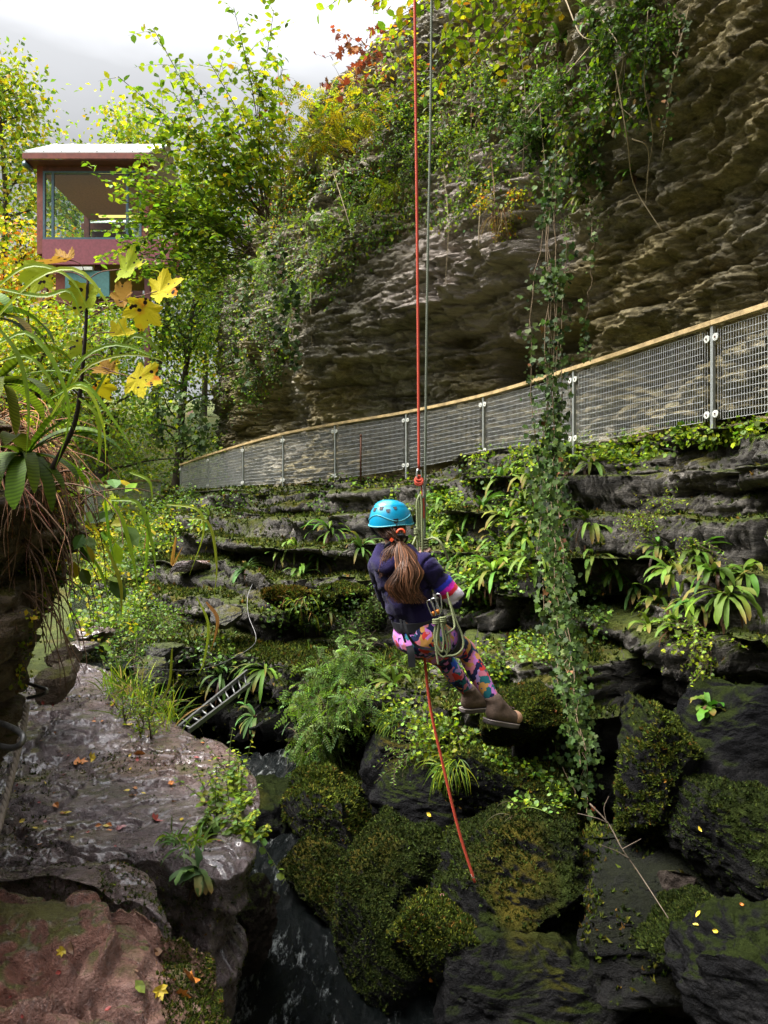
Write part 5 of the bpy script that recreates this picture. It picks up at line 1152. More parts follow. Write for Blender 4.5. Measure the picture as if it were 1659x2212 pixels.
blades('broad arching grass blades in front of the sycamore, top left', [[(q[0], q[1], d) for q in a] for d, a in (
    (2.3, [(-20, 700), (80, 600), (170, 585), (235, 660), (283, 745)]), (2.35, [(-30, 640), (60, 575), (150, 600), (200, 690)]), (2.2, [(-10, 700), (40, 770), (62, 880), (55, 1000)]),
    (2.25, [(0, 740), (60, 720), (120, 790), (150, 900), (120, 1010)]), (2.3, [(-20, 620), (90, 640), (150, 630), (180, 700)]), (2.4, [(-30, 790), (60, 770), (120, 840), (160, 930)]))], 941, .0075)
blades('pair of long yellow-green blades arching right across the sycamore stem', [[(q[0], q[1], d) for q in a] for d, a in (
    (2.4, [(130, 900), (165, 790), (240, 745), (320, 765), (328, 795)]), (2.45, [(120, 890), (180, 800), (260, 768), (340, 775), (372, 800)]), (2.35, [(110, 900), (150, 840), (195, 850), (225, 930), (228, 1020)]),
    (2.4, [(110, 860), (180, 830), (240, 900), (305, 1000)]), (2.4, [(170, 860), (210, 900), (215, 980), (206, 1010)]), (2.5, [(200, 860), (280, 730), (345, 760), (370, 830)]))], 942, .0075)
blades('thin grass blades hanging in the gap over the stream, some dry and orange', [[(q[0], q[1], d) for q in a] for d, a in (
    (3.4, [(250, 1090), (270, 1140), (290, 1220), (300, 1290)]), (3.3, [(240, 1080), (300, 1090), (330, 1180), (338, 1260)]), (3.5, [(225, 1060), (235, 1150), (250, 1230)]),
    (3.3, [(320, 1110), (318, 1190), (308, 1290)]), (3.6, [(180, 1180), (220, 1240), (240, 1320)]), (3.4, [(280, 1020), (322, 1040), (330, 1090)]), (3.5, [(230, 1180), (260, 1260), (262, 1340)]))], 943, .008)
blades('dry orange grass blades dangling over the ledges, left of centre', [[(q[0], q[1], d) for q in a] for d, a in (
    (3.6, [(360, 1090), (425, 1100), (440, 1150), (408, 1245)]), (3.6, [(395, 1120), (450, 1130), (468, 1220), (462, 1290)]), (3.7, [(425, 1290), (450, 1350), (440, 1430), (425, 1460)]),
    (3.7, [(445, 1300), (470, 1340), (455, 1410)]), (3.7, [(380, 1160), (372, 1220), (395, 1180)]), (3.9, [(372, 1400), (365, 1480), (340, 1530)]))], 944, .008, pal=[((.42, .24, .05), 2), ((.26, .30, .03), 2), ((.36, .16, .06), 1)])

# sycamore sapling with tar spots
def spot_mat(name, base, edge):
    m, nt, out = newmat(name); k = NT(nt); p = k.n('TexCoord').outputs['Object']
    n = k.noise(p, 14, 3, .5)
    c = k.mix(k.mr(n, .54, .70), base, edge)
    v = k.n('TexVoronoi', feature='F1'); v.inputs['Scale'].default_value = 48; k.l(p, v.inputs['Vector'])
    s = k.mr(k.math('ADD', v.outputs['Distance'], k.math('MULTIPLY', k.math('SUBTRACT', .62, n), 1.3)), .30, .38, 1, 0)
    c = k.mix(s, c, (.016, .008, .006))
    b = k.bsdf(None, c, .7, k.bump(k.noise(p, 90, 3), .4, .004), spec=.12); t = k.n('BsdfTranslucent'); k.l(c, t.inputs['Color'])
    x = k.n('MixShader'); x.inputs[0].default_value = .4; k.l(b.outputs[0], x.inputs[1]); k.l(t.outputs[0], x.inputs[2]); k.l(x.outputs[0], out.inputs['Surface'])
    return m
M_spY = spot_mat('spotted_yellow_leaf', (.50, .42, .012), (.52, .17, .012)); M_spB = spot_mat('spotted_brown_leaf', (.30, .16, .02), (.11, .045, .02)); M_spG = spot_mat('spotted_green_leaf', (.26, .32, .012), (.42, .38, .015))
stem_ = smooth_line(PL([(95, 1040, 2.62), (130, 980, 2.6), (165, 900, 2.55), (183, 740, 2.5), (190, 600, 2.5)]), 24)
sap = empty('sycamore_sapling', stem_[0], 'sycamore sapling with yellow leaves covered in black tar spots, left foreground', 'sapling')
V, F = tube(stem_, np.linspace(.011, .0045, 24), 7); obj('stem', V, F, M_wood, sap, np.tile((.035, .025, .022), (len(V), 1)))
r_ = np.random.default_rng(951)
for (u, v, s, ang, tiltz, mt, jn, d) in [
    (320, 640, .165, 62, .25, M_spY, (186, 690), 2.38), (318, 640, .155, 190, .3, M_spY, (186, 690), 2.40), (272, 815, .17, 100, .2, M_spY, (172, 800), 2.42), (160, 555, .17, 262, 1.1, M_spB, (188, 605), 2.45),
    (195, 605, .17, 200, .6, M_spG, (189, 605), 2.5), (245, 590, .17, 75, .35, M_spG, (189, 605), 2.48), (120, 590, .16, 255, .4, M_spG, (189, 605), 2.55), (232, 720, .12, 80, .9, M_spY, (183, 740), 2.52),
    (120, 640, .13, 250, .9, M_spB, (184, 700), 2.55), (240, 770, .12, 190, .5, M_spY, (176, 780), 2.6), (185, 730, .12, 210, .6, M_spG, (183, 735), 2.6), (255, 665, .13, 35, 1.2, M_spB, (187, 660), 2.44), (250, 800, .11, 280, .8, M_spB, (172, 805), 2.44), (210, 820, .11, 150, .5, M_spY, (170, 820), 2.62)]:
    a = rad(ang); b = P(u, v, d); dr = np.array([math.sin(a), .25 * r_.normal() - .1, math.cos(a)]); nn = np.array([.15 * r_.normal(), -1, tiltz])
    tv = T_MAPLE[0].copy(); tv[:, 2] += .10 * np.sin(tv[:, 0] * 5 + r_.random() * 6) + (.5 * tv[:, 0] ** 2 + .3 * (tv[:, 1] - .4) ** 2) * (tiltz > .8)
    V, F, C = leaves((tv, T_MAPLE[1]), b[None], dr[None], nn[None], s * .84, np.ones((1, 3)))
    lo = obj('leaf', V - b, F, mt, sap, None, True); lo.location = tuple(b - stem_[0])
    j = P(jn[0], jn[1], 2.5); pt = smooth_line(np.array([j, (j + b) / 2 + np.array([0, 0, .015]), b + norm(dr) * s * .2]), 8); V, F = tube(pt, .0018, 4); obj('leaf_stalk', V, F, M_wood, sap, np.tile((.16, .08, .06), (len(V), 1)))

# ---- fallen leaves and twigs ---------------------------------------------------------
FL = {}
for nm, c in (('orange', (.45, .15, .02)), ('yellow', (.55, .40, .03)), ('red', (.28, .05, .04)), ('brown', (.15, .075, .035)), ('pink', (.38, .17, .17)), ('green', (.16, .2, .03))):
    FL[nm] = plain('fallen_' + nm + '_leaf', c, .5, var=.35, vscale=40)
def fallen(u, v, s, nm, label=None, T=T_OVAL, group=None, k_=[0]):
    h = slabC.hit(u, v) or ALLC.hit(u, v)
    if h is None: return
    k_[0] += 1; r = np.random.default_rng(1000 + k_[0]); p, n = h[0], h[1]
    tv = T[0].copy(); tv[:, :2] -= np.array([0, .45]); tv[:, 2] += (.55 * tv[:, 0] ** 2 + .4 * tv[:, 1] ** 2) * r.uniform(.3, 1.3) + .05 * r.normal(size=len(tv))
    dr = np.cross(n, norm(r.normal(size=3))); V, F, C = leaves((tv, T[1]), np.zeros((1, 3)), norm(dr)[None], (n + .25 * r.normal(size=3))[None], s, np.ones((1, 3)))
    o_ = obj('fallen_leaf', V, F, FL[nm], None, None, False); o_.location = tuple(p + n * .006); tag(o_, label, 'leaf', group)
for q in [(405, 2114, .085, 'orange', 'large curled orange leaf on the red foreground rock', T_MAP2), (345, 2144, .05, 'yellow', 'yellow-orange leaf left of the large curled one on the red rock', T_MAP2), (395, 2150, .06, 'orange', 'torn orange leaf just below the large curled one on the red rock', T_MAP2),
          (300, 2131, .055, 'green', 'curled dull green leaf in a crack of the red rock'), (132, 2056, .035, 'yellow', 'small yellow leaf on the left half of the red foreground rock', T_MAP2), (157, 2049, .05, 'brown', 'brown leaf beside the small yellow one on the red rock'),
          (342, 2054, .05, 'brown', 'dark brown rolled leaf in the middle of the red rock'), (120, 1741, .06, 'orange', 'orange leaf at the left of the wet shelf'), (145, 1759, .07, 'yellow', 'long yellow leaf below the orange one on the wet shelf', T_LANCE),
          (285, 1720, .05, 'orange', 'small orange leaf in the middle of the wet shelf', T_MAP2), (370, 1694, .05, 'orange', 'bright orange leaf toward the right of the wet shelf', T_MAP2), (262, 1789, .075, 'pink', 'ribbed pink leaf near the front of the wet shelf'),
          (235, 1784, .045, 'orange', 'little orange leaf left of the pink ribbed one'), (340, 1772, .08, 'red', 'dark red leaf near the front of the wet shelf', T_MAP2), (440, 1736, .05, 'orange', 'orange leaf at the foot of the nettles', T_MAP2),
          (75, 1791, .04, 'yellow', 'yellow leaf at the front left of the wet shelf'), (125, 1796, .06, 'pink', 'dull pink leaf at the front left of the wet shelf'), (280, 1568, .09, 'yellow', 'pale yellow leaf in front of the grassy clump'), (315, 1576, .07, 'yellow', 'yellow leaf right of the pale one, near the ladder foot'),
          (300, 1631, .09, 'orange', 'large orange-brown leaf in the middle back of the shelf'), (245, 1521, .09, 'orange', 'orange leaf at the back left of the grassy clump'), (175, 1648, .11, 'orange', 'big orange leaf at the left middle of the wet shelf', T_MAP2), (425, 1638, .05, 'red', 'small red leaf at the right back of the wet shelf'),
          (200, 1640, .09, 'yellow', 'yellow-green leaf beside the big orange leaf on the shelf', T_MAP2), (520, 1511, .07, 'yellow', 'yellow leaf caught on the ledge right of the ladder'), (927, 1759, .06, 'yellow', 'curled yellow leaf stuck on the jutting dark boulder'), (1514, 1791, .04, 'yellow', 'yellow leaf on the bulging right-hand overhang'),
          (1509, 1977, .05, 'yellow', 'yellow leaf highest on the leaning mossy boulder', T_LANCE), (1503, 2000, .035, 'yellow', 'yellow leaf below the highest one on the leaning boulder'), (1546, 2010, .035, 'yellow', 'yellow leaf to the right on the leaning boulder'), (1600, 1955, .03, 'orange', 'small orange leaf at the right of the leaning boulder'),
          (864, 2029, .05, 'yellow', 'yellow leaf on the sloping mossy rib by the stream'), (932, 2116, .045, 'orange', 'orange leaf low on the gorge rock, right of the stream'), (954, 1936, .045, 'pink', 'pale leaf at the left of the mossy dome')]:
    fallen(*q)
r_ = np.random.default_rng(961)
for nm in ('orange', 'red', 'brown', 'yellow'):
    for i in range(22):
        fallen(r_.uniform(30, 480), r_.uniform(1500, 1830), r_.uniform(.018, .045), nm, f'tiny {nm} leaf scrap scattered on the wet shelf', group=f'tiny {nm} leaf scraps on the wet shelf')
for i in range(14):
    fallen(r_.uniform(20, 460), r_.uniform(1980, 2200), r_.uniform(.014, .03), 'red' if i % 2 else 'brown', ('tiny red leaf scrap on the red foreground rock' if i % 2 else 'tiny brown leaf scrap on the red foreground rock'), group='leaf scraps on the red foreground rock')
tw = empty('dead_branch', P(1444, 1984, 4.6), 'thin bare pale branch propped across the dark slot at the lower right', 'branch')
mb = MB()
for pts, r0 in (([(1274, 1736, 4.9), (1314, 1779, 4.85), (1344, 1834, 4.75), (1379, 1884, 4.7), (1444, 1984, 4.35)], .006), ([(1314, 1779, 4.85), (1290, 1768, 4.8), (1248, 1757, 4.8)], .005), ([(1360, 1855, 4.72), (1330, 1838, 4.7), (1294, 1824, 4.65)], .004), ([(1344, 1834, 4.75), (1385, 1812, 4.8)], .003), ([(1310, 1775, 4.8), (1305, 1745, 4.8), (1315, 1720, 4.8)], .003)):
    V, F = tube(smooth_line(PL(pts), 16), np.linspace(r0, r0 * .5, 16), 5); mb.add(V, F, (.15, .115, .085))
mb.build('twig', M_wood, tw)
# ================================================================== RAILING, CABIN, LADDER, IRONWORK
M_steel = plain('galvanised_steel', (.42, .44, .44), .42, .7, var=.12, vscale=30)
M_wire = plain('galvanised_wire', (.52, .53, .52), .5, .3, var=.1)
M_bracket = plain('white_bracket', (.62, .63, .58), .45, .2)
M_rail = plain('weathered_handrail', (.38, .27, .125), .6, var=.35, vscale=6, bump=.3)
M_rust = plain('rusty_iron', (.11, .05, .03), .8, .3, var=.4, vscale=30, bump=.5)
M_iron = plain('grey_iron', (.16, .155, .15), .45, .7, var=.25, vscale=30, bump=.3)
fence = empty('railing', (FXY[0][0], FXY[0][1], FBASE[0]), 'long galvanised mesh railing with timber handrail along the rock walkway', 'railing')
ext = np.array([[4.72, 5.5], *FXY.tolist()]); zt = np.array([2.10, 2.10, 2.10, 2.10, 2.06, 2.0, 1.94, 1.87, 1.80, 1.68]); zbt = np.concatenate([[.98], FBASE])
ft = along(np.column_stack([ext, zt, zbt]), np.linspace(0, 9, 181))
def path_box(p, w, h, name, mat):
    t = norm(np.gradient(p, axis=0)); s_ = norm(np.cross(t, [0, 0, 1.])); u_ = np.cross(s_, t); n = len(p)
    c = [(-w, -h), (w, -h), (w, h), (-w, h)]
    V = np.stack([p + s_ * a / 2 + u_ * b / 2 for a, b in c], 1).reshape(-1, 3)
    F = np.concatenate([grid_faces(n, 4, True), [[0, 1, 2, 3], [4 * n - 1, 4 * n - 2, 4 * n - 3, 4 * n - 4]]])
    return obj(name, V, F, mat, fence, None, False)
hp_ = ft[:, :3] + np.array([0, 0, .03]); rr_ = np.random.default_rng(5)
for i in range(0, 9):
    seg = hp_[i * 20:(i + 1) * 20 + 1].copy(); dseg = norm(seg[-1] - seg[0]); seg[-1] -= dseg * .004
    path_box(seg, .085, .055, 'handrail', M_rail)
for i in range(10):
    x, y, z1_, z0_ = ft[i * 20]; t = norm(ft[min(180, i * 20 + 1), :2] - ft[max(0, i * 20 - 1), :2]); t3 = np.array([t[0], t[1], 0])
    if i > 0:
        V, F = beam((x, y, z0_ - (.35 if 4 <= i else .12)), (x, y, z1_ - .005), .04, .04, (t[0], t[1], 0)); obj('post', V, F, M_steel, fence, None, False)
        nrm_ = np.array([-t[1], t[0], 0]); nrm_ = nrm_ if nrm_[1] < 0 or nrm_[0] < 0 else -nrm_
        for zc in (z1_ - .14, z0_ + .12):
            for sg in (-1, 1):
                c = np.array([x, y, zc]) + t3 * sg * .066 + nrm_ * .02
                a = np.linspace(0, 2 * np.pi, 16, endpoint=False)
                ring = [c + nrm_ * o_ + t3 * (np.cos(a) * .042)[:, None] + np.array([0, 0, 1.]) * (np.sin(a) * .042)[:, None] for o_ in (0, .012)]
                V = np.vstack(ring + [c[None], (c + nrm_ * .012)[None]]); j = np.arange(16)
                F = [grid_faces(2, 16, True), np.concatenate([np.stack([np.full(16, 32), (j + 1) % 16, j], 1), np.stack([np.full(16, 33), 16 + j, 16 + (j + 1) % 16], 1)])]
                br = obj('bracket', V, F, M_bracket, fence, None, False)
                Vb, Fb = box(c + nrm_ * .016, (.016, .016, .016)); bo_ = obj('bolt', Vb, Fb, M_rust, br, None, False)
    if i < 9:
        m = MB(); a, b = ft[i * 20], ft[i * 20 + 20]; L = np.linalg.norm(b[:2] - a[:2]); sub = ft[i * 20:i * 20 + 21]
        n = int(L / .040)
        for q in range(n):
            f = (.06 + (L - .12) * (q + .5) / n) / L * 20; j = min(int(f), 19); w_ = sub[j] * (1 - f + j) + sub[j + 1] * (f - j)
            V, F = box((w_[0], w_[1], (w_[2] + w_[3]) / 2), (.0042, .0042, w_[2] - w_[3] - .10)); m.add(V, F)
        for q in range(14):
            fz = q / 13; zl = sub[:, 3] + .05 + (sub[:, 2] - sub[:, 3] - .10) * fz
            pts = np.column_stack([sub[:, :2], zl])[1:-1]; V, F = tube(pts, .0026, 4); m.add(V, F)
        m.build('mesh_panel', M_wire, fence, False)
far = empty('railing', P(190, 1105, 22.5), 'short far mesh railing with a thin rail beyond the long railing, at the left', 'railing')
A_, B_ = P(185, 1040, 22.5), P(345, 1038, 26); hgt = 1.0
path = np.array([A_ + (B_ - A_) * t for t in np.linspace(0, 1, 12)])
V, F = beam(A_, B_, .08, .06); obj('handrail', V, F, M_rail, far, None, False)
for t in (0, .5, 1):
    q = A_ + (B_ - A_) * t; V, F = beam(q - [0, 0, hgt + .2], q - [0, 0, .032], .05, .05, (1, 0, 0)); obj('post', V, F, M_steel, far, None, False)
m = MB()
for q in range(110):
    c = A_ + (B_ - A_) * (q + .5) / 110; V, F = box(c - [0, 0, .55], (.008, .008, .95)); m.add(V, F)
for q in range(13):
    V, F = beam(A_ - [0, 0, .08 + .075 * q], B_ - [0, 0, .08 + .075 * q], .008, .008); m.add(V, F)
m.build('mesh_panel', M_wire, far, False)
b = P(779, 1033, 16.3); V, F = tube([b - [0, 0, .1], b + [0, 0, .45], b + [.004, 0, .92]], [.02, .02, .02], 8); m = MB(); m.add(V, F); V, F = ball(b + [.004, 0, .93], (.032, .032, .03), 10, 6); m.add(V, F)
tag(recenter(m.build('iron_stake', M_rust)), 'rusty upright iron stake against the railing mesh, left of the ropes', 'stake')

# ---- cabin ---------------------------------------------------------------
M_red = plain('red_brown_timber', (.19, .045, .028), .6, var=.25, vscale=5, bump=.3); M_redd = plain('dark_red_timber', (.10, .028, .022), .6, var=.25, vscale=5)
M_plum = plain('plum_board', (.23, .055, .075), .6, var=.15); M_roof = plain('pale_metal_roof', (.50, .51, .49), .4, .3, var=.06)
M_teal = plain('teal_panel', (.06, .17, .17), .5, var=.15); M_frame = plain('blue_grey_frame', (.07, .12, .15), .4, .2); M_in = plain('cabin_interior', (.30, .17, .07), .8)
M_litslat, nt_, out_ = newmat('glowing_slat'); k = NT(nt_); em = k.n('Emission'); em.inputs['Color'].default_value = (1, .72, .22, 1); em.inputs['Strength'].default_value = .55; k.l(em.outputs[0], out_.inputs['Surface'])  # emission that makes plain yellow slats look lit
M_glass, nt_, out_ = newmat('cabin_glass'); k = NT(nt_); gl = k.n('BsdfGlossy'); gl.inputs['Roughness'].default_value = .03; gl.inputs['Color'].default_value = (.9, .95, 1, 1)
tr = k.n('BsdfTransparent'); tr.inputs['Color'].default_value = (.75, .82, .78, 1); fr = k.n('Fresnel'); fr.inputs['IOR'].default_value = 1.4; mx = k.n('MixShader'); k.l(fr.outputs[0], mx.inputs[0]); k.l(tr.outputs[0], mx.inputs[1]); k.l(gl.outputs[0], mx.inputs[2]); k.l(mx.outputs[0], out_.inputs['Surface'])
D = 26.0
def cz(v): return (CV - v) / FPX * D
def cx_(u): return (u - CU) / FPX * D
x0, x1 = cx_(80), cx_(318); zb_, zt_ = cz(548), cz(352); yb = D + 4.2
cab = empty('cabin', (x0, D, cz(700)), 'red-brown timber cabin with big window and pale metal roof above the trees', 'cabin')
def part(name, mat, boxes, par=cab, smooth=False):
    m = MB()
    for lo, hi in boxes:
        lo = np.array(lo, float); hi = np.array(hi, float); V, F = box((lo + hi) / 2, hi - lo); m.add(V, F)
    return m.build(name, mat, par, smooth)
wx0, wx1, wz0, wz1 = cx_(93), cx_(306), cz(518), cz(370)
part('wall', M_plum, [((x0, D + .16, zb_), (x0 + .12, yb, wz0)), ((x1 - .12, D + .16, zb_), (x1, yb, wz0)), ((x0 + .121, yb - .12, zb_), (x1 - .121, yb, wz0))])
for xa, ya in ((x0, D), (wx1, D), (x0, yb - .14), (x1 - .2, yb - .14)): part('post', M_red, [((xa - (.003 if ya == D else 0), ya - .003, zb_ - .003), (xa + .2, ya + .15, zt_))])
part('lintel', M_redd, [((wx0, D - .01, wz1), (wx1, D + .15, zt_))])
part('floor', M_in, [((x0 + .16, D + .16, zb_ - .05), (x1 - .16, yb - .01, zb_ + .08))]); part('ceiling', M_in, [((x0 + .16, D + .16, zt_ - .35), (x1 - .16, yb - .01, zt_ - .28))])
wn = part('window', M_frame, [((wx0, D - .02, wz0), (wx0 + .07, D + .10, wz1)), ((wx0 + .07, D - .02, wz0), (wx1, D + .10, wz0 + .08)), ((wx0 + .07, D - .02, wz1 - .06), (wx1, D + .10, wz1)), ((wx1 - .07, D - .021, wz0 + .08), (wx1, D + .099, wz1 - .06)), ((cx_(111), D, wz0 + .08), (cx_(116), D + .08, wz1 - .06)), ((cx_(272), D, wz0 + .08), (cx_(277), D + .08, wz1 - .06))])
part('pane', M_glass, [((wx0 + .071, D + .03, wz0 + .081), (wx1 - .071, D + .04, wz1 - .061))], wn)
part('lit_slat', M_litslat, [((cx_(170), D + 1.8, cz(424)), (cx_(265), D + 1.9, cz(420)))]); part('lit_slat', M_litslat, [((cx_(205), D + 1.2, cz(500)), (cx_(265), D + 1.3, cz(497)))])  # yellow-lit beams imitated by slats with their own glow, not lamps
part('apron_board', M_plum, [((x0 + .21, D - .06, cz(572)), (x1 + .9, D - .005, wz0 - .003))])
part('skirting', M_teal, [((cx_(140), D + .02, cz(640)), (cx_(235), D + .12, cz(585)))]); part('skirting_beam', M_bracket, [((cx_(135), D - .05, cz(584)), (cx_(200), D + .1, cz(577)))])
part('base_wall', M_red, [((cx_(112), D + .3, cz(650)), (cx_(165), D + .5, zb_ - .055))])
for u_ in (84, 200, 308): part('stilt', M_redd, [((cx_(u_), D + .2, cz(800)), (cx_(u_) + .18, D + .38, zb_ - .055))])
# pitched metal roof: eave in front, ridge behind
ze, zr = cz(341), cz(303) + .9; ye, yr = D - .45, D + 2.1; rx0, rx1 = cx_(66), cx_(330)
m = MB(); n = 7
for i in range(n):
    a = rx0 + (rx1 - rx0) * i / n; b = rx0 + (rx1 - rx0) * (i + 1) / n
    V = np.array([[a, ye, ze], [b, ye, ze], [b, yr, zr], [a, yr, zr], [a, ye, ze - .06], [b, ye, ze - .06], [b, yr, zr - .06], [a, yr, zr - .06]]); m.add(V, box((0, 0, 0), (1, 1, 1))[1])
    V, F = beam((a + .03, ye - .01, ze + .02), (a + .03, yr, zr + .02), .035, .03); m.add(V, F)
    V = np.array([[a, yr, zr], [b, yr, zr], [b, yb + .6, ze], [a, yb + .6, ze], [a, yr, zr - .06], [b, yr, zr - .06], [b, yb + .6, ze - .06], [a, yb + .6, ze - .06]]); m.add(V, box((0, 0, 0), (1, 1, 1))[1])
rf = m.build('roof', M_roof, cab, False)
part('gable', M_redd, [((x0 + .02, D + .3, zt_ + .003), (x0 + .12, yb - .3, zt_ + .25))])
part('fascia', M_red, [((rx0 - .05, ye - .05, ze - .26), (rx1, ye - .012, ze - .065))]); part('soffit', M_redd, [((rx0, ye, ze - .30), (rx1, D + .2, ze - .262))])
V, F = tube([(rx0 - .02, ye + .05, ze - .38), (rx0 - .02, D + .1, ze - .38)], .09, 12); obj('gutter_end', V, F, M_frame, cab)
sh = empty('cabin', (cx_(78), D + 3, cz(455)), 'smaller lean-to roof of a second hut behind the left corner of the cabin', 'hut')
m = MB(); m.add(np.array([[cx_(62), D + 4.6, cz(420) + .8], [cx_(170), D + 4.6, cz(420) + .8], [cx_(190), D + 6.6, cz(395) + 1.3], [cx_(100), D + 6.6, cz(395) + 1.3], [cx_(62), D + 4.6, cz(420) + .74], [cx_(170), D + 4.6, cz(420) + .74], [cx_(190), D + 6.6, cz(395) + 1.24], [cx_(100), D + 6.6, cz(395) + 1.24]]), box((0, 0, 0), (1, 1, 1))[1]); m.build('roof', M_roof, sh, False)
part('fascia', M_red, [((cx_(62), D + 4.5, cz(420) + .50), (cx_(170), D + 4.58, cz(420) + .735))], sh); part('wall', M_redd, [((cx_(80), D + 4.9, cz(560)), (cx_(180), D + 6.4, cz(420) + .55))], sh)

# ---- ladder ---------------------------------------------------------------
M_lad = plain('dull_aluminium', (.15, .15, .145), .45, .7, var=.2, vscale=25)
la0, la1 = P(384, 1574, 6.75), P(534, 1450, 9.1); lb0, lb1 = P(408, 1579, 6.7), P(540, 1478, 8.9)
ladr = empty('ladder', la0, 'grey metal ladder slanting from the wet shelf up to the mossy ledges', 'ladder')
for a, b in ((la0, la1), (lb0, lb1)):
    V, F = beam(a, b, .022, .045); obj('rail', V, F, M_lad, ladr, None, False)
for i in range(9):
    t = (i + .4) / 9; a = la0 + (la1 - la0) * t; b = lb0 + (lb1 - lb0) * t; d = norm(b - a); V, F = tube([a + d * .012, b - d * .012], .011, 8); obj('rung', V, F, M_lad, ladr)
# ---- hanging wire, step irons, hand cable -----------------------------------
h = PL([(545, 1262, 10.9), (535, 1290, 10.7), (537, 1330, 10.5), (553, 1375, 10.2), (540, 1400, 9.9), (480, 1432, 9.4), (420, 1447, 9.0), (350, 1446, 8.6), (280, 1440, 8.4)])
V, F = tube(smooth_line(h, 60), .0042, 6); tag(recenter(obj('steel_wire', V, F, M_iron)), 'thin steel wire looping down from the ledge towards the grassy clump', 'wire')
def staple(pts, label, r=.011):
    V, F = tube(smooth_line(PL(pts), 40) if len(pts) > 4 else np.concatenate([np.linspace(a, b, 8) for a, b in zip(PL(pts)[:-1], PL(pts)[1:])]), r, 8); tag(recenter(obj('step_iron', V, F, M_iron)), label, 'step iron')
staple([(40, 1470, 4.3), (85, 1484, 4.0), (101, 1490, 3.95), (92, 1500, 3.95), (60, 1508, 4.05)], 'bent iron step rung on the bank above the hand cable', .010)
staple([(-40, 1555, 3.3), (10, 1565, 3.2), (50, 1590, 3.1), (28, 1615, 3.1), (-45, 1600, 3.25)], 'larger square iron step at the left edge, lower on the bank', .013)
cb = smooth_line(PL([(58, 1522, 3.6), (46, 1590, 3.42), (24, 1680, 3.25), (0, 1775, 3.1), (-30, 1880, 2.95)]), 120)
m = MB(); t_, a_, b_ = frames(cb); ph = np.linspace(0, 60, 120)
for q in range(3):
    V, F = tube(cb + .0075 * (a_ * np.cos(ph + q * 2.094)[:, None] + b_ * np.sin(ph + q * 2.094)[:, None]), .0085, 6); m.add(V, F)
tag(recenter(m.build('hand_cable', plain('twisted_cable', (.27, .22, .18), .7, .1, var=.2))), 'thick twisted hand cable running down the bank at the left edge', 'cable')
# ================================================================== THE HIKER ON THE ROPE
J = {k: P(*v) for k, v in dict(pelv=(912, 1365, 4.22), waist=(884, 1305, 4.19), chest=(868, 1238, 4.17), neck=(850, 1186, 4.17), skull=(845, 1137, 4.19), chin=(868, 1168, 4.28),
    shL=(819, 1222, 4.27), shR=(918, 1219, 4.07), elL=(838, 1300, 4.50), wrL=(896, 1224, 4.42), elR=(984, 1295, 4.12), wrR=(938, 1262, 4.34),
    hipL=(884, 1372, 4.30), hipR=(944, 1372, 4.14), knL=(960, 1425, 4.58), knR=(1008, 1405, 4.38), anL=(1018, 1500, 4.66), anR=(1073, 1524, 4.27), toL=(1066, 1506, 4.76), toR=(1112, 1556, 4.34)).items()}
def capsule(p, q, r0, r1, n=14, m=5):
    p = np.asarray(p, float); q = np.asarray(q, float); d = q - p; L = np.linalg.norm(d); d = d / L
    a = norm(np.cross(d, [.3, .2, 1.])); b = np.cross(d, a); rows = []
    for f in np.linspace(-np.pi / 2 + .15, 0, m): rows.append((math.sin(f) * r0, math.cos(f) * r0))
    for f in np.linspace(0, np.pi / 2 - .15, m): rows.append((L + math.sin(f) * r1, math.cos(f) * r1))
    th = np.arange(n) / n * 2 * np.pi; V = np.concatenate([p + d * h + r * (a * np.cos(th)[:, None] + b * np.sin(th)[:, None]) for h, r in rows] + [[p - d * r0], [q + d * r1]])
    k = len(rows); F = [grid_faces(k, n, True)]; i = np.arange(n); i1 = (i + 1) % n
    F.append(np.concatenate([np.stack([np.full(n, k * n), i1, i], 1), np.stack([np.full(n, k * n + 1), (k - 1) * n + i, (k - 1) * n + i1], 1)])); return V, F
def chain(m, pts, rs):
    for i in range(len(pts) - 1): m.add(*capsule(pts[i], pts[i + 1], rs[i], rs[i + 1]))
def fuse(m, voxel, smooth=4):
    """one continuous skin over the joined limbs"""
    V, F, _ = m.get(); me = mesh_data('tmp', V, F); o = bpy.data.objects.new('tmp', me); COL.objects.link(o)
    r = o.modifiers.new('r', 'REMESH'); r.mode = 'VOXEL'; r.voxel_size = voxel
    s_ = o.modifiers.new('s', 'SMOOTH'); s_.iterations = smooth; s_.factor = .5
    dg = bpy.context.evaluated_depsgraph_get(); ev = o.evaluated_get(dg); m2 = bpy.data.meshes.new_from_object(ev)
    n = len(m2.vertices); a = np.empty(n * 3, np.float32); m2.vertices.foreach_get('co', a); a = a.reshape(-1, 3)
    Fq = np.array([list(p.vertices) for p in m2.polygons if len(p.vertices) == 4]); Ft = np.array([list(p.vertices) for p in m2.polygons if len(p.vertices) == 3])
    bpy.data.objects.remove(o); bpy.data.meshes.remove(m2)
    return a.astype(float), [f for f in (Ft, Fq) if len(f)]
person = empty('person', P(912, 1571, 4.3), 'person in blue helmet, navy jumper and patterned leggings hanging on the ropes, seen from behind', 'person')
SK = (.52, .30, .22)
rightv = norm(J['shR'] - J['shL']); upv = norm(J['neck'] - J['pelv']); fwd = norm(np.cross(upv, rightv)); 
if fwd[1] < 0: fwd = -fwd
hup = norm(np.array([-.05, -.08, 1.])); hf = norm(np.array([.62, .78, -.05])); hr = norm(np.cross(hf, hup))
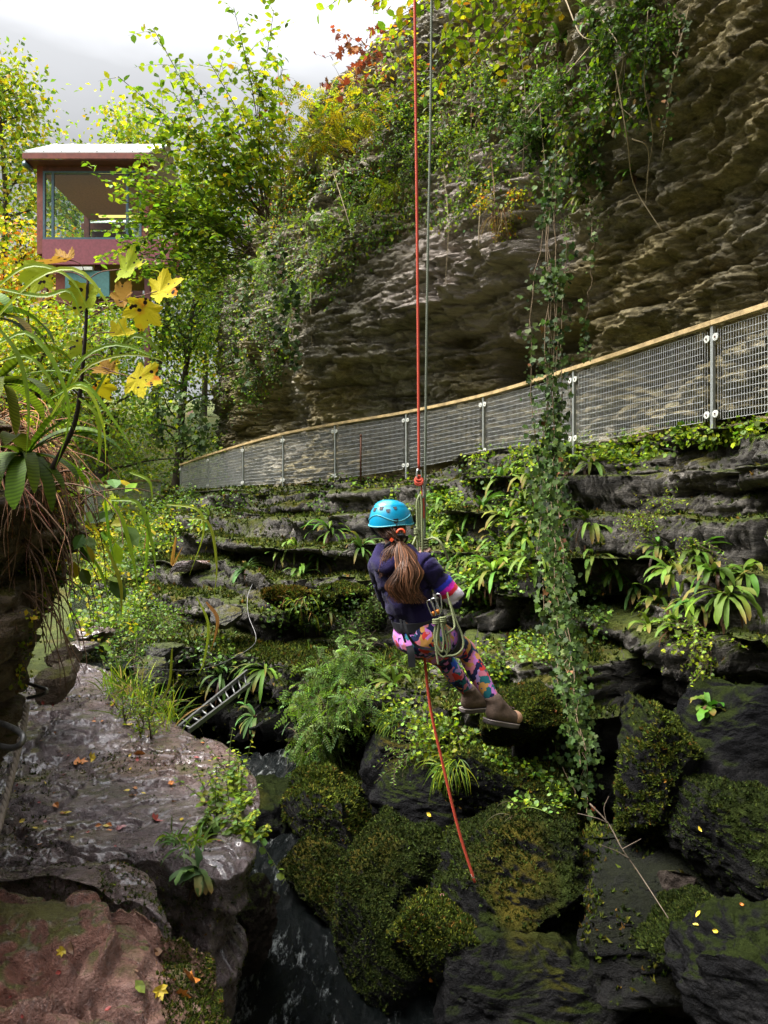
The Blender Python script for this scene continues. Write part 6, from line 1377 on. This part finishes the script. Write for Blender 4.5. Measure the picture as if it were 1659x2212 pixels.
# body
m = MB()
chain(m, [J['pelv'], J['waist'], J['chest'], J['neck'], J['skull']], [.10, .085, .095, .042, .05])
m.add(*ball(J['skull'] + hup * .01, (.078, .09, .10))); m.add(*ball(J['skull'] + hf * .045 - hup * .045, (.055, .06, .06)))
chain(m, [J['skull'] + hf * .095 - hup * .01, J['skull'] + hf * .115 - hup * .032], [.012, .014])       # nose
for s_ in (-1, 1):
    m.add(*ball(J['skull'] + hr * s_ * .08 - hup * .02 - hf * .005, (.014, .018, .026))); m.add(*ball(J['skull'] + hr * s_ * .032 + hf * .082 + hup * .012, (.012, .012, .010)))
chain(m, [J['skull'] + hf * .09 - hup * .066 - hr * .018, J['skull'] + hf * .09 - hup * .066 + hr * .018], [.009, .009])
for S in 'LR':
    chain(m, [J['sh' + S], J['el' + S], J['wr' + S]], [.044, .034, .022]); chain(m, [J['hip' + S], J['kn' + S], J['an' + S], J['to' + S]], [.075, .050, .036, .03])
def hand(w, d, curl, up_):
    d = norm(d); up_ = norm(up_ - d * (up_ @ d)); sd = np.cross(d, up_)
    m.add(*capsule(w, w + d * .065, .020, .026))
    for i, ln in enumerate((.058, .066, .062, .048)):
        b = w + d * .075 + sd * (.027 - .018 * i); p = [b, b + d * ln * .45 + curl * .012, b + d * ln * .6 + curl * ln * .5, b + d * ln * .3 + curl * ln * .75]; chain(m, p, [.0085, .008, .0075, .007])
    b = w + d * .03 + sd * .026; chain(m, [b, b + sd * .022 + d * .02 + curl * .01, b + sd * .018 + d * .04 + curl * .026], [.010, .009, .008])
hand(J['wrL'], P(912, 1188, 4.45) - J['wrL'], norm(np.array([.5, .2, .3])), np.array([-.2, -1, .3]))
hand(J['wrR'], P(910, 1262, 4.46) - J['wrR'], norm(np.array([-.3, .6, -.3])), np.array([.2, -.6, .8]))
V, F = fuse(m, .0052, 3); body = obj('body', V, F, vcol_mat('skin', .5, .4), person, np.tile(SK, (len(V), 1)))
# jumper
m = MB()
wl = norm(rightv)
for s_ in (-1, 1):
    chain(m, [J['pelv'] + upv * .055 + wl * s_ * .050, J['waist'] + wl * s_ * .052, J['chest'] + wl * s_ * .058, J['neck'] * .55 + J['sh' + ('R' if s_ > 0 else 'L')] * .45], [.102, .096, .104, .062])
chain(m, [J['waist'] + upv * .02, J['chest'], J['neck'] - upv * .03], [.115, .118, .070])
for S in 'LR': chain(m, [J['chest'] * .25 + J['sh' + S] * .75, J['sh' + S], J['el' + S], J['el' + S] * .35 + J['wr' + S] * .65, J['wr' + S]], [.075, .066, .052, .043, .036])
# hood folds round the neck
hood = smooth_line(np.array([J['neck'] + wl * .085 - upv * .012 + fwd * .03, J['neck'] + wl * .06 - upv * .05 - fwd * .085, J['neck'] - upv * .075 - fwd * .115, J['neck'] - wl * .075 - upv * .05 - fwd * .08, J['neck'] - wl * .10 - upv * .0 + fwd * .02]), 14)
chain(m, list(hood), list(.030 + .010 * np.sin(np.linspace(0, np.pi, 14))))
V, F = fuse(m, .0075, 5)
N_ = 0
q = V + 0; n1 = fbm(q[:, 0] * 9, q[:, 1] * 9, q[:, 2] * 16, 3, 3) - 1.5 * np.exp(-(fbm(q[:, 0] * 5 + q[:, 2] * 3, q[:, 1] * 5, q[:, 2] * 9 - q[:, 0] * 5, 6, 2) / .10) ** 2) + .5; cen = J['chest'] * .5 + J['waist'] * .5
V = V + norm(V - cen) * (.011 * n1)[:, None]
nav = np.array([.014, .009, .052]); C = np.tile(nav, (len(V), 1))
ax = J['elR'] - J['shR']; tt_ = ((V - J['shR']) @ ax) / (ax @ ax); dist = np.linalg.norm(V - (J['shR'] + tt_[:, None] * ax), axis=1)
arm = (dist < .075) & (V[:, 0] > J['shR'][0] - .01)
for a, b, c in ((.50, .61, (.03, .04, .50)), (.61, .70, (.62, .015, .42)), (.70, .80, (.72, .03, .05)), (.80, 1.0, (.66, .58, .70))): C[arm & (tt_ >= a) & (tt_ < b)] = c
C[~arm] = nav * (1 + .25 * fbm(V[~arm, 0] * 5, V[~arm, 1] * 5, V[~arm, 2] * 5, 4, 2))[:, None]
M_knit = vcol_mat('navy_fleece', .9, .15, .5, 220, .08); jump = obj('jumper', V, F, M_knit, person, C)
# leggings
m = MB()
for S, s_ in (('L', -1), ('R', 1)):
    chain(m, [J['pelv'] + wl * s_ * .055 + upv * .05, J['hip' + S] * .7 + J['pelv'] * .3 - fwd * .02, J['hip' + S] * .6 + J['kn' + S] * .4, J['kn' + S], J['kn' + S] * .6 + J['an' + S] * .4 - fwd * .012, J['an' + S]], [.098, .108, .080, .060, .058, .036])
m.add(*ball(J['pelv'] - fwd * .045 - upv * .03, (.125, .10, .10)))
V, F = fuse(m, .007, 4); V = V + norm(V - J['pelv']) * (.006 * fbm(V[:, 0] * 14, V[:, 1] * 14, V[:, 2] * 14, 8, 3))[:, None]
M_leg, nt_, out_ = newmat('patterned_leggings'); k = NT(nt_); p = k.n('TexCoord').outputs['Object']
nz = k.n('TexNoise'); nz.inputs['Scale'].default_value = 16; k.l(p, nz.inputs['Vector']); ad = k.n('Mix', data_type='RGBA', blend_type='LINEAR_LIGHT'); ad.inputs[0].default_value = .06; k.l(p, ad.inputs[6]); k.l(nz.outputs['Color'], ad.inputs[7])
vo = k.n('TexVoronoi', feature='F1'); vo.inputs['Scale'].default_value = 30; k.l(k.mapping(ad.outputs[2], (1, 1, .62), rot=(.5, .4, .3)), vo.inputs['Vector']); sx_ = k.n('SeparateColor'); k.l(vo.outputs['Color'], sx_.inputs[0])
c = k.ramp(sx_.outputs[0], [(0, (.010, .015, .065)), (.30, (.58, .20, .60)), (.45, (.015, .14, .17)), (.57, (.66, .20, .28)), (.68, (.62, .045, .035)), (.77, (.60, .30, .08)), (.86, (.02, .07, .40)), (.94, (.42, .28, .60))], 'CONSTANT')
k.bsdf(out_, c, .75, None, spec=.2, Sheen_Weight=.05); obj('leggings', V, F, M_leg, person)
# boots
M_boot = plain('brown_suede', (.105, .066, .045), .85, var=.3, vscale=18, bump=.4, bscale=150); M_sole = plain('grey_sole', (.075, .06, .058), .8, var=.2); M_welt = plain('pale_welt', (.34, .28, .25), .7); M_toe = plain('tan_toe_leather', (.36, .20, .12), .75, var=.2, vscale=20)
for S in 'LR':
    a, t = J['an' + S], J['to' + S]; ft_ = t - a; fd = norm(np.array([ft_[0], ft_[1], ft_[2] * .35])); shaft = norm(J['kn' + S] - a); hl = a - np.array([0, 0, .055]) - fd * .028; toe = hl + fd * .175 - np.array([0, 0, .0]); sdv = norm(np.cross(fd, [0, 0, 1.])); up_ = np.cross(sdv, fd)
    m = MB(); chain(m, [a + shaft * .028, a + shaft * .005, hl + up_ * .02], [.051, .048, .046]); chain(m, [hl + up_ * .012, hl + fd * .08 + up_ * .012, toe + up_ * .0], [.047, .046, .038]); chain(m, [a + shaft * .02, hl + fd * .10 + up_ * .02], [.048, .040])
    chain(m, [a + shaft * .042 + .042 * np.array([math.cos(w_), math.sin(w_), 0]) for w_ in np.linspace(0, 6.28, 12)], [.013] * 12)
    V, F = fuse(m, .006, 3); z_ = (V - hl) @ up_; V = V - up_ * np.clip(z_ + .030, None, 0)[:, None]
    b = obj('boot', V, F, M_boot, person)
    ol = [hl + fd * x_ + sdv * y_ for x_, y_ in ((-.046, 0), (-.038, .030), (0, .041), (.06, .039), (.12, .042), (.175, .034), (.205, 0), (.175, -.034), (.12, -.042), (.06, -.039), (0, -.041), (-.038, -.030))]
    ol = smooth_line(np.array(ol + ol[:1]), 49)[:-1]; cc = ol.mean(0); rows = [ol * .9 + cc * .1 - up_ * .056, ol - up_ * .054, ol * 1.02 - cc * .02 - up_ * .045, ol * 1.02 - cc * .02 - up_ * .030, ol * .96 + cc * .04 - up_ * .027]
    V = np.concatenate(rows + [cc[None] - up_ * .056, cc[None] - up_ * .027]); i = np.arange(48); F = [grid_faces(5, 48, True), np.concatenate([np.stack([np.full(48, 240), (i + 1) % 48, i], 1), np.stack([np.full(48, 241), 192 + i, 192 + (i + 1) % 48], 1)])]
    so_b = obj('sole', V, F, M_sole, b)
    V, F = tube(np.vstack([rows[3], rows[3][:1]]), .0035, 6, False); obj('welt', V, F, M_welt, b)
    V, F = ball(toe - fd * .008 + up_ * .004, (1, 1, 1), 20, 12); V = (V - (toe - fd * .008 + up_ * .004)); V = (toe - fd * .006 + up_ * .004) + fd * (V[:, 0:1] * .047) + sdv * (V[:, 1:2] * .041) + up_ * (np.maximum(V[:, 2:3], -.6) * .041); obj('toe_cap', V, F, M_toe, b)
    m = MB()
    for q in range(5):
        c_ = a * (1 - q / 5) + (hl + fd * .13 + up_ * .03) * (q / 5) + fd * (.052 - .03 * q / 5) + up_ * (.012 + .012 * q / 5); V, F = tube([c_ - sdv * .026 - fd * .006, c_ + fd * .008, c_ + sdv * .026 - fd * .006], .0035, 5); m.add(V, F)
    m.build('laces', plain('dark_laces', (.05, .02, .02), .8), b)
# hair: cap of hair under the helmet and a long wavy ponytail
r_ = np.random.default_rng(77); m = MB(); HC = np.array([.125, .054, .027])
for i in range(520):
    th = r_.uniform(-2.5, 2.5); a0 = J['skull'] - hf * math.cos(th) * .082 + hr * math.sin(th) * .080 + hup * r_.uniform(-.03, .04)
    tie = P(864, 1170, 4.08); V, F = tube(smooth_line(np.array([a0, (a0 + tie) / 2 - hf * .028 + r_.normal(size=3) * .006, tie + r_.normal(size=3) * .010]), 8), [.0035] * 7 + [.002], 3, False); m.add(V, F, HC * r_.uniform(.35, 1.1))
tail0 = [P(864, 1170, 4.06), P(876, 1200, 4.035), P(880, 1235, 4.01), P(872, 1268, 4.01), P(888, 1298, 4.02)]
for i in range(620):
    w_ = r_.normal(size=2) * .55; w_ /= max(1, np.linalg.norm(w_)); wd = np.array([.014, .046, .074, .088, .080]); ph = r_.uniform(0, 6.28); end = r_.uniform(.62, 1.08) if i % 3 else r_.uniform(.85, 1.15)
    pts = [t_ + np.array([w_[0] * wd[j] + .016 * math.sin(ph * .5 + j * 1.9 + w_[0] * 4) * (j > 0), w_[1] * wd[j] * .6 - abs(w_[0]) * -.01, 0]) for j, t_ in enumerate(tail0)]
    p = smooth_line(np.array(pts), 22); p = p[:max(6, int(22 * min(1, end)))]
    if end > 1: p[-3:] += np.array([r_.normal() * .012, 0, -.012])
    V, F = tube(p, np.linspace(.0032, .0012, len(p)), 3, False); m.add(V, F, HC * (r_.uniform(.35, 1.0) if i % 5 else r_.uniform(1.4, 3.2)) * np.array([1, .97, .9]))
for i in range(110):      # flyaway strands over the left shoulder
    a0 = P(855, 1172, 4.08); b = P(r_.uniform(815, 850), r_.uniform(1205, 1250), 4.07); V, F = tube(smooth_line(np.array([a0, (a0 + b) / 2 + r_.normal(size=3) * .02, b]), 10), np.linspace(.0018, .0007, 10), 3, False); m.add(V, F, HC * r_.uniform(.5, 1.8))
M_hair = vcol_mat('brown_hair', .42, .5); obj('hair', *m.get()[:2], M_hair, person, m.get()[2], True)
# helmet
M_hel, nt_, out_ = newmat('blue_helmet_shell'); k = NT(nt_); k.bsdf(out_, (.004, .24, .42), .28, k.bump(k.noise(k.n('TexCoord').outputs['Object'], 240, 2), .08, .002), spec=.6, Coat_Weight=.3)
M_helr = plain('helmet_edge', (.10, .42, .50), .4); M_black = plain('black_webbing', (.012, .012, .016), .7, var=.3); M_orange = plain('orange_plastic', (.75, .09, .03), .4)
hc = J['skull'] + hup * .030; ha, hb, hh = .118, .134, .118
def hpt(th, ph, k_=1.0):
    """shell point: th round the head from the back (pi) to the brow (0), ph from rim 0 to crown pi/2"""
    cp = np.cos(ph) ** .80; rim = -.022 - .020 * np.cos(th) ** 2 * (np.cos(th) < 0) + .018 * (np.cos(th) > .2) * np.cos(th)
    x_ = hb * np.cos(th) * cp * (1 + .05 * (1 - np.sin(ph)) * (np.cos(th) > 0)); y_ = ha * np.sin(th) * cp; z_ = rim * (1 - np.sin(ph)) + hh * np.sin(ph) ** .95
    return hc + k_ * (hf * np.asarray(x_)[..., None] + hr * np.asarray(y_)[..., None] + hup * np.asarray(z_)[..., None])
TH, PH = np.meshgrid(np.linspace(0, 2 * np.pi, 72, endpoint=False), np.linspace(0, np.pi / 2 - .01, 28), indexing='xy')
crown_step = 1 + .022 * sstep(.82, .86, PH); S_ = hpt(TH, PH) ; S_ = hc + (S_ - hc) * crown_step[..., None]
V = np.concatenate([S_.reshape(-1, 3), (hc + (S_[::-1] - hc) * .93).reshape(-1, 3)]); F = np.concatenate([grid_faces(56, 72, True)]); hel = obj('helmet', V, F, M_hel, person)
rimp = hpt(np.linspace(0, 2 * np.pi, 73), np.full(73, .02), 1.004); V, F = tube(rimp, .0042, 6, False); obj('rim', V, F, M_helr, hel)
w_ = np.linspace(1.2, 5.1, 60); V, F = tube(hpt(w_, .30 + .13 * np.cos((w_ - 3.14) * 3.0) - .0 * w_, 1.012), .0024, 5); obj('ridge_line', V, F, M_helr, hel)
for th_, ph_, s_ in ((2.15, .72, .011), (2.55, .60, .012), (2.95, .72, .014), (3.40, .66, .014), (3.85, .78, .014), (4.30, .70, .011), (4.75, .74, .010), (4.05, .20, .015), (2.2, .18, .015)):
    c_ = hpt(th_, ph_, 1.006); n_ = norm(c_ - hc); a_ = norm(np.cross(hup, n_)); b_ = np.cross(n_, a_); V = np.array([c_ + a_ * x_ * s_ + b_ * y_ * s_ + n_ * z_ for z_ in (-.006, .0015) for x_, y_ in ((-.6, -.75), (.6, -.75), (1, .75), (-1, .75))]); obj('vent', V, box((0, 0, 0), (1, 1, 1))[1], M_black, hel, None, False)
m = MB()
for pts in ([hpt(2.2, .05), J['skull'] + hr * .086 - hup * .05 - hf * .03, P(862, 1160, 4.075), P(850, 1166, 4.08), J['skull'] - hr * .082 - hup * .05 - hf * .03, hpt(4.1, .05)], [P(862, 1160, 4.07), J['skull'] + hr * .088 - hup * .06 + hf * .03, J['chin'] - hup * .03], [P(850, 1166, 4.08), P(832, 1182, 4.12), P(842, 1190, 4.2)]):
    V, F = tube(smooth_line(np.array(pts), 20), .0075, 6); m.add(V, F)
m.add(*ball(P(866, 1156, 4.055), (.022, .012, .011))); m.build('strap', M_black, hel)
arch = np.array([P(866, 1152, 4.05) + np.array([.021 * math.cos(t), -.003, .022 * math.sin(t)]) for t in np.linspace(0, math.pi, 10)]); V, F = tube(arch, .006, 6); obj('adjuster', V, F, M_orange, hel)
V, F = box(P(846, 1166, 4.06), (.018, .01, .018), np.array([[.8, 0, .6], [0, 1, 0], [-.6, 0, .8]])); obj('buckle', V, F, M_orange, hel, None, False)
# harness
har = None; m = MB(); seat = J['pelv'] + upv * .075
def ring(c, ax1, ax2, r1, r2, w, h_, n=40, mat=None):
    t = np.linspace(0, 2 * np.pi, n, endpoint=False); nrm_ = np.cross(ax1, ax2); p = c + ax1 * (np.cos(t) * r1)[:, None] + ax2 * (np.sin(t) * r2)[:, None]; o = norm(p - c)
    V = np.stack([p - nrm_ * h_, p + o * w - nrm_ * h_, p + o * w + nrm_ * h_, p + nrm_ * h_], 1).reshape(-1, 3); return V, np.concatenate([grid_faces(n, 4, True), np.stack([(n - 1) * 4 + np.arange(4), (n - 1) * 4 + (np.arange(4) + 1) % 4, (np.arange(4) + 1) % 4, np.arange(4)], 1)])
m.add(*ring(seat, wl, fwd, .150, .118, .010, .026)); har = m.build('harness', M_black, person, False)
for S, s_ in (('L', -1), ('R', 1)):
    c = J['hip' + S] * .72 + J['kn' + S] * .28; d = norm(J['kn' + S] - J['hip' + S]); a1 = norm(np.cross(d, [0, 0, 1.])); a2 = np.cross(a1, d); V, F = ring(c, a1, a2, .090, .092, .008, .020); obj('leg_loop', V, F, M_black, har, None, False)
def strapline(pts, w, name):
    p = smooth_line(np.array(pts), 18); t = norm(np.gradient(p, axis=0)); s_ = norm(np.cross(t, [.1, -1, .1])); V = np.stack([p - s_ * w, p + s_ * w, p + s_ * w + [0, -.004, 0], p - s_ * w + [0, -.004, 0]], 1).reshape(-1, 3); return obj(name, V, np.concatenate([grid_faces(18, 4, True), [[0, 1, 2, 3], [71, 70, 69, 68]]]), M_black, har, None, False)
strapline([P(872, 1340, 4.03), P(882, 1372, 4.02), P(902, 1396, 4.06), P(940, 1404, 4.06)], .007, 'elastic_strap'); strapline([P(865, 1338, 4.04), P(868, 1362, 4.03), P(876, 1388, 4.05)], .006, 'elastic_strap')
strapline([P(884, 1395, 4.09), P(888, 1412, 4.08), P(890, 1441, 4.08)], .020, 'tail_strap')

# ---- ropes and hardware ----------------------------------------------------------
def rope_mat(name, c1, c2):
    m, nt, out = newmat(name); k = NT(nt); w = k.n('TexWave'); w.inputs['Scale'].default_value = 60; w.inputs['Distortion'].default_value = 2; k.l(k.mapping(k.pos(), (1, 1, .8), rot=(.5, .6, 0)), w.inputs['Vector'])
    k.bsdf(out, k.mix(k.mr(w.outputs['Fac'], .3, .8), c1, c2), .75, k.bump(w.outputs['Fac'], .35, .003), spec=.3); return m
M_rr = rope_mat('red_rope', (.52, .075, .035), (.36, .045, .03)); M_gr = rope_mat('olive_rope', (.13, .15, .07), (.24, .26, .13)); M_gy = rope_mat('grey_green_rope', (.20, .22, .17), (.10, .11, .08)); M_alu = plain('polished_alloy', (.62, .63, .64), .25, .9, var=.05)
RD = 4.45
def rope(name, pts, r, mat, label, cat='rope', group=None, n=60):
    V, F = tube(smooth_line(PL(pts), n), r, 8); return tag(recenter(obj(name, V, F, mat)), label, cat, group)
rope('rope', [(894, -160, RD), (899, 300, RD), (903, 700, RD), (905, 1015, RD)], .0085, M_rr, 'taut red climbing rope running up from the silver ring past the cliff')
rope('rope', [(933, -160, RD + .02), (930, 250, RD + .02), (924, 560, RD + .02), (920, 860, RD + .02), (917, 1180, RD + .02)], .0075, M_gy, 'taut grey-green climbing rope right of the upper red one')
rope('rope', [(916, 1408, 4.32), (919, 1440, 4.31), (930, 1530, 4.28), (954, 1640, 4.26), (990, 1790, 4.24), (1026, 1906, 4.22)], .0085, M_rr, 'loose red rope tail hanging below the hiker, taped at its end')
V, F = tube(PL([(1020, 1888, 4.225), (1023, 1896, 4.222)]), .0092, 8); tag(recenter(obj('tape', V, F, M_bracket)), 'white tape band round the end of the hanging red rope', 'tape')
m = MB(); kn = P(905, 1038, RD)
for a_, b_, c_ in ((0, .018, 0), (.012, .014, .6), (-.012, .016, -.5)):
    t = np.linspace(0, 6.28, 26); V, F = tube(kn + np.stack([b_ * np.cos(t) * 1.2, .012 * np.sin(t + c_), b_ * np.sin(t) + a_], 1), .008, 8); m.add(V, F)
V, F = tube(smooth_line(PL([(910, 1040, RD), (914, 1080, RD), (915, 1120, RD - .004)]), 14), .0075, 8); m.add(V, F)
tag(recenter(m.build('rope_knot', M_rr)), 'red knot tied through the steel ring above the hiker\'s head', 'knot')
def carabiner(c, L, W, r, ax, side, name='carabiner'):
    t = np.linspace(0, 2 * np.pi, 40); ax = norm(ax); side = norm(side); e = .55
    p = c + ax * (np.sign(np.sin(t)) * np.abs(np.sin(t)) ** e * L / 2)[:, None] + side * (np.sign(np.cos(t)) * np.abs(np.cos(t)) ** e * W / 2 * (1 - .2 * np.sin(t)))[:, None]; return tube(p, r, 7, False)
V, F = carabiner(P(905, 1026, RD), .066, .030, .0055, (0, 0, 1.), (.9, .4, 0)); tag(recenter(obj('carabiner', V, F, M_alu)), 'silver steel ring at the top of the doubled cord, around the red knot', 'carabiner')
V, F = carabiner(P(909, 1062, RD), .075, .032, .0055, (0, 0, 1.), (.8, -.5, 0)); tag(recenter(obj('carabiner', V, F, M_alu)), 'silver carabiner joining the red knot to the doubled olive cord', 'carabiner')
ax = np.array([0, 0, 1.])
for x_, dd in ((902, 0), (907, .01), (911, -.012)):
    pass
m = MB()
for x_, xx, dd in ((901, 904, 0.0), (906.5, 906, .012), (911, 908, -.012)):
    V, F = tube(smooth_line(PL([(908, 1068, RD + dd), (x_, 1085, RD + dd), (x_ + .5, 1130, RD + dd), (x_ + 1.5, 1180, RD + dd), (xx + 3, 1215, RD + dd)]), 24), .0072, 8); m.add(V, F)
tag(recenter(m.build('cord', M_gr)), 'doubled olive cord hanging from the carabiner to the hiker', 'cord')
def coil(c, w, n, r, rad_, mat, label, name='knot'):
    t = np.linspace(0, n * 2 * np.pi, n * 14); p = c + np.stack([rad_ * np.cos(t), rad_ * .8 * np.sin(t), (t / t[-1] - .5) * w], 1); V, F = tube(p, r, 7); return tag(recenter(obj(name, V, F, mat)), label, 'knot')
coil(P(917, 1176, RD + .01), .066, 4, .0078, .020, M_gr, 'olive friction knot gripping the ropes over the right shoulder')
coil(P(899.5, 1148, RD), .038, 4, .0052, .011, M_gr, 'small olive friction knot beside the helmet')
rope('cord', [(899, 1158, RD), (893, 1172, RD - .05), (885, 1190, RD - .08), (876, 1204, RD - .06)], .006, M_gr, 'short olive cord between the small friction knot and the chest', 'cord')
rope('cord', [(922, 1166, RD), (936, 1162, RD - .05), (950, 1170, RD - .08), (960, 1188, RD - .08), (969, 1210, RD - .06)], .0075, M_gr, 'olive cord tail sticking out in an arc right of the shoulder', 'cord')
# gear on the right hip
G0 = 3.99
for i, (p, q, d, lab) in enumerate((((926, 1298), (938, 1330), 4.0, 'silver carabiner on the harness, leftmost of the three above the coiled cord'), ((934, 1294), (948, 1326), 3.985, 'silver carabiner on the harness, middle of the three above the coiled cord'), ((946, 1284), (950, 1322), 4.01, 'silver carabiner on the harness, rightmost of the three above the coiled cord'))):
    a, b = P(p[0], p[1], d), P(q[0], q[1], d); e = empty('carabiner', (a + b) / 2, lab, 'carabiner')
    V, F = carabiner((a + b) / 2, np.linalg.norm(b - a) * 1.05, .028, .004, b - a, np.cross(b - a, [.3, 1, .2])); obj('hook', V, F, M_alu, e)
    if i < 2: V, F = tube([b - (b - a) * .28, b - (b - a) * .02], .009, 8); obj('screw_sleeve', V, F, plain('brass_sleeve', (.50, .17, .03), .35, .6), e)
cc = 3.955
coilc = empty('accessory_cord', P(946, 1370, cc), 'bundle of coiled olive cord hanging from the right hip of the harness', 'cord')
for name, pts in (('loop', [(944, 1345, cc), (938, 1375, cc), (948, 1412, cc), (962, 1418, cc), (966, 1395, cc), (955, 1345, cc)]), ('loop', [(951, 1343, cc + .01), (948, 1380, cc + .01), (962, 1408, cc + .01), (972, 1400, cc + .01), (968, 1370, cc + .01), (957, 1342, cc + .01)]),
    ('loop', [(960, 1372, cc + .02), (975, 1362, cc), (982, 1352, cc + .02), (976, 1320, cc + .05), (968, 1290, cc + .08), (966, 1278, cc + .1)]), ('loop', [(962, 1417, cc), (985, 1414, cc), (1000, 1398, cc + .02), (998, 1372, cc + .04), (985, 1340, cc + .05), (972, 1300, cc + .08)]), ('tail', [(940, 1352, cc), (941, 1395, cc), (947, 1436, cc)]), ('loop', [(947, 1348, cc - .008), (944, 1390, cc - .008), (955, 1408, cc - .008), (958, 1380, cc - .008), (953, 1346, cc - .008)])):
    V, F = tube(smooth_line(PL(pts), 30), .0058, 7); obj(name, V, F, M_gr, coilc)
for (u, v) in ((942, 1343), (956, 1339)):
    t = np.linspace(0, 3 * 2 * np.pi, 44); V, F = tube(P(u, v, cc) + np.stack([.016 * np.cos(t), .012 * np.sin(t), (t / t[-1] - .5) * .030], 1), .0060, 7); obj('wrap', V, F, M_gr, coilc)
